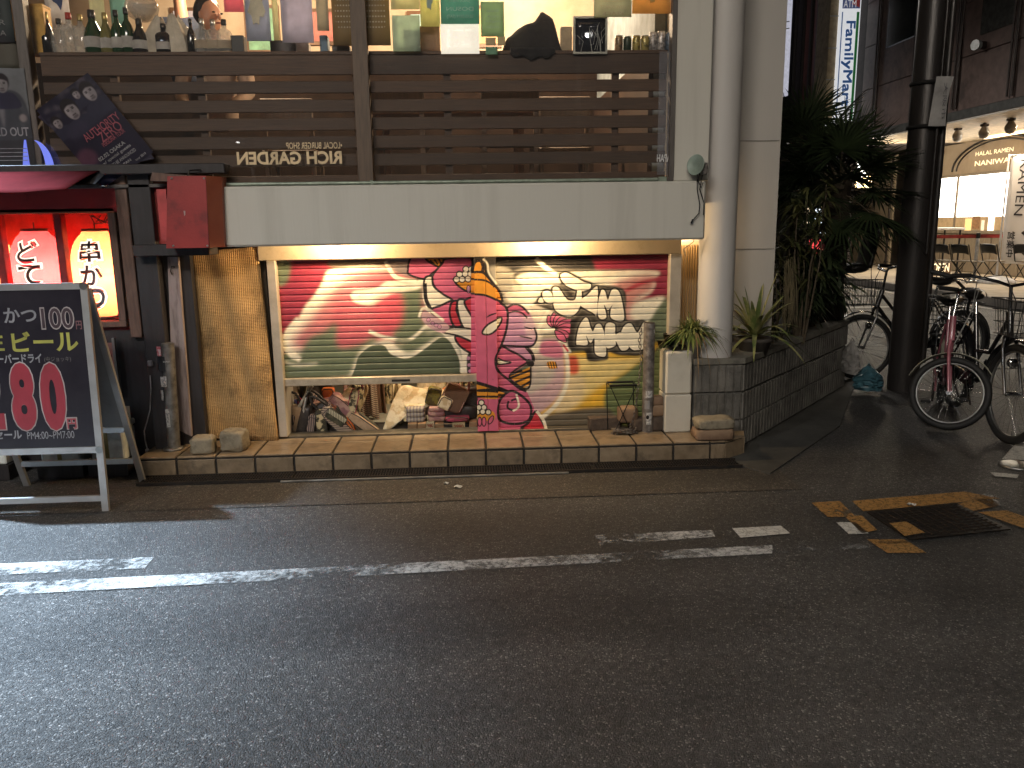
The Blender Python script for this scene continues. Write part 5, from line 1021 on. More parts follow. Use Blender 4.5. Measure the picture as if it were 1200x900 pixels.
M().box(-3.6, xs_[-1]+.02, 5.46, 5.48, ZB-.03, ZT+.05).box(-3.6, xs_[-1]+.02, 5.10, 5.48, ZT+.03, ZT+.05).box(-3.6, xs_[-1]+.02, 5.10, 5.48, ZB-.06, ZB-.036).box(xs_[-1], xs_[-1]+.02, 5.11, 5.46, ZB-.03, ZT+.028).build('window_box', RBOX, fs)
M().box(-3.6, -1.86, FY+.02, FY+.10, 0.001, ZB-.06).build('wall', BLKW, fs)
a = fx(150, 208, 5.02); b = fx(176, 208, 5.02); M().box(a[0], b[0], 5.0, 5.1, 0.001, a[2]+.05, b=.004).build('post', BLKW, fs)
a = fx(139, 205, 5.03); b = fx(151, 205, 5.03); M().box(a[0]-.03, b[0]-.02, 5.02, 5.09, ZB-.1, a[2], b=.004).build('post', OLDW, fs)
a = fx(166, 296, 4.98); b = fx(205, 284, 4.98); M().box(a[0]-.02, b[0]+.22, 4.90, 5.08, a[2]-.02, b[2]-.01, b=.004).build('beam', BLKW, fs)
a = fx(166, 286, 5.1); b = fx(200, 213, 5.1); M().box(a[0], b[0]+.03, 5.06, 5.10, a[2], b[2]).build('red_panel', REDP, fs)
M().box(b[0]-.035, b[0]+.02, 4.95, 5.055, a[2]+.02, b[2]-.05).build('red_panel', mat('bright_red_paint', (.5, .06, .06), .5), fs)
M().box(-1.98, -1.72, 5.1, 5.16, .1, 1.36).build('wall', BLKW, fs)
# awning and beam above the lanterns
a = fx(-40, 197, 4.95); b = fx(262, 197, 4.95)
M().box(-3.6, b[0]+.01, 4.93, 5.06, a[2]-.045, a[2]+.012, b=.004).build('beam', BLKW, fs)
M().prism([at(178, 202, 4.9), at(255, 208, 4.9), at(255, 214, 4.9), at(176, 212, 4.9)], (0, .03, 0)).build('beam', OLDW, fs)
def aw(u, v):
    x = -3.6+(-2.13+3.6)*u; z0 = fx(100, 201, 4.93)[2]; return (x, 4.93-.43*v, z0-.055*v-.03*v*v+.012*math.sin(14*u)*v-.05*v*(u > .0)*u)
o = M().grid(aw, 24, 8).build('awning', REDCLOTH, fs); o.modifiers.new('solid', 'SOLIDIFY').thickness = .004
M().grid(lambda u, v: (-2.75+.66*u, 4.90-.14*v, fx(100, 203, 4.9)[2]-.01-.09*v*(1-.3*u)+.01*math.sin(9*u)), 14, 6).build('tarp', TARP, fs)
M().lathe([(.006, -.003), (.014, -.003), (.014, .003), (.006, .003)], at(122, 218, 4.74), 14).build('eyelet', STEEL, fs)
# big red lamp box
t = thing('red_box', 'large red painted box with a brown right side, mounted above the straw panel', 'box', at(228, 292, 4.8))
a = at(199, 291, 4.78); b = at(243, 206, 4.78); c = at(258, 206, 4.9)
M().prism([(a[0]-.02, 4.78, a[2]), (at(245, 291, 4.78)[0], 4.78, a[2]), (at(241, 206, 4.78)[0], 4.78, b[2]), (at(196, 206, 4.78)[0], 4.78, b[2])], (0, .2, 0)).build('front_panel', REDP, t)
M().prism([(at(245, 291, 4.78)[0]+.002, 4.782, a[2]), (at(262, 291, 4.86)[0], 4.88, a[2]), (at(258, 206, 4.86)[0], 4.88, b[2]), (at(241, 206, 4.78)[0]+.002, 4.782, b[2])], (0, .10, 0)).build('side_panel', REDO, t)
for px, py in ((201, 209), (239, 209), (203, 288), (243, 288)): M().cyl(at(px, py, 4.779), at(px, py, 4.775), .006, .006, 10).build('screw', STEEL, t)
M().tube([at(220, 206, 4.80), at(222, 200, 4.86), at(235, 199, 4.92)], .005, 6).build('cable', DARK, t)
M().prism([at(215, 247, 4.777), at(217, 247, 4.777), at(217, 252, 4.777), at(216, 253, 4.777)], (0, .002, 0)).build('chip', mat('bare_scratch', (.5, .35, .32)), t)
M().tube([at(266, 264, 4.995), at(262, 265, 4.96), at(258, 269, 4.93)], .004, 6).build('cable', DARK, t)
# lanterns
LRED = paper('red_lantern_paper', (.86, .06, .08)); LYEL = paper('orange_lantern_paper', (.92, .24, .11)); LWHITE = emis('white_lantern_ink', (1, .90, .74), 1.35); LINK = mat('lantern_ink', (.06, .012, .01), .6)
lr = lambda r, v: r*(1-.60*abs(2*v-1)**3.4)
def lantern(px, w, mt, txt, lab, power):
    tp = fx(px, 270, 5.27); bt = fx(px, 371, 5.27); h = tp[2]-bt[2]; r = w/2; c = np.array([tp[0], 5.27, bt[2]])
    t = thing('paper_lantern', lab, 'lantern', c, group='red paper lanterns in the stall window')
    pr = [(r*.45, 0)]
    for k in range(1, 40): v = k/40; pr.append((lr(r, v)+.0016*(1 if k % 2 else -1), h*v))
    pr.append((r*.45, h)); M().lathe(pr, tuple(c), 36).build('paper_shade', mt, t)
    for zz in (-.012, h-.006): M().lathe([(r*.42, zz), (r*.5, zz), (r*.5, zz+.018), (r*.42, zz+.018)], tuple(c), 20).build('ring', BLKW, t)
    M().tube([c+(0, 0, h), c+(0, 0, h+.05)], .004, 6).build('wire', BLKW, t)
    n = len(txt); cell = h*.80/n; 
    for bold, mt2, off, nm in ((.085, LWHITE, .004, 'halo'), (.018, LINK, .007, 'lettering')):
        m = M()
        for k, ch in enumerate(txt):
            m2 = M(); V, F_ = text_geo(ch, bold); sc = cell*(.86 if nm == 'lettering' else 1.06); zc = h*.90-cell*(k+.5)
            vs = []
            for x, y in V:
                xx = x*sc*1.0-.0; zz = zc+y*sc; v = min(max(zz/h, .02), .98); rr = lr(r, v)+off; an = -math.pi/2+.12+xx/r
                vs.append(c+(rr*math.cos(an), rr*math.sin(an), zz))
            m.add(vs, F_)
        m.build(nm, mt2, t)
    lamp('lantern_bulb', 'POINT', c+(0, 0, h*.5), power, (1, .66, .42), .05, parent=t)
lantern(111, .315, LYEL, '串かつ', 'glowing orange red lantern with three characters, rightmost in the stall window', 24)
lantern(40, .315, LRED, 'どて煮', 'red lantern with white rimmed characters, half hidden behind the price board', 24); lantern(-22, .315, LYEL, '串かつ', 'glowing lantern cut by the left edge of the picture', 24)
m = M(); rg = random.Random(3); c = fx(120, 258, 5.2)
for k in range(6): m.tube([c+(rg.uniform(-.08, .03), 0, .03), c+(rg.uniform(-.06, .05), rg.uniform(-.03, .03), -.02), c+(rg.uniform(-.03, .08), 0, rg.uniform(-.03, .02)), c+(.08, 0, .02)], .003, 5)
m.build('wiring', BLKW, fs)
# bits on the stall wall
def flat(px0, py0, px1, py1, Y, name, lab, mt, cat, d=.004, parts=None):
    a = at(px0, py0, Y); b = at(px1, py1, Y); t = thing(name, lab, cat, ((a[0]+b[0])/2, Y, b[2])); M().box(a[0], b[0], Y, Y+d, b[2], a[2]).build('sheet', mt, t)
    if parts: parts(t, a[0], b[0], b[2], a[2], Y)
    return t
POSTR = mat('faded_red_poster', (.38, .13, .10), .5, col2=(.30, .20, .17), scale=9)
def menu(t, x0, x1, z0, z1, Y):
    M().text('どて', ((x0+x1)/2, Y-.001, z1-(z1-z0)*.35), (1, 0, 0), (0, 0, 1), (x1-x0)*.6, (z1-z0)*.4, 0, .02).build('lettering', mat('faded_print', (.2, .03, .03)), t)
    m = M(); m.box(x1+.003, x1+.018, Y-.01, Y+.02, z0-.02, z1+.03).build('frame', mat('grey_frame', (.25, .23, .22), .4), t)
flat(122, 402, 139, 470, 5.02, 'menu_board', 'faded red menu board hung behind the price board', POSTR, 'sign', .012, menu)
def yel(t, x0, x1, z0, z1, Y): M().text('営業中', ((x0+x1)/2, Y-.001, (z0+z1)/2), (0, 0, -1), (1, 0, 0), (z1-z0)*.7, (x1-x0)*.4, 0, .01).build('lettering', mat('olive_print', (.12, .12, .06)), t)
flat(145, 476, 157, 524, 4.99, 'paper_slip', 'yellow and white paper slip stuck on the black stall post', mat('yellow_paper', (.42, .40, .22), .6, col2=(.45, .44, .40), scale=3), 'paper', .002, yel)
t = thing('power_cable', 'white cable hanging down the black wall beside the sticker pole', 'cable', at(172, 530, 4.98)); P = [at(x, y, 4.985) for x, y in ((176, 440), (177, 455), (176, 480), (172, 495), (169, 505), (170, 515), (173, 528))]
M().tube(P, .004, 6).build('cord', mat('white_cord', (.35, .34, .34), .5), t); M().rb(P[-1]+np.array((0, -.004, -.012)), (.022, .016, .05), b=.004).build('plug', mat('white_plug', (.38, .37, .37), .5), t); M().rb(at(176, 426, 4.985), (.035, .02, .04), b=.008).build('socket', mat('grey_socket', (.2, .19, .2), .5), t)
FOAM = mat('white_foam', (.80, .85, .82), .7, bump=.2, bscale=120); TAPE = mat('yellow_tape', (.42, .36, .12), .4)
for x0, x1, y0, y1, lab in ((49, 92, 525, 545, 'white foam box with yellow tape seen below the price board'), (108, 142, 500, 541, 'taller white foam box with yellow tape right of the board leg'), (-12, 4, 520, 545, 'white foam box cut by the left picture edge')):
    a = at(x0, y1, 4.86); b = at(x1, y0, 4.86); z0 = max(.005, a[2]); t = thing('foam_box', lab, 'box', ((a[0]+b[0])/2, 4.9, z0), group='foam boxes under the stall window')
    M().box(a[0], b[0], 4.86, 5.05, z0, b[2]-.03, b=.008).build('body', FOAM, t); M().box(a[0]-.006, b[0]+.006, 4.853, 5.057, b[2]-.028, b[2]+.01, b=.008).build('lid', FOAM, t); xm = (a[0]+b[0])/2; M().box(xm-.013, xm+.013, 4.852, 4.8525, z0+.005, b[2]-.035).build('tape', TAPE, t)
    M().box(a[0]-.02, b[0]+.02, 4.84, 5.05, 0.006, z0-.001).build('plinth', BLKW, t)

# ================================================================== A-frame price board
ALU = mat('aluminium', (.55, .55, .55), .35, metal=.6, bump=.03, col2=(.42, .42, .42)); BRD = mat('black_board_print', (.022, .020, .028), .16, col2=(.035, .032, .04), scale=4, bump=.04, bscale=8, spec=.6)
BY = 4.22
t = thing('price_board', 'standing A frame price board with red numbers on black, at the left edge', 'sign', (-2.3, 4.4, 0))
z0, z1 = .345, 1.215; xr = float(at(103, 430, BY)[0]); xl = xr-.68
lean = .055
def bp_(x, z, dy=0): return (x, BY+lean*(z)/1.2+dy, z)
def bar(x0, z0_, x1, z1_, w, d=.022, name='frame_bar'):
    a = np.array(bp_(x0, z0_)); b = np.array(bp_(x1, z1_)); u = unit(b-a); s = np.array([u[2], 0, -u[0]])*w/2 if abs(u[2]) > .5 else np.array([0, 0, w/2])
    return M().prism([a-s, a+s, b+s, b-s], (0, d, 0)).build(name, ALU, t)
bar(xr, 0, xr, z1+.012, .036, name='leg'); bar(xl, 0, xl, z1+.012, .036, name='leg'); bar(xl+.0185, z1, xr-.0185, z1, .034); bar(xl+.0185, z0, xr-.0185, z0, .034); bar(xl+.0185, .075, xr-.0185, .075, .03)
M().prism([bp_(xl+.02, z0+.0175, .008), bp_(xr-.02, z0+.0175, .008), bp_(xr-.02, z1-.0175, .008), bp_(xl+.02, z1-.0175, .008)], (0, .006, 0)).build('poster_panel', BRD, t)
for zz in (z0, z1): M().cyl(bp_(xr, zz, -.004), bp_(xr, zz, .004), .02, .02, 14).build('corner_cap', STEEL, t)
# rear leaf
R0 = atz(150, 566, 0); ry = float(R0[1])
def rear(x, z): f = 1-z/1.2; return np.array([x, BY+.055+.03+(ry-BY-.085)*f, z])
def rbar(xa, za, xb, zb, w):
    a, b = rear(xa, za), rear(xb, zb); u = unit(b-a); s = np.array([w/2, 0, 0]) if abs(u[0]) < .5 else np.array([0, 0, w/2]); M().prism([a-s, a+s, b+s, b-s], (0, .022, 0)).build('rear_leg' if abs(u[0]) < .5 else 'frame_bar', ALU, t)
rbar(xr, 0, xr, 1.2, .034); rbar(xl, 0, xl, 1.2, .034); rbar(xl+.018, .15, xr-.018, .15, .03); rbar(xl+.018, .36, xr-.018, .36, .03)
q = [rear(xl+.018, .38), rear(xr-.018, .38), rear(xr-.018, 1.18), rear(xl+.018, 1.18)]; M().prism(q, (0, .006, 0)).build('rear_panel', mat('grey_board', (.30, .30, .30), .4, col2=(.24, .24, .24)), t)
t2 = t
PW, PY, PR, PO = mat('grey_white_print', (.34, .34, .37)), mat('yellow_green_print', (.44, .43, .09)), mat('crimson_print', (.36, .05, .07), .3, col2=(.29, .045, .06)), mat('pale_outline_print', (.48, .42, .42))
def wr(px0, py0, px1, py1, txt, mt, bold=.01, dy=-.001, name='lettering', grow=0, full=None):
    a = at(px0, py0, BY+.05); b = at(px1, py1, BY+.05); c = (a+b)/2; m = M(); w = b[0]-a[0]; h = a[2]-b[2]
    if full: w *= full; c = c-np.array([(w-(b[0]-a[0]))/2, 0, 0])
    z = c[2]; m.text(txt, bp_(c[0], z, .008+dy), (1, 0, 0), unit((0, lean/1.2, 1)), w+grow, h+grow, 0, bold); m.build(name, mt, t)
wr(2, 361, 43, 378, 'かつ', PW, .02); 
wr(-26, 361, -2, 379, '串', PW, .02)
wr(45, 360, 88, 386, '100', PO, .045, -.0010, 'outline'); wr(46.5, 361.5, 86.5, 384.5, '100', mat('dark_plum_print', (.06, .035, .045)), .012, -.0016); wr(88, 376, 96, 386, '円', mat('dim_red_print', (.22, .10, .11)), .02)
wr(12, 389, 93, 411, 'ビール', PY, .025); wr(-18, 389, 6, 411, '生', PY, .025)
wr(-40, 416, 50, 425, 'アサヒスーパードライ', PW, .03); wr(52, 418, 84, 424, '(中ジョッキ)', mat('dim_print', (.16, .15, .15)), .0)
for nm, mt, gr, dy in (('outline', PO, .012, -.0010), ('lettering', PR, 0, -.0018)):
    wr(9, 425, 48, 503, '8', mt, .05, dy, nm, gr); wr(44, 425, 83, 503, '0', mt, .05, dy, nm, gr); wr(-27, 425, 10, 502, '2', mt, .05, dy, nm, gr)
wr(79, 488, 94, 502, '円', PO, .06, -.001, 'outline'); wr(80.5, 489.5, 92.5, 501, '円', PR, .02, -.0018)
wr(-36, 504, 29, 513, 'タイムセール', PW, .03); wr(34, 505, 90, 512, 'PM4:00~PM7:00', PW, .015)
# ================================================================== inside the shop, behind the raised shutter
CEM = mat('shop_floor_cement', (.30, .30, .24), .7, col2=(.22, .22, .18), scale=6); SHW = mat('shop_wall', (.20, .15, .10), .8, col2=(.12, .09, .06), scale=5)
M().box(-1.30, 1.40, 5.30, 8.0, .04, .10).build('shop_floor', CEM, bd); M().box(-1.42, 1.42, 8.0, 8.1, 0, 1.5).build('shop_back_wall', SHW, bd); M().box(-1.40, -1.30, 5.25, 8.0, 0, 1.5).build('shop_wall', SHW, bd); M().box(1.40, 1.45, 5.51, 8.0, 0, 1.5).build('shop_wall', SHW, bd); M().box(-1.42, 1.45, 5.32, 8.1, 1.40, 1.445).build('shop_ceiling', SHW, bd)
t = thing('shop_lamp', 'bare warm bulb inside the half open shop', 'lamp', (-.25, 5.48, 1.2)); M().blob((-.25, 5.48, 1.2), (.03, .03, .04)).tube([(-.25, 5.48, 1.24), (-.25, 5.48, 1.4)], .006, 6).build('bulb', emis('shop_bulb', (1, .8, .5), 10), t); lamp('bulb_light', 'POINT', (-.25, 5.48, 1.12), 30, (1, .78, .50), .05, parent=t)
def fab(name, c, c2, kind='noise', sc=20, rough=.85):
    mt = mat(name, c, rough, col2=c2, scale=sc, bump=.3, bscale=70, lo=.46, hi=.54)
    if kind != 'noise':
        nt = mt.node_tree; L = nt.links; b = nt.nodes['Principled BSDF']; tc = _n(nt, 'ShaderNodeTexCoord'); w = _n(nt, 'ShaderNodeTexWave', bands_direction=kind); w.inputs['Scale'].default_value = sc; w.inputs['Distortion'].default_value = .6; L.new(tc.outputs['Object'], w.inputs['Vector'])
        r = _n(nt, 'ShaderNodeMapRange'); r.inputs[1].default_value = .4; r.inputs[2].default_value = .6; L.new(w.outputs[1], r.inputs[0]); x = _n(nt, 'ShaderNodeMix', data_type='RGBA'); x.inputs[6].default_value = (*c, 1); x.inputs[7].default_value = (*c2, 1); L.new(r.outputs[0], x.inputs[0]); L.new(x.outputs[2], b.inputs['Base Color'])
    return mt
F_BLK = fab('black_leather', (.02, .017, .016), (.035, .028, .025), rough=.4); F_STR = fab('striped_weave', (.10, .07, .06), (.42, .33, .24), 'Z', 22); F_STRX = fab('striped_weave_dark', (.03, .025, .03), (.30, .22, .18), 'X', 26); F_TAN = fab('tan_canvas', (.46, .32, .20), (.40, .27, .16)); F_CREAM = fab('cream_printed_cloth', (.72, .62, .42), (.55, .42, .24), sc=16); F_ORG = fab('orange_cloth', (.60, .16, .03), (.45, .12, .05)); F_BLUE = fab('blue_cloth', (.08, .10, .26), (.12, .05, .10)); F_MAG = fab('magenta_cloth', (.35, .05, .09), (.18, .04, .05)); F_PAT = fab('patterned_cloth', (.04, .035, .02), (.55, .45, .26), sc=24); F_GRY = fab('grey_plaid_cloth', (.42, .37, .28), (.24, .20, .20), 'X', 14); F_PNK = fab('dusty_pink_cloth', (.42, .25, .20), (.26, .12, .12), sc=12); F_OLV = fab('olive_cloth', (.16, .14, .03), (.08, .06, .02), sc=30); F_BRN = fab('brown_tweed', (.20, .11, .06), (.06, .035, .025), 'X', 40); F_DGRN = fab('dark_olive_canvas', (.05, .05, .03), (.09, .08, .05)); CARDB = mat('brown_cardboard', (.30, .18, .09), .8, col2=(.24, .14, .07), scale=8)
ST = Matrix
def bag(px, py, Y, w, h, d, roll, mt, lab, strap=True, flap=None, yaw=0, mt2=None, name='shoulder_bag', e=.35, pitch=0):
    c = at(px, py, Y); t = thing(name, lab, 'bag', c, group='bags and cloths heaped behind the raised shutter')
    T = Euler((pitch, roll, yaw), 'XYZ').to_matrix().to_4x4(); m = M(); m.T = T
    m.blob((0, 0, 0), (w/2, d/2, h/2), 22, 12, e=e, jit=.012, seed=int(px)); m.build('body', mt, t, local=True)
    if flap is not None:
        m = M(); m.T = T; m.grid(lambda u, v: (w*.46*(2*u-1), -d/2-.006-.004*math.sin(3*v), h*(.48-.42*v)), 6, 5); m.build('flap', flap, t, local=True)
    if strap:
        m = M(); m.T = T; P = [(-w*.4, 0, h*.4)]+[(w*.4*-math.cos(math.pi*k/8), -d*.2, h*.45+h*.42*math.sin(math.pi*k/8)) for k in range(1, 8)]+[(w*.4, 0, h*.4)]; m.tube(P, .009, 6); m.build('strap', mt2 or F_BLK, t, local=True)
    m = M(); m.T = T; m.tube([(-w*.42, -d*.42, -h*.36), (-w*.44, -d*.46, .2*h), (-w*.3, -d*.44, h*.42), (w*.3, -d*.44, h*.42), (w*.44, -d*.46, .2*h), (w*.42, -d*.42, -h*.36)], .004, 5); m.build('piping', mt2 or F_BLK, t, local=True)
    return t
bag(330, 485, 5.50, .30, .22, .14, -.1, F_MAG, 'magenta edged dark bag at the far left of the heap', flap=F_BLUE)
bag(341, 494, 5.38, .15, .24, .07, .12, F_TAN, 'plain tan canvas bag with black trim near the left of the heap', flap=F_TAN)
bag(334, 500, 5.34, .10, .20, .06, .35, F_STRX, 'dark woven bag leaning at the left edge of the heap', strap=False)
bag(356, 496, 5.36, .07, .26, .10, .28, F_BLK, 'narrow black bag right of the tan one'); bag(365, 502, 5.33, .06, .2, .08, .2, F_STRX, 'slim dark striped bag standing between the black ones', strap=False)
bag(378, 498, 5.34, .08, .22, .09, -.05, F_PAT, 'black and white patterned bag in the middle of the left heap', strap=False)
bag(398, 496, 5.34, .09, .30, .10, -.75, F_STR, 'long striped woven bag sloping down to the right', mt2=F_BLK); bag(390, 492, 5.40, .10, .30, .10, -.6, F_BLK, 'black bag lying under the striped one')
bag(388, 478, 5.48, .30, .14, .16, -.15, F_PNK, 'brick and pink patterned bag on top of the left heap', strap=False); bag(386, 479, 5.38, .11, .06, .05, .1, F_ORG, 'orange cloth pouch on the left heap', strap=False); bag(385, 462, 5.60, .09, .10, .06, 0, F_ORG, 'bright orange bag hanging at the back left', strap=False)
bag(394, 489, 5.31, .15, .075, .05, .62, F_DGRN, 'small dark green pouch with pale lettering strip', flap=fab('pale_print_strip', (.10, .10, .06), (.55, .5, .36), 'X', 30), strap=False)
bag(409, 476, 5.44, .16, .24, .06, .55, F_CREAM, 'bright cream printed bag leaning right at the top of the heap', mt2=F_CREAM); bag(419, 490, 5.38, .09, .34, .05, -.85, F_DGRN, 'dark olive bag sloping right below the cream printed one', strap=False); bag(426, 497, 5.35, .07, .26, .05, -.9, F_TAN, 'tan cloth bag at the right foot of the left heap', strap=False); bag(405, 500, 5.33, .10, .12, .06, -.5, F_ORG, 'rust orange cloth low in the left heap', strap=False)
FNM = ['striped bag', 'dark striped bag', 'black and yellow print bag', 'black bag', 'dusty pink bag', 'magenta bag', 'tan bag', 'brown tweed bag', 'cream print bag', 'orange bag']; rb2 = random.Random(21); FABS = [F_STR, F_STRX, F_PAT, F_BLK, F_PNK, F_MAG, F_TAN, F_BRN, F_CREAM, F_ORG]
for k in range(16):
    bag(rb2.uniform(334, 428), (rb2.uniform(490, 502) if k < 10 else rb2.uniform(470, 482)), rb2.uniform(5.36, 5.5), rb2.uniform(.04, .08), rb2.uniform(.18, .28), rb2.uniform(.06, .1), rb2.uniform(-.9, .5), FABS[k % 10], 'slim %s wedged deep in the left heap, %s' % ((FNM[k % 10]), 'near its foot' if k < 10 else 'near its top'), strap=k % 3 == 0, mt2=FABS[(k+3) % 10], yaw=rb2.uniform(-.4, .4))
for k in range(7):
    bag(rb2.uniform(500, 552), rb2.uniform(462, 482), rb2.uniform(5.5, 5.6), rb2.uniform(.08, .12), rb2.uniform(.1, .16), .08, rb2.uniform(-.6, .6), FABS[(k*3+1) % 10], 'small %s piled at the back of the right heap' % FNM[(k*3+1) % 10], strap=k % 2 == 0, mt2=FABS[(k+5) % 10])
M_ = thing('clothes_rail', 'steel rail post standing in the left heap of bags', 'rail', at(357, 508, 5.32)); q = at(357, 508, 5.32)
M().tube([at(358, 508, 5.33), at(356, 480, 5.32), at(361, 455, 5.36), at(364, 445, 5.38)], [.009, .011, .012, .010], 8).build('post', STEEL, M_); M().tube([at(350, 478, 5.36), at(357, 466, 5.36), at(363, 456, 5.36), at(366, 452, 5.36)], .012, 8).build('hanger', mat('grey_plastic', (.45, .42, .36), .4), M_)
# hanging garments along the aisle
def hang(px, pyt, pyb, Y, w, mt, lab, seed):
    a = at(px, pyt, Y); b = at(px, pyb, Y); t = thing('hanging_garment', lab, 'garment', (a[0], Y, b[2]), group='garments hanging along the shop aisle'); rg = random.Random(seed); ph = rg.uniform(0, 6)
    for k in range(1): M().grid(lambda u, v: (a[0]+w*(u-.5)*(1+.25*(1-v)), Y+.02*math.sin(9*u+ph)+.012*math.sin(21*u+ph*2), b[2]+(a[2]-b[2])*v+.03*math.sin(5*u+ph)*(1-v)), 14, 8).build('cloth', mt, t).modifiers.new('solid', 'SOLIDIFY').thickness = .012
for k, (px, y0, y1, Y, w, mt, lab) in enumerate(((432, 446, 492, 5.75, .10, F_STR, 'striped garment hanging at the left of the aisle'), (440, 446, 486, 5.95, .10, F_BRN, 'brown garment hanging deeper on the left of the aisle'), (452, 446, 482, 6.3, .16, F_PAT, 'black and yellow print garment at the end of the aisle'), (424, 440, 480, 5.85, .10, F_TAN, 'tan garment behind the cream printed bag'), (458, 446, 478, 6.45, .14, F_PAT, 'dark flower print garment at the back of the shop'), (464, 446, 506, 5.55, .06, F_CREAM, 'cream and black garment hanging right of the aisle'), (412, 438, 470, 6.0, .12, F_PNK, 'dusty pink garment behind the left heap'), (372, 440, 470, 5.9, .2, F_BLK, 'black garment hanging behind the left heap'), (345, 440, 480, 6.0, .26, F_BLK, 'wide black garment at the far left back'), (545, 440, 480, 5.8, .12, F_PAT, 'dark garment hanging behind the shutter post'), (505, 436, 470, 6.0, .2, F_CREAM, 'cream garment hanging above the folded stacks'))): hang(px, y0, y1, Y, w, mt, lab, k)
# draped cloth, folded stacks, crates
t = thing('draped_cloth', 'cream cloth draped over the folded stack right of the aisle', 'cloth', at(480, 475, 5.45))
def drp(u, v): 
    a = at(474+60*v, 452+4*v, 5.52); s = u; x = a[0]-.02-.10*s*(1-v)-.04*s; return (x, 5.52-.14*s*(1-.5*v), a[2]+.0-(.26*(1-v)**1.3+.05)*s**1.3+.008*math.sin(13*v+3*s))
M().grid(drp, 12, 16).build('cloth', F_CREAM, t).modifiers.new('solid', 'SOLIDIFY').thickness = .01
def stack(px, py, Y, w, h, d, mt, lab, n=3):
    c = at(px, py, Y); t = thing('folded_cloth', lab, 'cloth', c, group='folded cloths stacked on the crates')
    for k in range(n): M().blob((c[0]+random.uniform(-.004, .004), Y+d/2, c[2]+h*(k+.5)/n), (w/2*(1-.03*k), d/2, h/n/2*1.08), 20, 8, e=.3, jit=.02, seed=k+int(px)).build('fold', mt, t)
bz = SZ+.012
stack(487, 495, 5.36, .135, .10, .2, F_GRY, 'grey plaid folded cloth, left of the two stacks on the crates'); stack(512, 494, 5.36, .125, .10, .2, F_PNK, 'dusty pink folded cloth, right of the two stacks on the crates')
stack(486, 483, 5.42, .16, .05, .18, F_CREAM, 'cream folded cloth lying behind on the grey stack', 2)
def crate(px0, px1, pyt, Y, mt, lab, name='carton'):
    a = at(px0, 505, Y); b = at(px1, pyt, Y); t = thing(name, lab, 'box', ((a[0]+b[0])/2, Y, .101), group='brown boxes under the folded cloths'); M().box(a[0], b[0], Y, Y+.2, .101, b[2], b=.004).build('body', mt, t); M().box(a[0]+.002, b[0]-.002, Y-.002, Y-.0005, b[2]-.012, b[2]-.004).build('edge_tape', mat('tan_tape', (.38, .26, .14)), t)
crate(478, 488.5, 496, 5.33, CARDB, 'plain brown box, first from the aisle'); crate(489.5, 499, 496, 5.33, CARDB, 'plain brown box, second from the aisle'); crate(510, 520, 496, 5.33, fab('ribbed_wicker', (.34, .20, .10), (.20, .11, .05), 'X', 60), 'brown wicker box below the pink folded stack'); crate(520, 532, 495, 5.34, F_BLK, 'black box left of the large price tag'); crate(550, 559, 494, 5.33, fab('ribbed_wicker_light', (.36, .22, .12), (.22, .12, .06), 'X', 60), 'brown wicker box beside the shutter post')
crate(532, 549, 493, 5.36, F_BLK, 'black box behind the large price tag')
def ptag(px0, py0, px1, py1, txt, lab, col):
    a = at(px0, py0, 5.318); b = at(px1, py1, 5.318); t = thing('price_tag', lab, 'price tag', ((a[0]+b[0])/2, 5.318, b[2])); M().box(a[0], b[0], 5.318, 5.322, b[2], a[2]).build('card', mat('tag_card', col, .7), t); M().text(txt, ((a[0]+b[0])/2, 5.316, (a[2]+b[2])/2), (1, 0, 0), (0, 0, 1), (b[0]-a[0])*.8, (a[2]-b[2])*.5, 0, .02).build('lettering', mat('tag_red_ink', (.30, .05, .02)), t)
ptag(530, 495, 545, 505, '2980', 'large cream price tag reading 2980', (.62, .48, .26)); ptag(499.5, 494, 509, 503, '980', 'small cream price tag between the brown boxes', (.66, .55, .34))
bag(508, 464, 5.44, .10, .13, .08, .3, F_OLV, 'olive knitted bag on the right heap', strap=False)
bag(532, 466, 5.40, .17, .19, .09, .45, F_BRN, 'brown tweed bag with pale label tilted on the right heap', flap=F_BRN, mt2=F_PNK); bag(522, 472, 5.37, .09, .09, .05, .5, F_CREAM, 'small cream printed pouch in front of the tweed bag', strap=False); bag(538, 480, 5.46, .26, .10, .16, .1, F_BLK, 'black bag lying under the tweed bag', strap=False)
bag(536, 490, 5.35, .165, .03, .10, 0, F_MAG, 'flat crimson pouch lying above the price tag', strap=False)
bag(553, 470, 5.48, .12, .22, .10, 0, F_BLK, 'black bag hanging beside the shutter post', strap=False)
# ================================================================== things on the step, right half
OLDST = mat('old_grey_post', (.20, .18, .165), .65, metal=.2, col2=(.07, .06, .055), scale=26, bump=.5, bscale=60, dirt=(.36, .34, .32), dscale=16)
p = atz(760, 507, SZ); tp = at(761, 379, p[1]); px_, py_ = float(p[0]), float(p[1])+.035
t = thing('bollard_post', 'worn grey steel post with stickers standing on the step before the right shutter', 'post', (px_, py_, SZ)); M().cyl((px_, py_, SZ), (px_, py_, tp[2]), .037, .037, 24).build('pipe', OLDST, t); M().cyl((px_, py_, tp[2]), (px_, py_, tp[2]+.004), .036, .03, 24).build('cap', IRON, t)
for y0, y1, a0, a1, mt in ((457, 465, -2.2, -1.0, STK_W), (468, 478, -2.4, -1.5, mat('grey_sticker', (.38, .37, .36))), (482, 496, -2.0, -1.1, STK_W), (386, 390, -1.0, -.6, STK_W)): wrap(t, px_, py_, .037, at(760, y1, py_)[2], at(760, y0, py_)[2], a0, a1, mt)
q = at(759, 489, py_-.04); ellm = M(); ellp(ellm, q, .010, .014, (1, 0, 0), (0, 0, 1)); ellm.build('sticker_print', DARK, t)
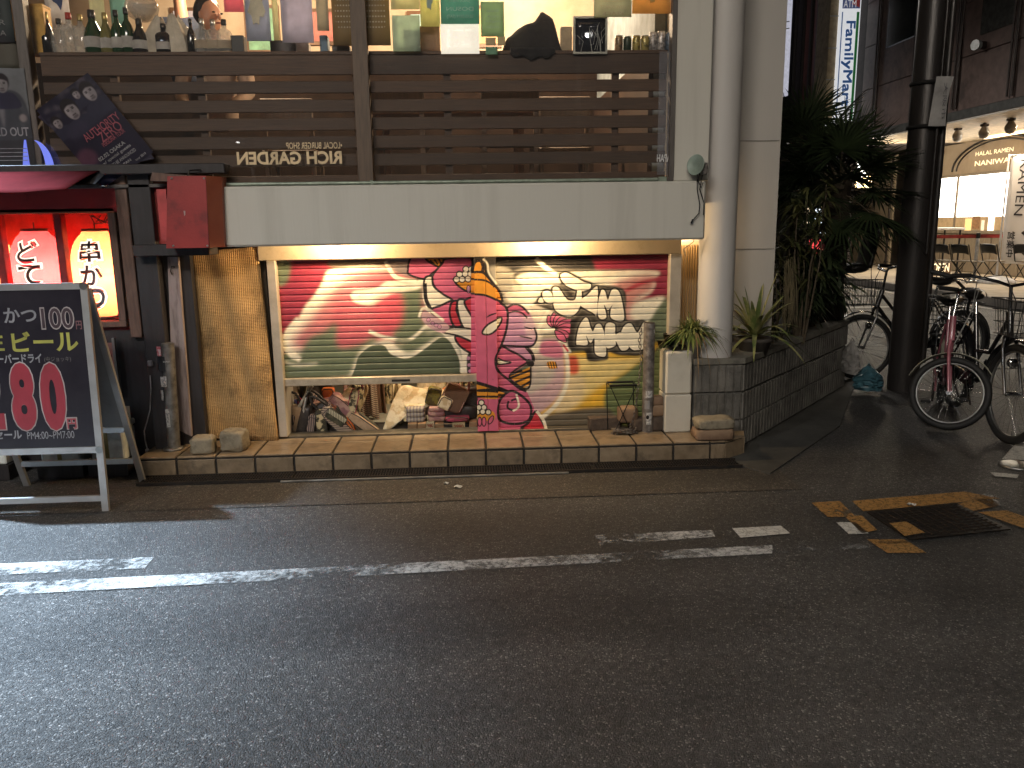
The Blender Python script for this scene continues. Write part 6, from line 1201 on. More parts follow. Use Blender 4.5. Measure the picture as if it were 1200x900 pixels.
CHN = mat('chain_steel', (.24, .22, .20), .4, metal=.8, col2=(.12, .09, .07), scale=40, bump=0)
t = thing('chain', 'rusty steel chain hanging by the grey post and heaped on the step', 'chain', atz(735, 505, SZ))
def links(m, P, ln=.024, w=.016, r=.0026):
    d = [0]; 
    for a, b in zip(P[:-1], P[1:]): d.append(d[-1]+np.linalg.norm(b-a))
    s = 0; k = 0
    while s+ln < d[-1]:
        f = lambda x: np.array([np.interp(x, d, [q_[i] for q_ in P]) for i in range(3)]); a, b = f(s), f(s+ln*1.15); u = unit(b-a); ref = np.array([0, 1.0, 0]) if abs(u[1]) < .9 else np.array([1.0, 0, 0]); n1 = unit(np.cross(u, ref)); n2 = np.cross(u, n1); n = n1 if k % 2 else n2; c = (a+b)/2; L_ = np.linalg.norm(b-a)/2
        m.tube([c+u*(L_-w/2)*cx+n*(w/2)*sx+u*w/2*ex_ for cx, sx, ex_ in ((1, 1, 0), (1, .5, .87), (1, -.5, .87), (1, -1, 0), (-1, -1, 0), (-1, -.5, -.87), (-1, .5, -.87), (-1, 1, 0))], r, 4, closed=True); s += ln*.92; k += 1
m = M(); links(m, [at(752, 384, 5.02), at(749, 400, 5.02), at(752, 420, 5.03), at(749, 445, 5.03), at(747, 460, 5.03), at(745, 480, 5.04), at(740, 498, 5.04), at(736, 505, 5.04)]); m.build('hanging_links', CHN, t)
m = M(); rg = random.Random(11); c = atz(733, 507, SZ+.012); P = [c+np.array([rg.uniform(-.10, .09), rg.uniform(-.03, .05), rg.uniform(-.006, .022)]) for _ in range(34)]; links(m, P); m.build('heaped_links', CHN, t)
# wire stool
BW = mat('black_wire', (.012, .012, .012), .4, metal=.4)
t = thing('wire_stool', 'small black folding wire stool before the right shutter', 'stool', atz(730, 503, SZ)); FL, FR, BL_, BR_ = at(715, 452, 5.03), at(746, 453, 5.03), at(711, 446, 5.14), at(742, 446, 5.14)
z = FL[2]; FL[2] = FR[2] = BL_[2] = BR_[2] = z+.0; m = M()
for a, b in ((FL, FR), (BL_, BR_)): M().tube([a, b], .0075, 6).build('top_bar', BW, t)
for a, b in ((FL, BL_), (FR, BR_)): M().tube([a, b], .004, 6).build('side_bar', BW, t)
gz = lambda p_, q_: np.array([p_[0]+(q_[0]-p_[0])*.95, q_[1], SZ+.004])
for a, b in ((FL, FR), (FR, FL), ): M().tube([a, gz(a, np.array([b[0]-.02*np.sign(b[0]-a[0]), 5.03, 0]))], .0035, 6).build('leg', BW, t)
for a in (BL_, BR_): M().tube([a, (a[0]+.012, 5.15, SZ+.004)], .0035, 6).build('leg', BW, t)
# cream pedestal and its pots
a = atz(775, 507, SZ); b = atz(809, 506, SZ); PX0, PX1, PYF = float(a[0])+.02, float(b[0]), 5.045; tz = float(at(793, 412, PYF)[2])
t = thing('pedestal', 'tall cream block pedestal with rounded edges right of the grey post', 'pedestal', ((PX0+PX1)/2, 5.1, SZ)); zm = SZ+(tz-SZ)*.47
PED = mat('pedestal_paint', (.60, .56, .47), .55, col2=(.54, .50, .42), scale=3, bump=.05, dirt=(.46, .42, .34), dscale=3); M().box(PX0, PX1, PYF, 5.30, SZ+.001, zm-.001, b=.006).build('lower_block', PED, t); M().box(PX0, PX1, PYF, 5.30, zm+.001, tz, b=.012).build('upper_block', PED, t)
BP_ = mat('black_plastic_pot', (.018, .018, .02), .35, bump=.05)
for px, py, r, h, lab in ((786, 404, .045, .07, 'small black plant pot at the left front of the pedestal'), (790, 411, .062, .03, 'wide black pot saucer on the front of the pedestal'), (781, 400, .04, .05, 'black pot behind at the left edge of the pedestal')):
    c = (float(at(px, py, 5.12)[0]), 5.12 if 'front' in lab else 5.2, tz+.001)
    if 'saucer' in lab: c = (c[0]+.01, 5.11, tz+.001)
    else: c = (c[0], c[1]+.03, tz+(.033 if 'left front' in lab else .001))
    o = M().lathe([(r*.7, 0), (r, h), (r*1.08, h), (r*1.08, h-.012), (r*1.02, h-.012)][:3]+[(r*.92, h), (r*.9, h-.02), (0.002, h-.022)], c, 20).build('plant_pot', BP_, loc=c); tag(o, lab, 'pot')
LEAFV = mat('spider_leaf', (.085, .14, .025), .5, col2=(.22, .25, .08), scale=5, rnd=.2, lo=.4, hi=.6); DRYL = mat('dry_leaf', (.20, .13, .06), .8, col2=(.11, .06, .03), scale=8); POTW = mat('pale_pot', (.42, .38, .33), .6, scale=5)
c = np.array([float(at(812, 395, 5.12)[0])+.005, 5.13, .6195])
t = thing('spider_plant', 'bushy striped spider plant spilling over a pale pot beside the column', 'plant', c)
M().lathe([(.042, 0), (.062, .13), (.066, .135), (.066, .15), (.058, .15), (.056, .13), (.002, .125)], tuple(c), 24).build('plant_pot', POTW, t)
rg = random.Random(5); m = M(); md_ = M(); tp_ = c+(0, 0, .15)
for k in range(420):
    an = rg.uniform(0, 2*math.pi); el = rg.uniform(.25, 1.35); L_ = rg.uniform(.14, .27); d = np.array([math.cos(an)*math.cos(el), math.sin(an)*math.cos(el), math.sin(el)]); 
    if d[1] > .4: continue
    m.leaf(tp_+np.array([rg.uniform(-.04, .04), rg.uniform(-.03, .03), 0]), d, L_, rg.uniform(.010, .019), rg.uniform(.35, 1.0), 6, 0, .1)
for k in range(9):
    an = rg.uniform(math.pi*.9, math.pi*2.1); d = np.array([math.cos(an), math.sin(an), .35]); md_.leaf(tp_+d*.05, d, rg.uniform(.2, .32), rg.uniform(.006, .012), rg.uniform(1.0, 1.3), 6, 0, .1)
m.build('leaves', LEAFV, t); md_.build('dry_leaves', DRYL, t)
# little spot on the wall, bracket cable
GRN_E = mat('green_enamel', (.34, .42, .35), .4, bump=.03)
c = at(815, 193, 4.90); t = thing('wall_spotlight', 'pale green dish spotlight with dangling cables on the wall beside the column', 'spotlight', at(826, 195, 5.0))
u = unit((-.75, -.62, .12)); s1 = unit(np.cross(u, (0, 0, 1))); s2 = np.cross(s1, u); Tm = Matrix(((s1[0], s2[0], u[0], c[0]), (s1[1], s2[1], u[1], c[1]), (s1[2], s2[2], u[2], c[2]), (0, 0, 0, 1)))
m = M(); m.T = Tm; m.lathe([(.012, -.07), (.03, -.06), (.052, -.02), (.062, 0), (.058, 0), (.05, -.008), (.004, -.012)], (0, 0, 0), 24); m.build('dish', GRN_E, t)
M().tube([c-u*.05, c-u*.09+(0, 0, -.01), at(826, 196, 5.0)], [.016, .018, .012], 10).build('bracket', OLDST, t); M().rb(at(824, 198, 4.94), (.03, .10, .07), b=.006).build('junction_box', OLDST, t)
m = M()
for P in (((817, 203), (817, 222), (820, 240), (819, 250), (812, 258)), ((823, 205), (820, 222), (825, 238), (824, 252)), ((820, 200), (818, 212), (822, 220), (824, 214))): m.tube([at(x, y, 4.895) for x, y in P], .0035, 5)
m.build('cable', DARK, t); M().tube([at(812, 257, 4.895), at(810, 262, 4.895)], .006, 6).build('plug', DARK, t)
m = M().tube([at(813, 276, 5.08), at(813, 283, 5.1), at(801, 292, 5.12), at(803, 300, 5.13)], .003, 5); tag(m.build('loose_cable', mat('grey_cable', (.3, .28, .25)), loc=at(803, 300, 5.13)), 'loose grey cable hanging from the overhang near the column', 'cable')
# ================================================================== ribbed block planter
BLOCK = mat('ribbed_concrete_block', (.17, .16, .14), .9, col2=(.085, .08, .07), scale=7, bump=.6, bscale=70, rnd=.12, dirt=(.035, .033, .03), dscale=5); SOIL = mat('soil', (.04, .03, .02), .95, bump=.8, bscale=60)
pl = thing('planter', 'dark ribbed concrete block planter turning the corner beside the column', 'planter', (1.8, 5.1, 0))
PA = np.array([1.455, 5.045]); PB = np.array([1.775, 5.045]); PC = np.array([3.36, 6.90])
def blk(w, h, ribs):
    m = M(); m.box(-w/2, w/2, 0, .10, 0, h); n = ribs; s = w/n
    for k in range(n): m.box(-w/2+s*k+.0065, -w/2+s*(k+1)-.0065, -.012, 0.001, .004, h-.004, b=.003)
    return m
zc = [.02, .205, .395, .585]
for k in range(3): o = blk(.315, zc[k+1]-zc[k]-.006, 6).build('block', BLOCK, pl, local=True); o.location = Vector(((PA[0]+PB[0])/2, 5.047, zc[k]))-pl.location
u2 = unit(PC-PB); ang = math.atan2(u2[1], u2[0]); Ls = float(np.linalg.norm(PC-PB)); nb = 6; me = blk(Ls/nb-.005, .182, 7).mesh('block', BLOCK, np.zeros(3))
for k in range(3):
    for j in range(nb):
        p = PB+u2*(Ls*(j+.5)/nb); o = bpy.data.objects.new('block', me); COL.objects.link(o); o.parent = pl; o.location = Vector((p[0], p[1], zc[k]+random.uniform(-.001, .001)))-pl.location; o.rotation_euler = (0, 0, ang)
n2 = np.array([u2[1], -u2[0]]); q = lambda p, d: (p[0]-n2[0]*d, p[1]-n2[1]*d)
CAPM = mat('planter_cap', (.20, .19, .155), .85, col2=(.11, .10, .085), scale=8, bump=.4, bscale=60, dirt=(.05, .05, .04), dscale=5)
M().prism([(PA[0]-.005, 5.03, .583), (PB[0]+.012, 5.03, .583), (PC[0]+.01, PC[1]-.02, .583), (*q(PC, .1), .583), (PB[0]-.04, 5.30, .583), (PA[0]-.005, 5.30, .583)], (0, 0, .036)).build('cap', CAPM, pl)
M().prism([(1.47, 5.17, .54), (1.73, 5.17, .54), (3.28, 6.94, .54), (3.3, 8.6, .54), (2.14, 8.6, .54), (2.14, 5.49, .54), (1.47, 5.49, .54)], (0, 0, .02)).build('soil', SOIL, pl)
M().box(1.455, 1.485, 5.15, 5.48, .131, .58).build('side_wall', BLOCK, pl)
M().box(3.22, 3.36, 6.95, 8.6, .02, .6).build('rear_wall', BLOCK, pl)
# ------------------------------------------------------------------ plants
def leafm(name, c, c2, r=.5): return mat(name, c, r, col2=c2, scale=9, bump=.05, rnd=.1, lo=.4, hi=.62)
L_AG = leafm('variegated_leaf', (.09, .13, .035), (.30, .28, .12)); L_OL = leafm('olive_leaf', (.085, .085, .028), (.045, .055, .018)); L_DK = leafm('dark_leaf', (.02, .032, .014), (.035, .05, .02)); L_PALM = leafm('palm_leaf', (.032, .05, .018), (.018, .03, .012)); BARK = mat('plant_stem', (.10, .075, .045), .8, col2=(.05, .04, .025), scale=14, stretch=(1, 1, 4), bump=.5); TRUNK = mat('palm_fibre', (.045, .032, .02), .95, col2=(.02, .015, .01), scale=14, stretch=(3, 3, .6), bump=1.0, bscale=30)
POT_D = mat('dark_clay_pot', (.07, .06, .05), .7, col2=(.04, .035, .03), scale=9)
c = np.array([float(at(884, 395, 5.36)[0]), 5.36, .57]); t = thing('variegated_yucca', 'rosette of long striped leaves in a dark pot right of the column', 'plant', c); rg = random.Random(8)
M().lathe([(.08, 0), (.115, .11), (.125, .115), (.125, .135), (.105, .135), (.1, .12), (.002, .115)], tuple(c), 24).build('plant_pot', POT_D, t); m = M()
for k in range(36):
    an = k*2.4; el = 1.35-1.15*(k/36)+rg.uniform(-.1, .1); d = np.array([math.cos(an)*math.cos(el), math.sin(an)*math.cos(el), math.sin(el)]); m.leaf(c+(0, 0, .14)+d*.02, d, rg.uniform(.38, .52), rg.uniform(.028, .038), .12+.7*(k/36), 7, 0, .15, w0=.6)
m.build('leaves', L_AG, t)
def shrub(x, y, z0, h, n, lab, mt, seed, lw=.028, ll=.17, spread=.22, name='leafy_shrub', den=16):
    rg = random.Random(seed); t = thing(name, lab, 'plant', (x, y, z0)); ms = M(); ml = M()
    for k in range(n):
        a = rg.uniform(0, 6.28); tip = np.array([x+spread*rg.uniform(.2, 1)*math.cos(a), y+spread*rg.uniform(.2, 1)*math.sin(a), z0+h*rg.uniform(.55, 1)]); b = np.array([x+.03*math.cos(a), y+.03*math.sin(a), z0]); mid = (b+tip)/2+(rg.uniform(-.04, .04), rg.uniform(-.04, .04), .03); ms.tube([b, mid, tip], [.009, .007, .004], 5)
        for f in (1.0, .93, .84, .72, .58, .42):
            if f < .6 and rg.random() < .4: continue
            p = b+(mid-b)*2*f if f < .5 else mid+(tip-mid)*(2*f-1)
            for j in range(int(den*(.5 if f < .7 else .8))): an = rg.uniform(0, 6.28); el = rg.uniform(-.5, .9); d = np.array([math.cos(an)*math.cos(el), math.sin(an)*math.cos(el), math.sin(el)]); ml.leaf(p, d, ll*rg.uniform(.6, 1.15), lw*rg.uniform(.7, 1.2), rg.uniform(.3, .9), 4, 0, .12)
    ms.build('stem', BARK, t); ml.build('leaves', mt, t); return t
def sx_(px, Y): return float(at(px, 380, Y)[0])
shrub(sx_(912, 5.75), 5.75, .56, 1.02, 7, 'olive leaved shrub in front of the grey wall edge, left of the palm', L_OL, 3, .022, .12, .24, den=8)
shrub(sx_(938, 5.95), 5.95, .56, 1.28, 10, 'tall olive leaved shrub with drooping leaf clusters before the palm', L_OL, 4, .024, .13, .22, den=10)
shrub(sx_(946, 6.5), 6.5, .56, .72, 14, 'dense dark shrub hanging over the far end of the planter', L_DK, 5, .036, .24, .30, den=10)
shrub(sx_(930, 6.2), 6.2, .56, .55, 10, 'low dark shrub under the tall olive one', L_DK, 6, .03, .2, .25, den=9)
shrub(sx_(908, 5.6), 5.60, .56, .30, 5, 'small sprawling plant between the striped rosette and the shrubs', L_OL, 16, .018, .10, .12, den=7)
t = thing('hanging_vine', 'dry straw coloured strands hanging in front of the shrubs', 'plant', at(926, 330, 5.7)); m = M(); rg = random.Random(9)
for k in range(40): x = rg.uniform(919, 932); m.tube([at(x, 300+rg.uniform(0, 30), 5.72), at(x+rg.uniform(-3, 3), 345, 5.68), at(x+rg.uniform(-4, 3), 375+rg.uniform(-12, 14), 5.66)], .0022, 4)
m.build('strands', mat('dry_strands', (.16, .13, .07), .9), t)
def palm(px, Y, pz, lab, seed, n=30, fl=.55, zb=.56, tr=.085, hang=8):
    rg = random.Random(seed); top = at(px, pz, Y); x, y, zt = float(top[0]), float(top[1]), float(top[2]); t = thing('fan_palm', lab, 'palm', (x, y, zb))
    P = [(x+.01*math.sin(k*1.7), y, zb+(zt-zb)*k/8) for k in range(9)]; M().tube(P, [tr*(1.0+.12*math.sin(k*2.3)) for k in range(9)], 14).build('trunk', TRUNK, t)
    mf = M(); rr = M()
    for k in range(120):
        an = rg.uniform(0, 6.28); z = rg.uniform(zb+.1, zt); p = np.array([x+tr*math.cos(an), y+tr*math.sin(an), z]); mf.tube([p, p+(.03*math.cos(an), .03*math.sin(an), .02), p+(.05*math.cos(an), .05*math.sin(an), -.05)], .0025, 3)
    mf.build('trunk_fibre', TRUNK, t, kind='stuff')
    for k in range(n):
        an = k*2.4+rg.uniform(-.2, .2); el = 1.25-2.0*(k/n)+rg.uniform(-.12, .12); d = np.array([math.cos(an)*math.cos(el), math.sin(an)*math.cos(el), math.sin(el)]); L0 = fl*rg.uniform(.55, .85); b = np.array([x, y, zt-.12*(k/n)]); e = b+d*L0-np.array([0, 0, .10*L0]); rr.tube([b, (b+e)/2+(0, 0, .02), e], [.009, .007, .005], 5)
        s = unit(np.cross(d, (0, 0, 1.0)) if abs(d[2]) < .98 else (1, 0, 0)); nrm = unit(np.cross(s, d)); nl = 34; ml = M()
        for j in range(nl):
            ph = (j/(nl-1)-.5)*R_(250); dd = unit(d*math.cos(ph)+s*math.sin(ph)+nrm*.12*math.cos(ph*2)); L1 = fl*(.95-.35*abs(ph)/2.2)*rg.uniform(.9, 1.06); ml.leaf(e, dd, L1, .019, rg.uniform(.10, .40), 4, 0, .35, side=np.cross(dd, nrm), w0=.5)
        ml.build('frond', L_PALM, t)
    rr.build('leaf_stalk', BARK, t); return t
palm(984, 6.95, 212, 'tall dark fan palm with a thick fibrous trunk at the end of the planter', 3, 30, .50, .56, .10)
palm(938, 7.6, 178, 'second fan palm behind the grey wall edge, its crown higher', 8, 24, .54, .56, .07)

# ================================================================== utility pole with conduit and banner tag
POLEM = mat('dark_pole', (.035, .031, .030), .38, metal=.25, col2=(.022, .02, .019), scale=4, stretch=(3, 3, .4), bump=.15, bscale=30, dirt=(.06, .05, .045), dscale=4)
pb = np.array([3.835, 6.76]); t = thing('utility_pole', 'thick dark utility pole with a conduit pipe on its right side', 'pole', (pb[0], pb[1], 0))
M().cyl((pb[0], pb[1], 0), (pb[0], pb[1], 7), .128, .108, 32).build('shaft', POLEM, t); M().cyl((pb[0]+.135, pb[1]-.05, .25), (pb[0]+.128, pb[1]-.05, 7), .026, .026, 14).build('conduit', POLEM, t); M().cyl((pb[0]+.03, pb[1]-.145, 1.2), (pb[0]+.03, pb[1]-.13, 7), .012, .012, 10).build('conduit', POLEM, t)
for py in (95, 147): z = float(at(1090, py, 6.62)[2]); M().lathe([(.150, -.012), (.154, 0), (.150, .012), (.14, .012), (.14, -.012)], (pb[0]+.01, pb[1]-.01, z), 28).build('strap', DARK, t)
a = at(1093, 90, 6.58); b = at(1107, 148, 6.58); t = thing('banner_strip', 'narrow white printed strip strapped to the dark utility pole', 'banner', ((a[0]+b[0])/2, 6.58, b[2]))
M().grid(lambda u, v: (a[0]+.02+(b[0]-a[0]+.01)*u*(1-.25*math.sin(math.pi*v))-.035*(1-v), 6.56-.03*math.sin(math.pi*v)*u, b[2]+(a[2]-b[2])*v), 5, 8).build('cloth', mat('banner_cloth', (.45, .44, .43), .7, scale=5), t)
M().text('大阪市', ((a[0]+b[0])/2+.02, 6.53, (a[2]+b[2])/2), (0, 0, -1), (1, 0, 0), .28, .035, 0, 0).build('lettering', mat('grey_print', (.2, .2, .22)), t)

# ================================================================== bicycles
TYRE = mat('tyre_rubber', (.018, .018, .018), .7, bump=.1); RIMM = mat('rim_alloy', (.38, .38, .37), .4, metal=.8, bump=0); SADL = mat('saddle_vinyl', (.02, .018, .016), .4); CHROME = mat('chrome', (.6, .6, .6), .15, metal=1, bump=0); GRIPM = mat('grip_rubber', (.015, .015, .015), .6); WIREB = mat('basket_wire', (.10, .10, .10), .4, metal=.7, bump=0)
def bike(lab, hub, head, r, fm, steer=0, fen=None, wire=None, basket=True, rbasket=False, rack=True, light=True, wb=1.06, bar_w=.28, lean=0, child=False, cable=False):
    t = thing('bicycle', lab, 'bicycle', (0, 0, 0), 0, 'bicycles parked round the utility pole'); fen = fen or fm; wire = wire or WIREB
    fh = np.array([wb/2, 0, r]); rh = np.array([-wb/2, 0, r]); hb = np.array([wb/2-.13, 0, r+.36]); ht = np.array([wb/2-.185, 0, r+.53]); bbk = np.array([-.08, 0, r-.03]); st_ = np.array([-.22, 0, r+.45]); sd = np.array([-.255, 0, r+.58])
    ax = unit(ht-hb); S = Matrix.Translation(Vector(hb)) @ Matrix.Rotation(steer, 4, Vector(ax)) @ Matrix.Translation(-Vector(hb))
    B = lambda nm, m, mt, par=t, **k: m.build(nm, mt, par, local=True, **k)
    m = M(); m.tube([ht, hb], .022, 10).tube([hb+(0, 0, .03), (hb+bbk)/2+(-.02, 0, -.07), bbk], .019, 8).tube([ht+(0, 0, -.05), (ht+bbk)/2+(-.04, 0, -.04), st_-(st_-bbk)*.55], .015, 8).tube([bbk, st_], .017, 8)
    for s in (-1, 1): m.tube([bbk+(0, s*.03, 0), rh+(0, s*.06, 0)], .010, 6).tube([st_+(0, s*.02, -.04), rh+(0, s*.06, 0)], .008, 6)
    B('frame', m, fm); B('seat_post', M().tube([st_, sd], .013, 8), CHROME)
    m = M(); m.grid(lambda u, v: (sd[0]-.13+.26*u, (.085*(1-u)**.7+.022)*math.sin((v-.5)*math.pi)*1.0, sd[2]+.045*math.cos((v-.5)*math.pi)+.012*(1-u)), 10, 10); m.blob(sd+(-.03, 0, .0), (.10, .06, .03), 14, 8); B('saddle', m, SADL)
    def wheel(h, tr):
        w = thing('wheel', None, None); w.parent = t
        def mk(): mm = M(); mm.T = tr; return mm
        cir = lambda R, n=40: [h+np.array([R*math.cos(2*math.pi*k/n), 0, R*math.sin(2*math.pi*k/n)]) for k in range(n)]
        mm = mk(); mm.tube(cir(r-.024), .025, 8, closed=True); B('tyre', mm, TYRE, w); mm = mk(); mm.tube(cir(r-.05), .008, 6, closed=True); B('rim', mm, RIMM, w)
        mm = mk()
        for k in range(32): a = 2*math.pi*k/32; a2 = a+(.35 if k % 2 else -.35); s = .025 if k % 4 < 2 else -.025; mm.tube([h+np.array([.02*math.cos(a2), s, .02*math.sin(a2)]), h+np.array([(r-.045)*math.cos(a), 0, (r-.045)*math.sin(a)])], .0013, 3, caps=False)
        B('spokes', mm, CHROME, w); mm = mk(); mm.cyl(h+(0, -.045, 0), h+(0, .045, 0), .017, .017, 12).cyl(h+(0, -.065, 0), h+(0, .065, 0), .006, .006, 8); B('hub', mm, CHROME, w)
    I4 = Matrix.Identity(4); wheel(fh, S); wheel(rh, I4)
    def mud(h, a0, a1, tr):
        mm = M(); mm.T = tr; mm.grid(lambda u, v: h+np.array([(r+.022+.008*math.sin(math.pi*v))*math.cos(a0+(a1-a0)*u), -.032+.064*v, (r+.022+.008*math.sin(math.pi*v))*math.sin(a0+(a1-a0)*u)]), 20, 4); o = B('mudguard', mm, fen); o.modifiers.new('solid', 'SOLIDIFY').thickness = .002
    mud(fh, R_(45), R_(175), S); mud(rh, R_(15), R_(195), I4)
    m = M(); m.T = S
    for s in (-1, 1): m.tube([hb+(0, s*.035, -.0), hb+(.02, s*.05, -.08), fh+(0, s*.055, 0)], [.013, .013, .009], 8)
    m.tube([hb+(0, -.045, .0), hb+(0, .045, .0)], .014, 8); B('fork', m, fm)
    hz = r+.70; stm = np.array([ht[0]-.03, 0, hz]); m = M(); m.T = S; m.tube([ht, stm], .012, 8).tube([stm+(-.16, -bar_w, .05), stm+(-.04, -bar_w*.82, .06), stm+(.03, -bar_w*.35, .03), stm, stm+(.03, bar_w*.35, .03), stm+(-.04, bar_w*.82, .06), stm+(-.16, bar_w, .05)], .011, 8); B('handlebar', m, CHROME if fm is not BLKBIKE else BLKBIKE)
    for s in (-1, 1):
        m = M(); m.T = S; m.tube([stm+(-.05, s*bar_w*.84, .06), stm+(-.18, s*(bar_w+.008), .05)], .017, 10); B('grip', m, GRIPM); m = M(); m.T = S; m.tube([stm+(-.03, s*bar_w*.78, .06), stm+(-.05, s*bar_w*.86, .04), stm+(-.15, s*(bar_w+.02), .01)], .006, 6); B('brake_lever', m, CHROME)
    m = M(); m.T = S; m.tube([stm+(-.03, .2, .05), stm+(.09, .13, .10), stm+(.12, .04, -.06), hb+(.03, .02, .02)], .0035, 5); m.tube([stm+(-.03, -.2, .05), stm+(.10, -.1, .08), stm+(.13, -.02, -.1), hb+(.03, -.02, -.02)], .0035, 5); B('brake_cable', m, GRIPM if not cable else mat('white_cable', (.4, .4, .38)))
    def wires(x0, x1, hw, z0, z1, tr, nm, fl=.03):
        mm = M(); mm.T = tr; c4 = lambda z, e: [(x0-e, -hw-e, z), (x1+e, -hw-e, z), (x1+e, hw+e, z), (x0-e, hw+e, z)]
        mm.tube(c4(z1, fl), .005, 6, closed=True, smooth=False).tube(c4(z0, 0), .004, 6, closed=True, smooth=False)
        for q_ in (.35, .68): mm.tube(c4(z0+(z1-z0)*q_, fl*q_), .0025, 4, closed=True, smooth=False)
        for k in range(1, 9):
            f = k/9; x = x0+(x1-x0)*f; xe = x0-fl+(x1-x0+2*fl)*f; y = -hw+2*hw*f; ye = -hw-fl+(2*hw+2*fl)*f
            for s in (-1, 1): mm.tube([(x, s*hw, z0), (xe, s*(hw+fl), z1)], .0022, 4, caps=False)
            for xx, xxe in ((x0, x0-fl), (x1, x1+fl)): mm.tube([(xx, y, z0), (xxe, ye, z1)], .0022, 4, caps=False)
            mm.tube([(x0, y, z0), (x1, y, z0)], .0022, 4, caps=False)
        B(nm, mm, wire)
    if basket: wires(hb[0]+.05, hb[0]+.30, .14, r+.40, r+.63, S, 'front_basket')
    if rbasket: wires(-wb/2-.18, -wb/2+.12, .13, r+.40, r+.60, I4, 'rear_basket', .015)
    if rack:
        m = M(); zz = r+.375
        for s in (-1, 1): m.tube([st_+(-.02, s*.03, -.10), (-.36, s*.06, zz), (-wb/2-.2, s*.06, zz), (-wb/2-.22, 0, zz)], .006, 6).tube([(-wb/2, s*.06, r), (-wb/2-.1, s*.062, zz)], .005, 6)
        for k in range(3): m.tube([(-.42-.1*k, -.06, zz), (-.42-.1*k, .06, zz)], .005, 6)
        B('rear_rack', m, WIREB)
    B('chainring', M().cyl(bbk+(0, -.05, 0), bbk+(0, -.044, 0), .085, .085, 24), CHROME); B('crank_arm', M().tube([bbk+(0, -.07, 0), bbk+(.09, -.075, -.13)], .009, 6), CHROME); B('crank_arm', M().tube([bbk+(0, .07, 0), bbk+(-.09, .075, .13)], .009, 6), CHROME); B('pedal', M().rb(bbk+(.09, -.12, -.13), (.08, .07, .022), b=.006), GRIPM); B('pedal', M().rb(bbk+(-.09, .12, .13), (.08, .07, .022), b=.006), GRIPM)
    m = M(); m.prism([bbk+(.09, -.056, .06), bbk+(.09, -.056, -.05), rh+(-.04, -.056, -.03), rh+(-.04, -.056, .04)], (0, -.012, 0)); B('chain_guard', m, fm)
    B('kickstand', M().tube([rh+(.02, .07, -.02), rh+(-.03, .15, -r+.012), rh+(-.09, .17, -r+.006)], .008, 6), CHROME)
    if light: m = M(); m.T = S; m.lathe([(.012, -.05), (.03, -.03), (.034, .0), (.03, .008), (.004, .01)], (0, 0, 0), 16); m.v = [np.array(S @ Vector((hb[0]+.08+(q_[2]), 0+q_[0], r+.20+q_[1]))) for q_ in [np.array(S.inverted() @ Vector(v_)) for v_ in m.v]]; B('headlight', m, CHROME)
    if child:
        m = M(); cx = hb[0]+.20; m.T = S
        m.grid(lambda u, v: (cx-.05-.10*v+.03*math.sin(math.pi*u), -.15+.30*u, r+.74+.50*v-.10*(2*u-1)**2*v), 10, 10); m.blob((cx+.02, 0, r+.74), (.13, .13, .05), 16, 8); o = B('child_seat', m, SADL); o.modifiers.new('solid', 'SOLIDIFY').thickness = .03
    ch = math.cos(head); sh = math.sin(head); p = np.array(S @ Vector(fh)); t.location = (hub[0]-(ch*p[0]-sh*p[1]), hub[1]-(sh*p[0]+ch*p[1]), 0); t.rotation_euler = (lean, 0, head); return t
BLKBIKE = mat('black_bike_paint', (.02, .02, .022), .25, metal=.2, bump=0, coat=.5); PINKBIKE = mat('pink_bike_paint', (.42, .13, .17), .35, bump=0, coat=.4); CREAMF = mat('cream_mudguard', (.50, .48, .38), .4, bump=0)
h1 = atz(1113, 457, .285); bike('pink folding bicycle with cream mudguard, front wheel turned sideways right of the pole', (h1[0], h1[1]), R_(-119), .265, PINKBIKE, R_(80), CREAMF, basket=False, rbasket=True, wb=.92, rack=True, light=False, bar_w=.24, cable=True)
h2 = atz(1187, 462, .335); bike('black bicycle with wire front basket at the right edge of the picture', (h2[0], h2[1]), math.atan2(-.97, -.24), .335, BLKBIKE, R_(8), BLKBIKE, wb=1.1, bar_w=.30)
h3 = atz(1022, 413, .30); bike('dark city bicycle behind the pole with front basket and child seat', (h3[0]+.02, h3[1]+.25), R_(190), .31, BLKBIKE, R_(-12), BLKBIKE, wb=1.08, child=True)
# plastic bags on the ground by the pole
PLAS = mat('clear_plastic_bag', (.42, .41, .40), .35, bump=.7, bscale=14, alpha=.75); PLBL = mat('blue_plastic_bag', (.06, .15, .19), .35, bump=.6, bscale=12)
def pbag(px0, py0, px1, py1, Y, mt, lab, seed, d=.14):
    a = at(px0, py1, Y); b = at(px1, py0, Y); w = b[0]-a[0]; h = b[2]-max(a[2], 0); rg = random.Random(seed); off = [rg.uniform(.84, 1.14) for _ in range(200)]
    c = ((a[0]+b[0])/2, Y, max(a[2], .003))
    def fn(u, v): an = 2*math.pi*u; k = off[(int(u*22) % 22)*7+int(v*14) % 7]; rr = math.sin(math.pi*min(1, .16+.84*(1-v)**.8*.62+.0))*(1-v**3*.75)*k; return (c[0]+w/2*rr*math.cos(an), c[1]+d*rr*math.sin(an), c[2]+h*v)
    t = thing('plastic_bag', lab, 'bag', c); M().grid(fn, 22, 14, 0, False).build('body', mt, t); M().tube([(c[0]-.02, Y, c[2]+h*.97), (c[0], Y, c[2]+h*1.08), (c[0]+.02, Y, c[2]+h*.97)], .006, 6).build('knot', mt, t)
pbag(989, 399, 1006, 437, 6.70, PLAS, 'clear plastic bag of rubbish hanging at the planter end', 3); pbag(1000, 428, 1034, 456, 6.66, PLBL, 'pale blue plastic bag on the ground under the bicycle wheel', 4)

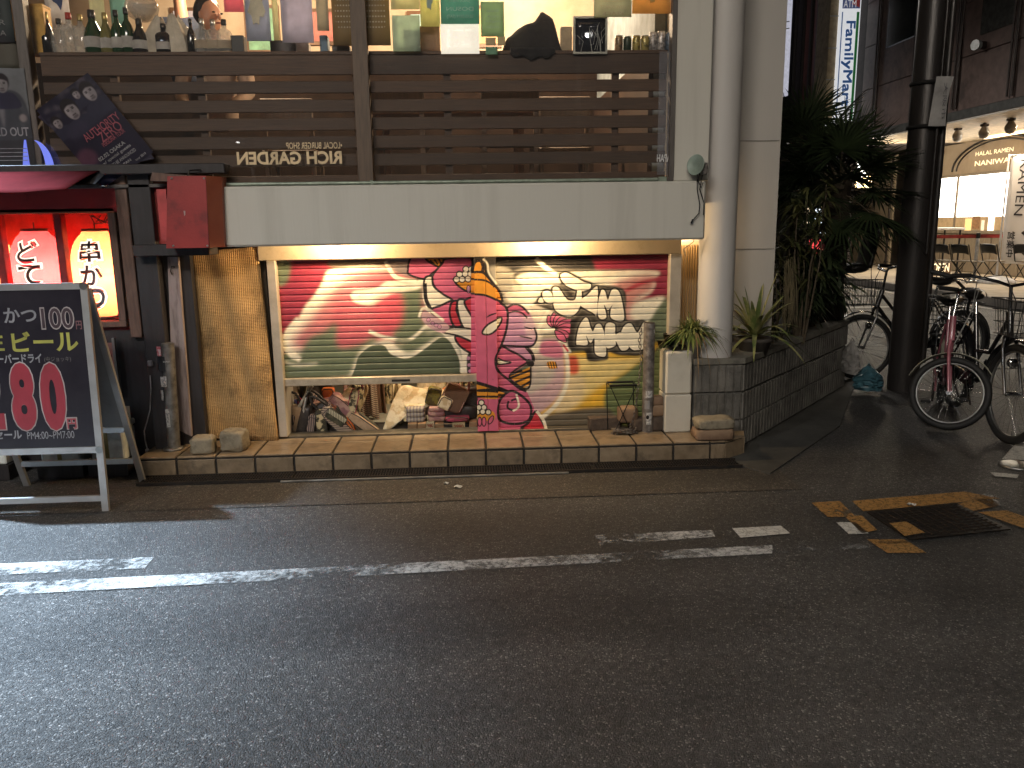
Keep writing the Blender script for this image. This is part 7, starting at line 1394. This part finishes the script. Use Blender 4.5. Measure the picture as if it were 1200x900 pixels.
# ================================================================== far side of the side street
TILEB = mat('brown_facade_tile', (.19, .135, .12), .5, col2=(.13, .092, .082), scale=7, bump=.15, rnd=.10, dirt=(.05, .04, .036), dscale=2); FASC = mat('grey_fascia', (.10, .10, .095), .6); SOFF = mat('cream_soffit', (.62, .50, .34), .7); RWALL = mat('tan_arcade_wall', (.36, .285, .205), .7, col2=(.28, .215, .15), scale=3); WOODP = mat('light_wood_panel', (.24, .195, .14), .6, col2=(.17, .135, .095), scale=6, stretch=(6, 6, .8)); PAVW = mat('arcade_paving', (.42, .35, .26), .7, col2=(.30, .25, .18), scale=4, bump=.2); KERB = mat('kerb_stone', (.22, .20, .18), .8, col2=(.14, .13, .12), scale=6); PIPE = mat('brown_pipe', (.06, .045, .04), .4, metal=.3); DOORD = mat('dark_door', (.02, .016, .014), .35)
FX, WX, SOFZ = 9.3, 12.4, 3.30
M().box(9.0, 30, 1, 60, .001, .15).build('pavement', PAVW, kind='structure')
for k in range(14): M().box(8.86, 8.998, 6+2*k+.006, 8+2*k-.006, .001, .152, b=.012).build('kerb', KERB, kind='structure')
rb_ = thing('restaurant_building', 'brown tiled building across the side street with a lit arcade restaurant below', 'building', (11, 14, 0))
M().box(FX+.06, 20, 3, 19.9, SOFZ+.02, 11).build('upper_wall', mat('joint_dark', (.03, .024, .022), .8), rb_)
ys = sorted(float(atx(p, 90, FX)[1]) for p in (1030, 1075, 1125, 1190)); ys = [5.0, 7.0, 9.0, 11.0]+[y for y in ys if y > 11.6]+[19.15]
me_cache = {}
for i in range(len(ys)-1):
    for k in range(5):
        z0 = SOFZ+.16+k*.95; z1 = z0+.935
        if k == 1 and abs(ys[i]-ys[i]) > 1: continue
        M().box(FX, FX+.055, ys[i]+.008, ys[i+1]-.008, z0, z1, b=.006).build('wall_panel', TILEB, rb_)
    M().tube([(FX-.04, ys[i], SOFZ+.2), (FX-.04, ys[i], 9)], .03, 8).build('drain_pipe', PIPE, rb_); M().tube([(FX-.04, ys[i]+.12, SOFZ+.2), (FX-.04, ys[i]+.12, 9)], .02, 8).build('drain_pipe', PIPE, rb_)
M().box(FX-.06, FX+.1, 3, 19.9, SOFZ-.02, SOFZ+.15, b=.01).build('fascia', FASC, rb_); M().box(FX+.1, WX+.2, 3, 19.9, SOFZ, SOFZ+.1).build('arcade_soffit', SOFF, rb_)
a = atx(1038, 57, FX-.01); b = atx(1072, 57, FX-.01); M().box(FX-.02, FX+.04, b[1], a[1], a[2], a[2]+1.6, b=.02).build('upper_window', mat('dark_pane', (.03, .035, .035), .15), rb_)
a = atx(1148, 42, FX-.01); b = atx(1186, 42, FX-.01); M().box(FX-.02, FX+.04, b[1], a[1], a[2], a[2]+1.4, b=.02).build('upper_window', mat('grey_pane', (.10, .10, .095), .25), rb_)
# arcade wall
def W(px, py, X=WX): return atx(px, py, X)
wy = lambda px: float(W(px, 260)[1])
M().box(WX, WX+.2, 3, 26, .15, SOFZ).build('arcade_wall', RWALL, rb_)
yl, yr = wy(1094), wy(1240); zb_, zt_ = float(W(1140, 254)[2]), float(W(1140, 206)[2])
LITW = emis('lit_window', (1.0, .95, .86), 6)
ym = wy(1120)
for y0, y1 in ((yr, ym-.04), (ym+.04, yl)): M().box(WX-.02, WX-.005, y0, y1, zb_, zt_).build('lit_window', LITW, rb_)
M().box(WX-.05, WX-.003, ym-.038, ym+.038, zb_-.9, zt_, b=.006).build('window_frame', WOODP, rb_); M().box(WX-.06, WX-.003, yr, yl+.05, zt_+.002, zt_+.07, b=.006).build('window_frame', WOODP, rb_)
for k in range(9):
    y0 = yr+(yl-yr)*k/9; M().box(WX-.06, WX-.005, y0+.02, y0+(yl-yr)/9-.02, .16, float(W(1140, 275)[2]), b=.012).build('wainscot_panel', WOODP, rb_)
M().box(WX-.09, WX-.005, yr, yl, float(W(1140, 274)[2])+.004, float(W(1140, 271)[2])+.02, b=.006).build('window_sill', WOODP, rb_)
M().box(WX-.03, WX-.02, yr, yl, float(W(1140, 271)[2])+.03, zb_-.003).build('lower_pane', mat('warm_lower_pane', (.35, .24, .14), .2, emit=(1, .65, .3), estr=.22), rb_)
for (x0, x1, y0, y1, c, e, lab) in ((1130, 1139, 256, 272, (.9, .62, .25), .8, 'yellow menu picture in the restaurant window'), (1139, 1149, 253, 268, (.35, .18, .08), .1, 'brown lantern shape in the restaurant window'), (1149, 1154, 258, 273, (.85, .75, .55), .6, 'slim cream card in the restaurant window'), (1157, 1166, 252, 271, (1, .9, .75), 1.6, 'bright cream poster in the restaurant window')):
    a = W(x0, y1, WX-.04); b = W(x1, y0, WX-.04); t = thing('window_poster', lab, 'poster', (WX-.04, (a[1]+b[1])/2, a[2])); M().box(WX-.045, WX-.04, b[1], a[1], a[2], b[2]).build('sheet', mat('window_poster_print', c, .6, emit=c, estr=e, scale=20), t)
# arch, lettering
ac = W(1168, 200, WX-.01); m = M(); RA = float(abs(W(1116, 200, WX-.01)[1]-ac[1])); zA = float(W(1140, 199)[2]); hA = float(W(1150, 163)[2])-zA
for rr in (1.0, .90): m = M(); m.tube([(WX-.012, ac[1]+RA*rr*math.cos(math.pi*k/28), zA+hA*rr*math.sin(math.pi*k/28)) for k in range(29)], .028 if rr == 1 else .02, 6); m.build('arch_moulding', DOORD, rb_)
LET = mat('lit_sign_letters', (.85, .72, .5), .5, emit=(1, .78, .45), estr=1.3)
def wtext(px0, py0, px1, py1, txt, mt, bold, nm, X=WX-.03):
    a = W(px0, py1, X); b = W(px1, py0, X); c = (a+b)/2; z = (a[2]+b[2])/2; M().text(txt, (X, c[1], z), (0, -1, 0), (0, 0, 1), abs(a[1]-b[1]), abs(b[2]-a[2])*.72, 0, bold).build(nm, mt, rb_)
wtext(1143, 171, 1188, 184, 'HALAL RAMEN', LET, .006, 'sign_lettering'); wtext(1142, 181, 1197, 196, 'NANIWAYA', LET, .008, 'sign_lettering')
# left end of the arcade: dark door, cream pilaster
CREAMW = mat('cream_arcade_plaster', (.55, .45, .32), .7, scale=3)
M().box(WX-.06, WX-.003, wy(1066), wy(1049), .16, float(W(1060, 172)[2]), b=.01).build('door', DOORD, rb_)
for a_, b_ in ((1049, 1044), (1092, 1070)): M().box(WX-.10, WX-.003, wy(a_), wy(b_), .16, SOFZ-.01, b=.01).build('pilaster', CREAMW, rb_)
M().box(WX-.03, WX-.003, wy(1043), 26, .16, SOFZ-.02).build('cream_wall', CREAMW, rb_)
M().tube([(WX-.12, wy(1046), .16), (WX-.12, wy(1046), SOFZ)], .035, 8).build('drain_pipe', PIPE, rb_)
# soffit spots
for k, (px, py) in enumerate(((1122, 160), (1153, 156), (1184, 150))):
    p = atx(px, py, 10.2); t = thing('arcade_spotlight', ('leftmost', 'middle', 'rightmost')[k]+' of three white globe spotlights under the arcade soffit', 'spotlight', p, group='globe spotlights under the arcade'); M().tube([(p[0], p[1], SOFZ), (p[0], p[1], p[2]+.12)], .03, 8).rb((p[0], p[1], p[2]+.15), (.12, .12, .05), b=.01).build('bracket', PIPE, t)
    M().lathe([(.04, .14), (.06, .10), (.10, .03), (.10, -.03), (.07, -.09), (.01, -.11)], tuple(p), 18).build('globe', mat('white_globe', (.5, .47, .44), .35), t)
    lamp('spot_light', 'SPOT', (p[0]+.02, p[1], p[2]-.14), 60, (1, .74, .45), .06, aim=(WX, p[1]-.0, 2.0), spot=120, blend=.6, parent=t)
t = thing('arcade_lamp', 'long warm light strip along the arcade soffit over the restaurant', 'lamp', (11.9, 15.2, 3.25)); M().box(11.85, 11.95, 13, 18.4, 3.24, 3.29).build('diffuser', emis('warm_strip', (1, .75, .42), 3.0), t); lamp('strip_light', 'AREA', (11.9, 15.7, 3.22), 430, (1, .88, .70), parent=t, sx=.1, sy=5, aim=(11.6, 15.7, 0))
t = thing('wall_lamp', 'round wall lamp high on the brown tiled facade', 'wall lamp', atx(1153, 53, FX)); p = atx(1154, 53, FX); M().tube([p, p+(-.12, 0, .0)], .07, 14).build('body', PIPE, t); M().tube([p+(-.118, 0, 0), p+(-.2, -.03, 0)], [.085, .09], 16).build('lens', mat('grey_lens', (.45, .5, .5), .1), t)
# furniture in the arcade
BLKM = mat('black_chair_metal', (.02, .02, .02), .35, metal=.3); CUSH = mat('grey_seat_vinyl', (.35, .31, .25), .5)
def fchair(x, y, lab, rz):
    t = thing('folding_chair', lab, 'chair', (x, y, .15), rz, 'folding chairs before the restaurant'); B = lambda nm, m, mt: m.build(nm, mt, t, local=True)
    B('seat', M().rb((0, 0, .44), (.42, .40, .03), b=.012, rot=(0, .05, 0)), CUSH)
    B('backrest', M().grid(lambda u, v: (-.25-.06*v-.03*math.sin(math.pi*u), -.20+.40*u, .62+.18*v-.03*(2*u-1)**4), 8, 4), BLKM).modifiers.new('solid', 'SOLIDIFY').thickness = .02
    for s in (-1, 1): B('leg', M().tube([(-.30, s*.21, .80), (-.20, s*.215, .46), (.24, s*.22, 0)], .012, 6), BLKM); B('leg', M().tube([(.16, s*.19, .44), (-.24, s*.20, 0)], .011, 6), BLKM)
    B('crossbar', M().tube([(.2, -.22, .05), (.2, .22, .05)], .009, 6).tube([(-.2, -.2, .05), (-.2, .2, .05)], .009, 6), BLKM); return t
ch = None
for px, py, lab in ((1112, 330, 'black folding chair next to the white table top, leftmost of its row'), (1133, 331, 'black folding chair just left of the chrome barrier post'), (1168, 331, 'black folding chair behind the white banner stand'), (1206, 332, 'black folding chair cut by the right picture edge')):
    p = atz(px, py, .15)
    if ch is None: ch = fchair(p[0], p[1], lab, R_(14))
    else: dup(ch, (p[0], p[1], .15), R_(14+8*random.uniform(-1, 1)), lab)
p = atz(1141, 331, .15); hb_ = float(at(1141, 277, p[1])[2]); t = thing('barrier_post', 'chrome barrier post with a red belt in front of the restaurant', 'barrier', p)
M().cyl(p, (p[0], p[1], hb_+.06), .035, .035, 14).build('post', mat('brushed_post', (.6, .6, .6), .45, metal=.3), t); M().lathe([(.17, 0), (.17, .02), (.05, .05)], tuple(p), 24).build('base', CHROME, t); M().cyl((p[0], p[1], hb_-.04), (p[0], p[1], hb_+.07), .042, .042, 14).build('belt_head', BLKM, t)
RB = mat('red_belt', (.42, .04, .035), .6)
for q in ((1085, 277.5), (1215, 277.5)): e = at(q[0], 277.5, p[1]+(.3 if q[0] < 1141 else -.4)); M().prism([(p[0], p[1], hb_-.035), (p[0], p[1], hb_+.035), (e[0], e[1], hb_+.035), (e[0], e[1], hb_-.035)], (0, -.006, 0)).build('belt', RB, t)
p = at(1106, 268, 17.2); t = thing('white_table', 'white topped table beside the restaurant door', 'table', (p[0], 17.2, .15)); M().rb((p[0]-.1, 17.2, p[2]), (.75, .7, .05), b=.01).build('tabletop', mat('white_table_top', (.75, .72, .66), .4), t)
for s in (-.3, .3):
    for s2 in (-.28, .28): M().cyl((p[0]-.1+s, 17.2+s2, .15), (p[0]-.1+s, 17.2+s2, p[2]-.03), .02, .02, 8).build('leg', BLKM, t)
p = atz(1101, 323, .15); t = thing('open_sign', 'small floor sign with lit letters reading OPEN beside the dark pole', 'sign', p); M().rb((p[0], p[1], .30), (.5, .05, .32), b=.01).build('board', mat('brown_sign_board', (.12, .07, .04), .5), t); M().text('OPEN', (p[0]+.0, p[1]-.028, .34), (1, 0, 0), (0, 0, 1), .40, .2, 0, .008).build('lettering', LET, t)
# HALAL RAMEN banner
p = atz(1167, 332, .15); pt = float(at(1172, 182, p[1])[2]); t = thing('restaurant_banner', 'tall white banner with black vertical writing on a white stand', 'banner', p); WB = mat('banner_white_cloth', (.75, .75, .78), .7, col2=(.66, .66, .70), scale=2); WPL = mat('white_plastic', (.7, .7, .72), .4)
M().cyl(p, (p[0], p[1], pt+.03), .022, .016, 10).tube([(p[0], p[1], pt), (p[0]+.82, p[1]-.12, pt)], .012, 8).build('pole', WPL, t); M().lathe([(.30, 0), (.30, .04), (.24, .10), (.05, .16)], tuple(p), 20, 0, True, 5).build('base', WPL, t)
zb2 = float(at(1185, 308, p[1])[2]); fl = lambda u, v: np.array([p[0]+.06+.74*u, p[1]-.12*u+.03*math.sin(5*u+3*v), zb2+(pt-zb2)*v-.06*u*(1-v)]); o = M().grid(fl, 10, 16).build('cloth', WB, t); o.modifiers.new('solid', 'SOLIDIFY').thickness = .006
BI = mat('banner_black_ink', (.02, .02, .03), .6)
def bt(u, v0, v1, w, txt, bold=.02):
    V, F_ = text_geo(txt, bold); vs = [fl(u+y*w/.74, (v0+v1)/2+x*(v1-v0))+(0, -.02, 0) for x, y in V]; M().add(vs, F_).build('lettering', BI, t)
bt(.30, .96, .45, .15, 'RAMEN', .004); bt(.62, .96, .45, .15, 'HALAL', .004); bt(.20, .30, .06, .14, '営業中')
M().add([fl(a_, b_)+(0, -.022, 0) for a_, b_ in ((.42, .29), (.75, .40), (.75, .20))], [(0, 1, 2)]).add([fl(a_, b_)+(0, -.022, 0) for a_, b_ in ((.5, .10), (.8, .19), (.8, .02))], [(0, 1, 2)]).build('printed_triangle', BI, t)
for v in (.98, .6, .3, .02): M().tube([(p[0], p[1], zb2+(pt-zb2)*v), fl(0, v)], .008, 5).build('loop', WPL, t)
# vertical convenience store sign
fy = 19.3; a = at(980, 100, fy); b = at(1003, 100, fy); s0 = at(970, 100, fy); a[2] = at(995, 142, fy)[2]; b[2] = at(995, -40, fy)[2]
t = thing('store_sign', 'tall white projecting sign with vertical blue lettering and a green stripe', 'sign', ((a[0]+b[0])/2, fy, a[2])); SW = mat('sign_white_acrylic', (.75, .76, .78), .35, emit=(.95, .97, 1), estr=.5, bump=0)
M().box(a[0], b[0], fy, fy+.9, a[2], b[2]+.5, b=.01).build('light_box', SW, t); M().box(s0[0], a[0]-.004, fy+.1, fy+.8, a[2], b[2]+.5, b=.01).build('side_frame', mat('cream_sign_side', (.50, .40, .25), .5), t)
for k in range(5): z = a[2]+.25+.7*k; M().tube([(s0[0]-.01, fy+.09, z), (a[0], fy+.09, z)], .012, 5).build('rib', STEEL, t)
w_ = b[0]-a[0]; SGR = mat('sign_green', (.04, .22, .07), .4, emit=(.05, .4, .1), estr=.12); SBL = mat('sign_blue', (.06, .16, .40), .4, emit=(.08, .22, .6), estr=.16); z1 = float(at(1000, 14, fy)[2])
M().box(a[0]+w_*.80, a[0]+w_*.93, fy-.008, fy-.004, a[2]+.02, z1).build('green_stripe', SGR, t); M().box(a[0]+w_*.06, a[0]+w_*.11, fy-.008, fy-.004, a[2]+.02, z1).build('blue_line', SBL, t)
q0 = at(994, 25, fy); q1 = at(994, 124, fy); m = M()
for k, (dx, dz) in enumerate(((0, 0), (.010, .008), (-.010, .008), (.010, -.008), (-.010, -.008))): m.text('FamilyMart', (a[0]+w_*.46+dx, fy-.012-.0015*k, (q0[2]+q1[2])/2+dz), (0, 0, -1), (1, 0, 0), q0[2]-q1[2], w_*.58, 0, 0)
m.build('lettering', SBL, t)
za = float(at(995, 10, fy)[2]); M().box(a[0]+w_*.06, b[0]-w_*.06, fy-.008, fy-.004, za, za+.45).build('bank_panel', mat('bank_panel_print', (.10, .14, .35), .4, emit=(.2, .25, .5), estr=.15), t); M().prism([(a[0]+w_*.5, fy-.012, za+.1), (b[0]-w_*.08, fy-.012, za+.02), (b[0]-w_*.08, fy-.012, za+.44)], (0, .003, 0)).build('red_mark', mat('bank_red', (.4, .06, .06), .4, emit=(.6, .1, .1), estr=.12), t); M().text('ATM', (a[0]+w_*.42, fy-.016, za+.10), (1, 0, 0), (0, 0, 1), w_*.62, .16, 0, .03).build('lettering', mat('sign_white_ink', (.8, .8, .8), .5, emit=(1, 1, 1), estr=.3), t)
# convenience store front under the sign, and the rest of the street end
t = thing('convenience_store', 'bright convenience store entrance glowing behind the palm', 'shop front', (8.9, 20.6, .15)); p = at(1012, 185, 20.6); M().box(p[0]-.28, p[0]+.12, 20.6, 20.8, p[2]-.5, p[2]+.05, b=.02).build('light_box', emis('store_white_light', (.95, .97, 1), 6), t); p2 = at(1013, 208, 20.6); M().box(p2[0]-.3, p2[0]+.25, 20.62, 20.8, p2[2]-.25, p2[2]+.05, b=.02).build('light_box', emis('store_warm_light', (1, .72, .36), 5), t)
lamp('store_light', 'POINT', (p2[0]-.1, 20.2, p2[2]), 130, (1, .85, .62), .2, parent=t)
FARM = mat('far_dark_facade', (.045, .036, .033), .7, col2=(.028, .022, .02), scale=1.5); FARR = mat('far_red_facade', (.12, .04, .03), .7, col2=(.07, .025, .02), scale=3)
t = thing('far_building', 'dark ribbed building beyond the tall vertical sign, with small lit windows at street level', 'building', (9.4, 22, 0)); BX = 9.36
M().box(BX, 18, 19.92, 60, SOFZ+.01, 14).box(BX, BX+.3, 19.92, 60, .151, SOFZ+.005).build('wall', FARM, t)
for px in (931, 941, 950, 958, 966, 974): y = float(atx(px, 100, BX)[1]); M().box(BX-.10, BX+.01, y-.05, y+.05, 1.9, 13).build('facade_rib', IRON, t)
for px0, px1 in ((942, 949), (951, 957)): M().box(BX-.03, BX+.01, float(atx(px1, 100, BX)[1]), float(atx(px0, 100, BX)[1]), 2.6, 12).build('facade_strip', FARR, t)
for px0, px1, py0, py1, c, e in ((936, 950, 238, 262, (1, .8, .5), 2.2), (954, 968, 244, 275, (.8, .9, 1), 1.8), (948, 962, 281, 296, (.9, .08, .08), 1.2), (928, 940, 262, 290, (1, .9, .7), 1.5), (962, 973, 224, 243, (1, .6, .25), 2)):
    a = atx(px0, py1, BX-.03); b = atx(px1, py0, BX-.03); M().box(BX-.04, BX+.01, float(b[1]), float(a[1]), float(a[2]), float(b[2])).build('window', emis('far_window', c, e), t)
PY = 22.4; a = at(905, 40, PY); b = at(927, 40, PY); a[2] = at(920, 112, PY)[2]; b[2] = at(920, -30, PY)[2]; t = thing('tall_light_panel', 'tall pale lavender illuminated panel just beside the grey wall edge', 'sign', ((a[0]+b[0])/2, PY, a[2])); M().box(a[0]-.2, b[0], PY, PY+.2, a[2], b[2]+1).build('panel', mat('pale_panel', (.5, .5, .56), .5, emit=(.75, .76, .9), estr=.42), t)
for py in (25, 33): M().tube([at(914, py+2, PY-.03), at(925, py, PY-.03)], .012, 5).build('wire', DARK, t)
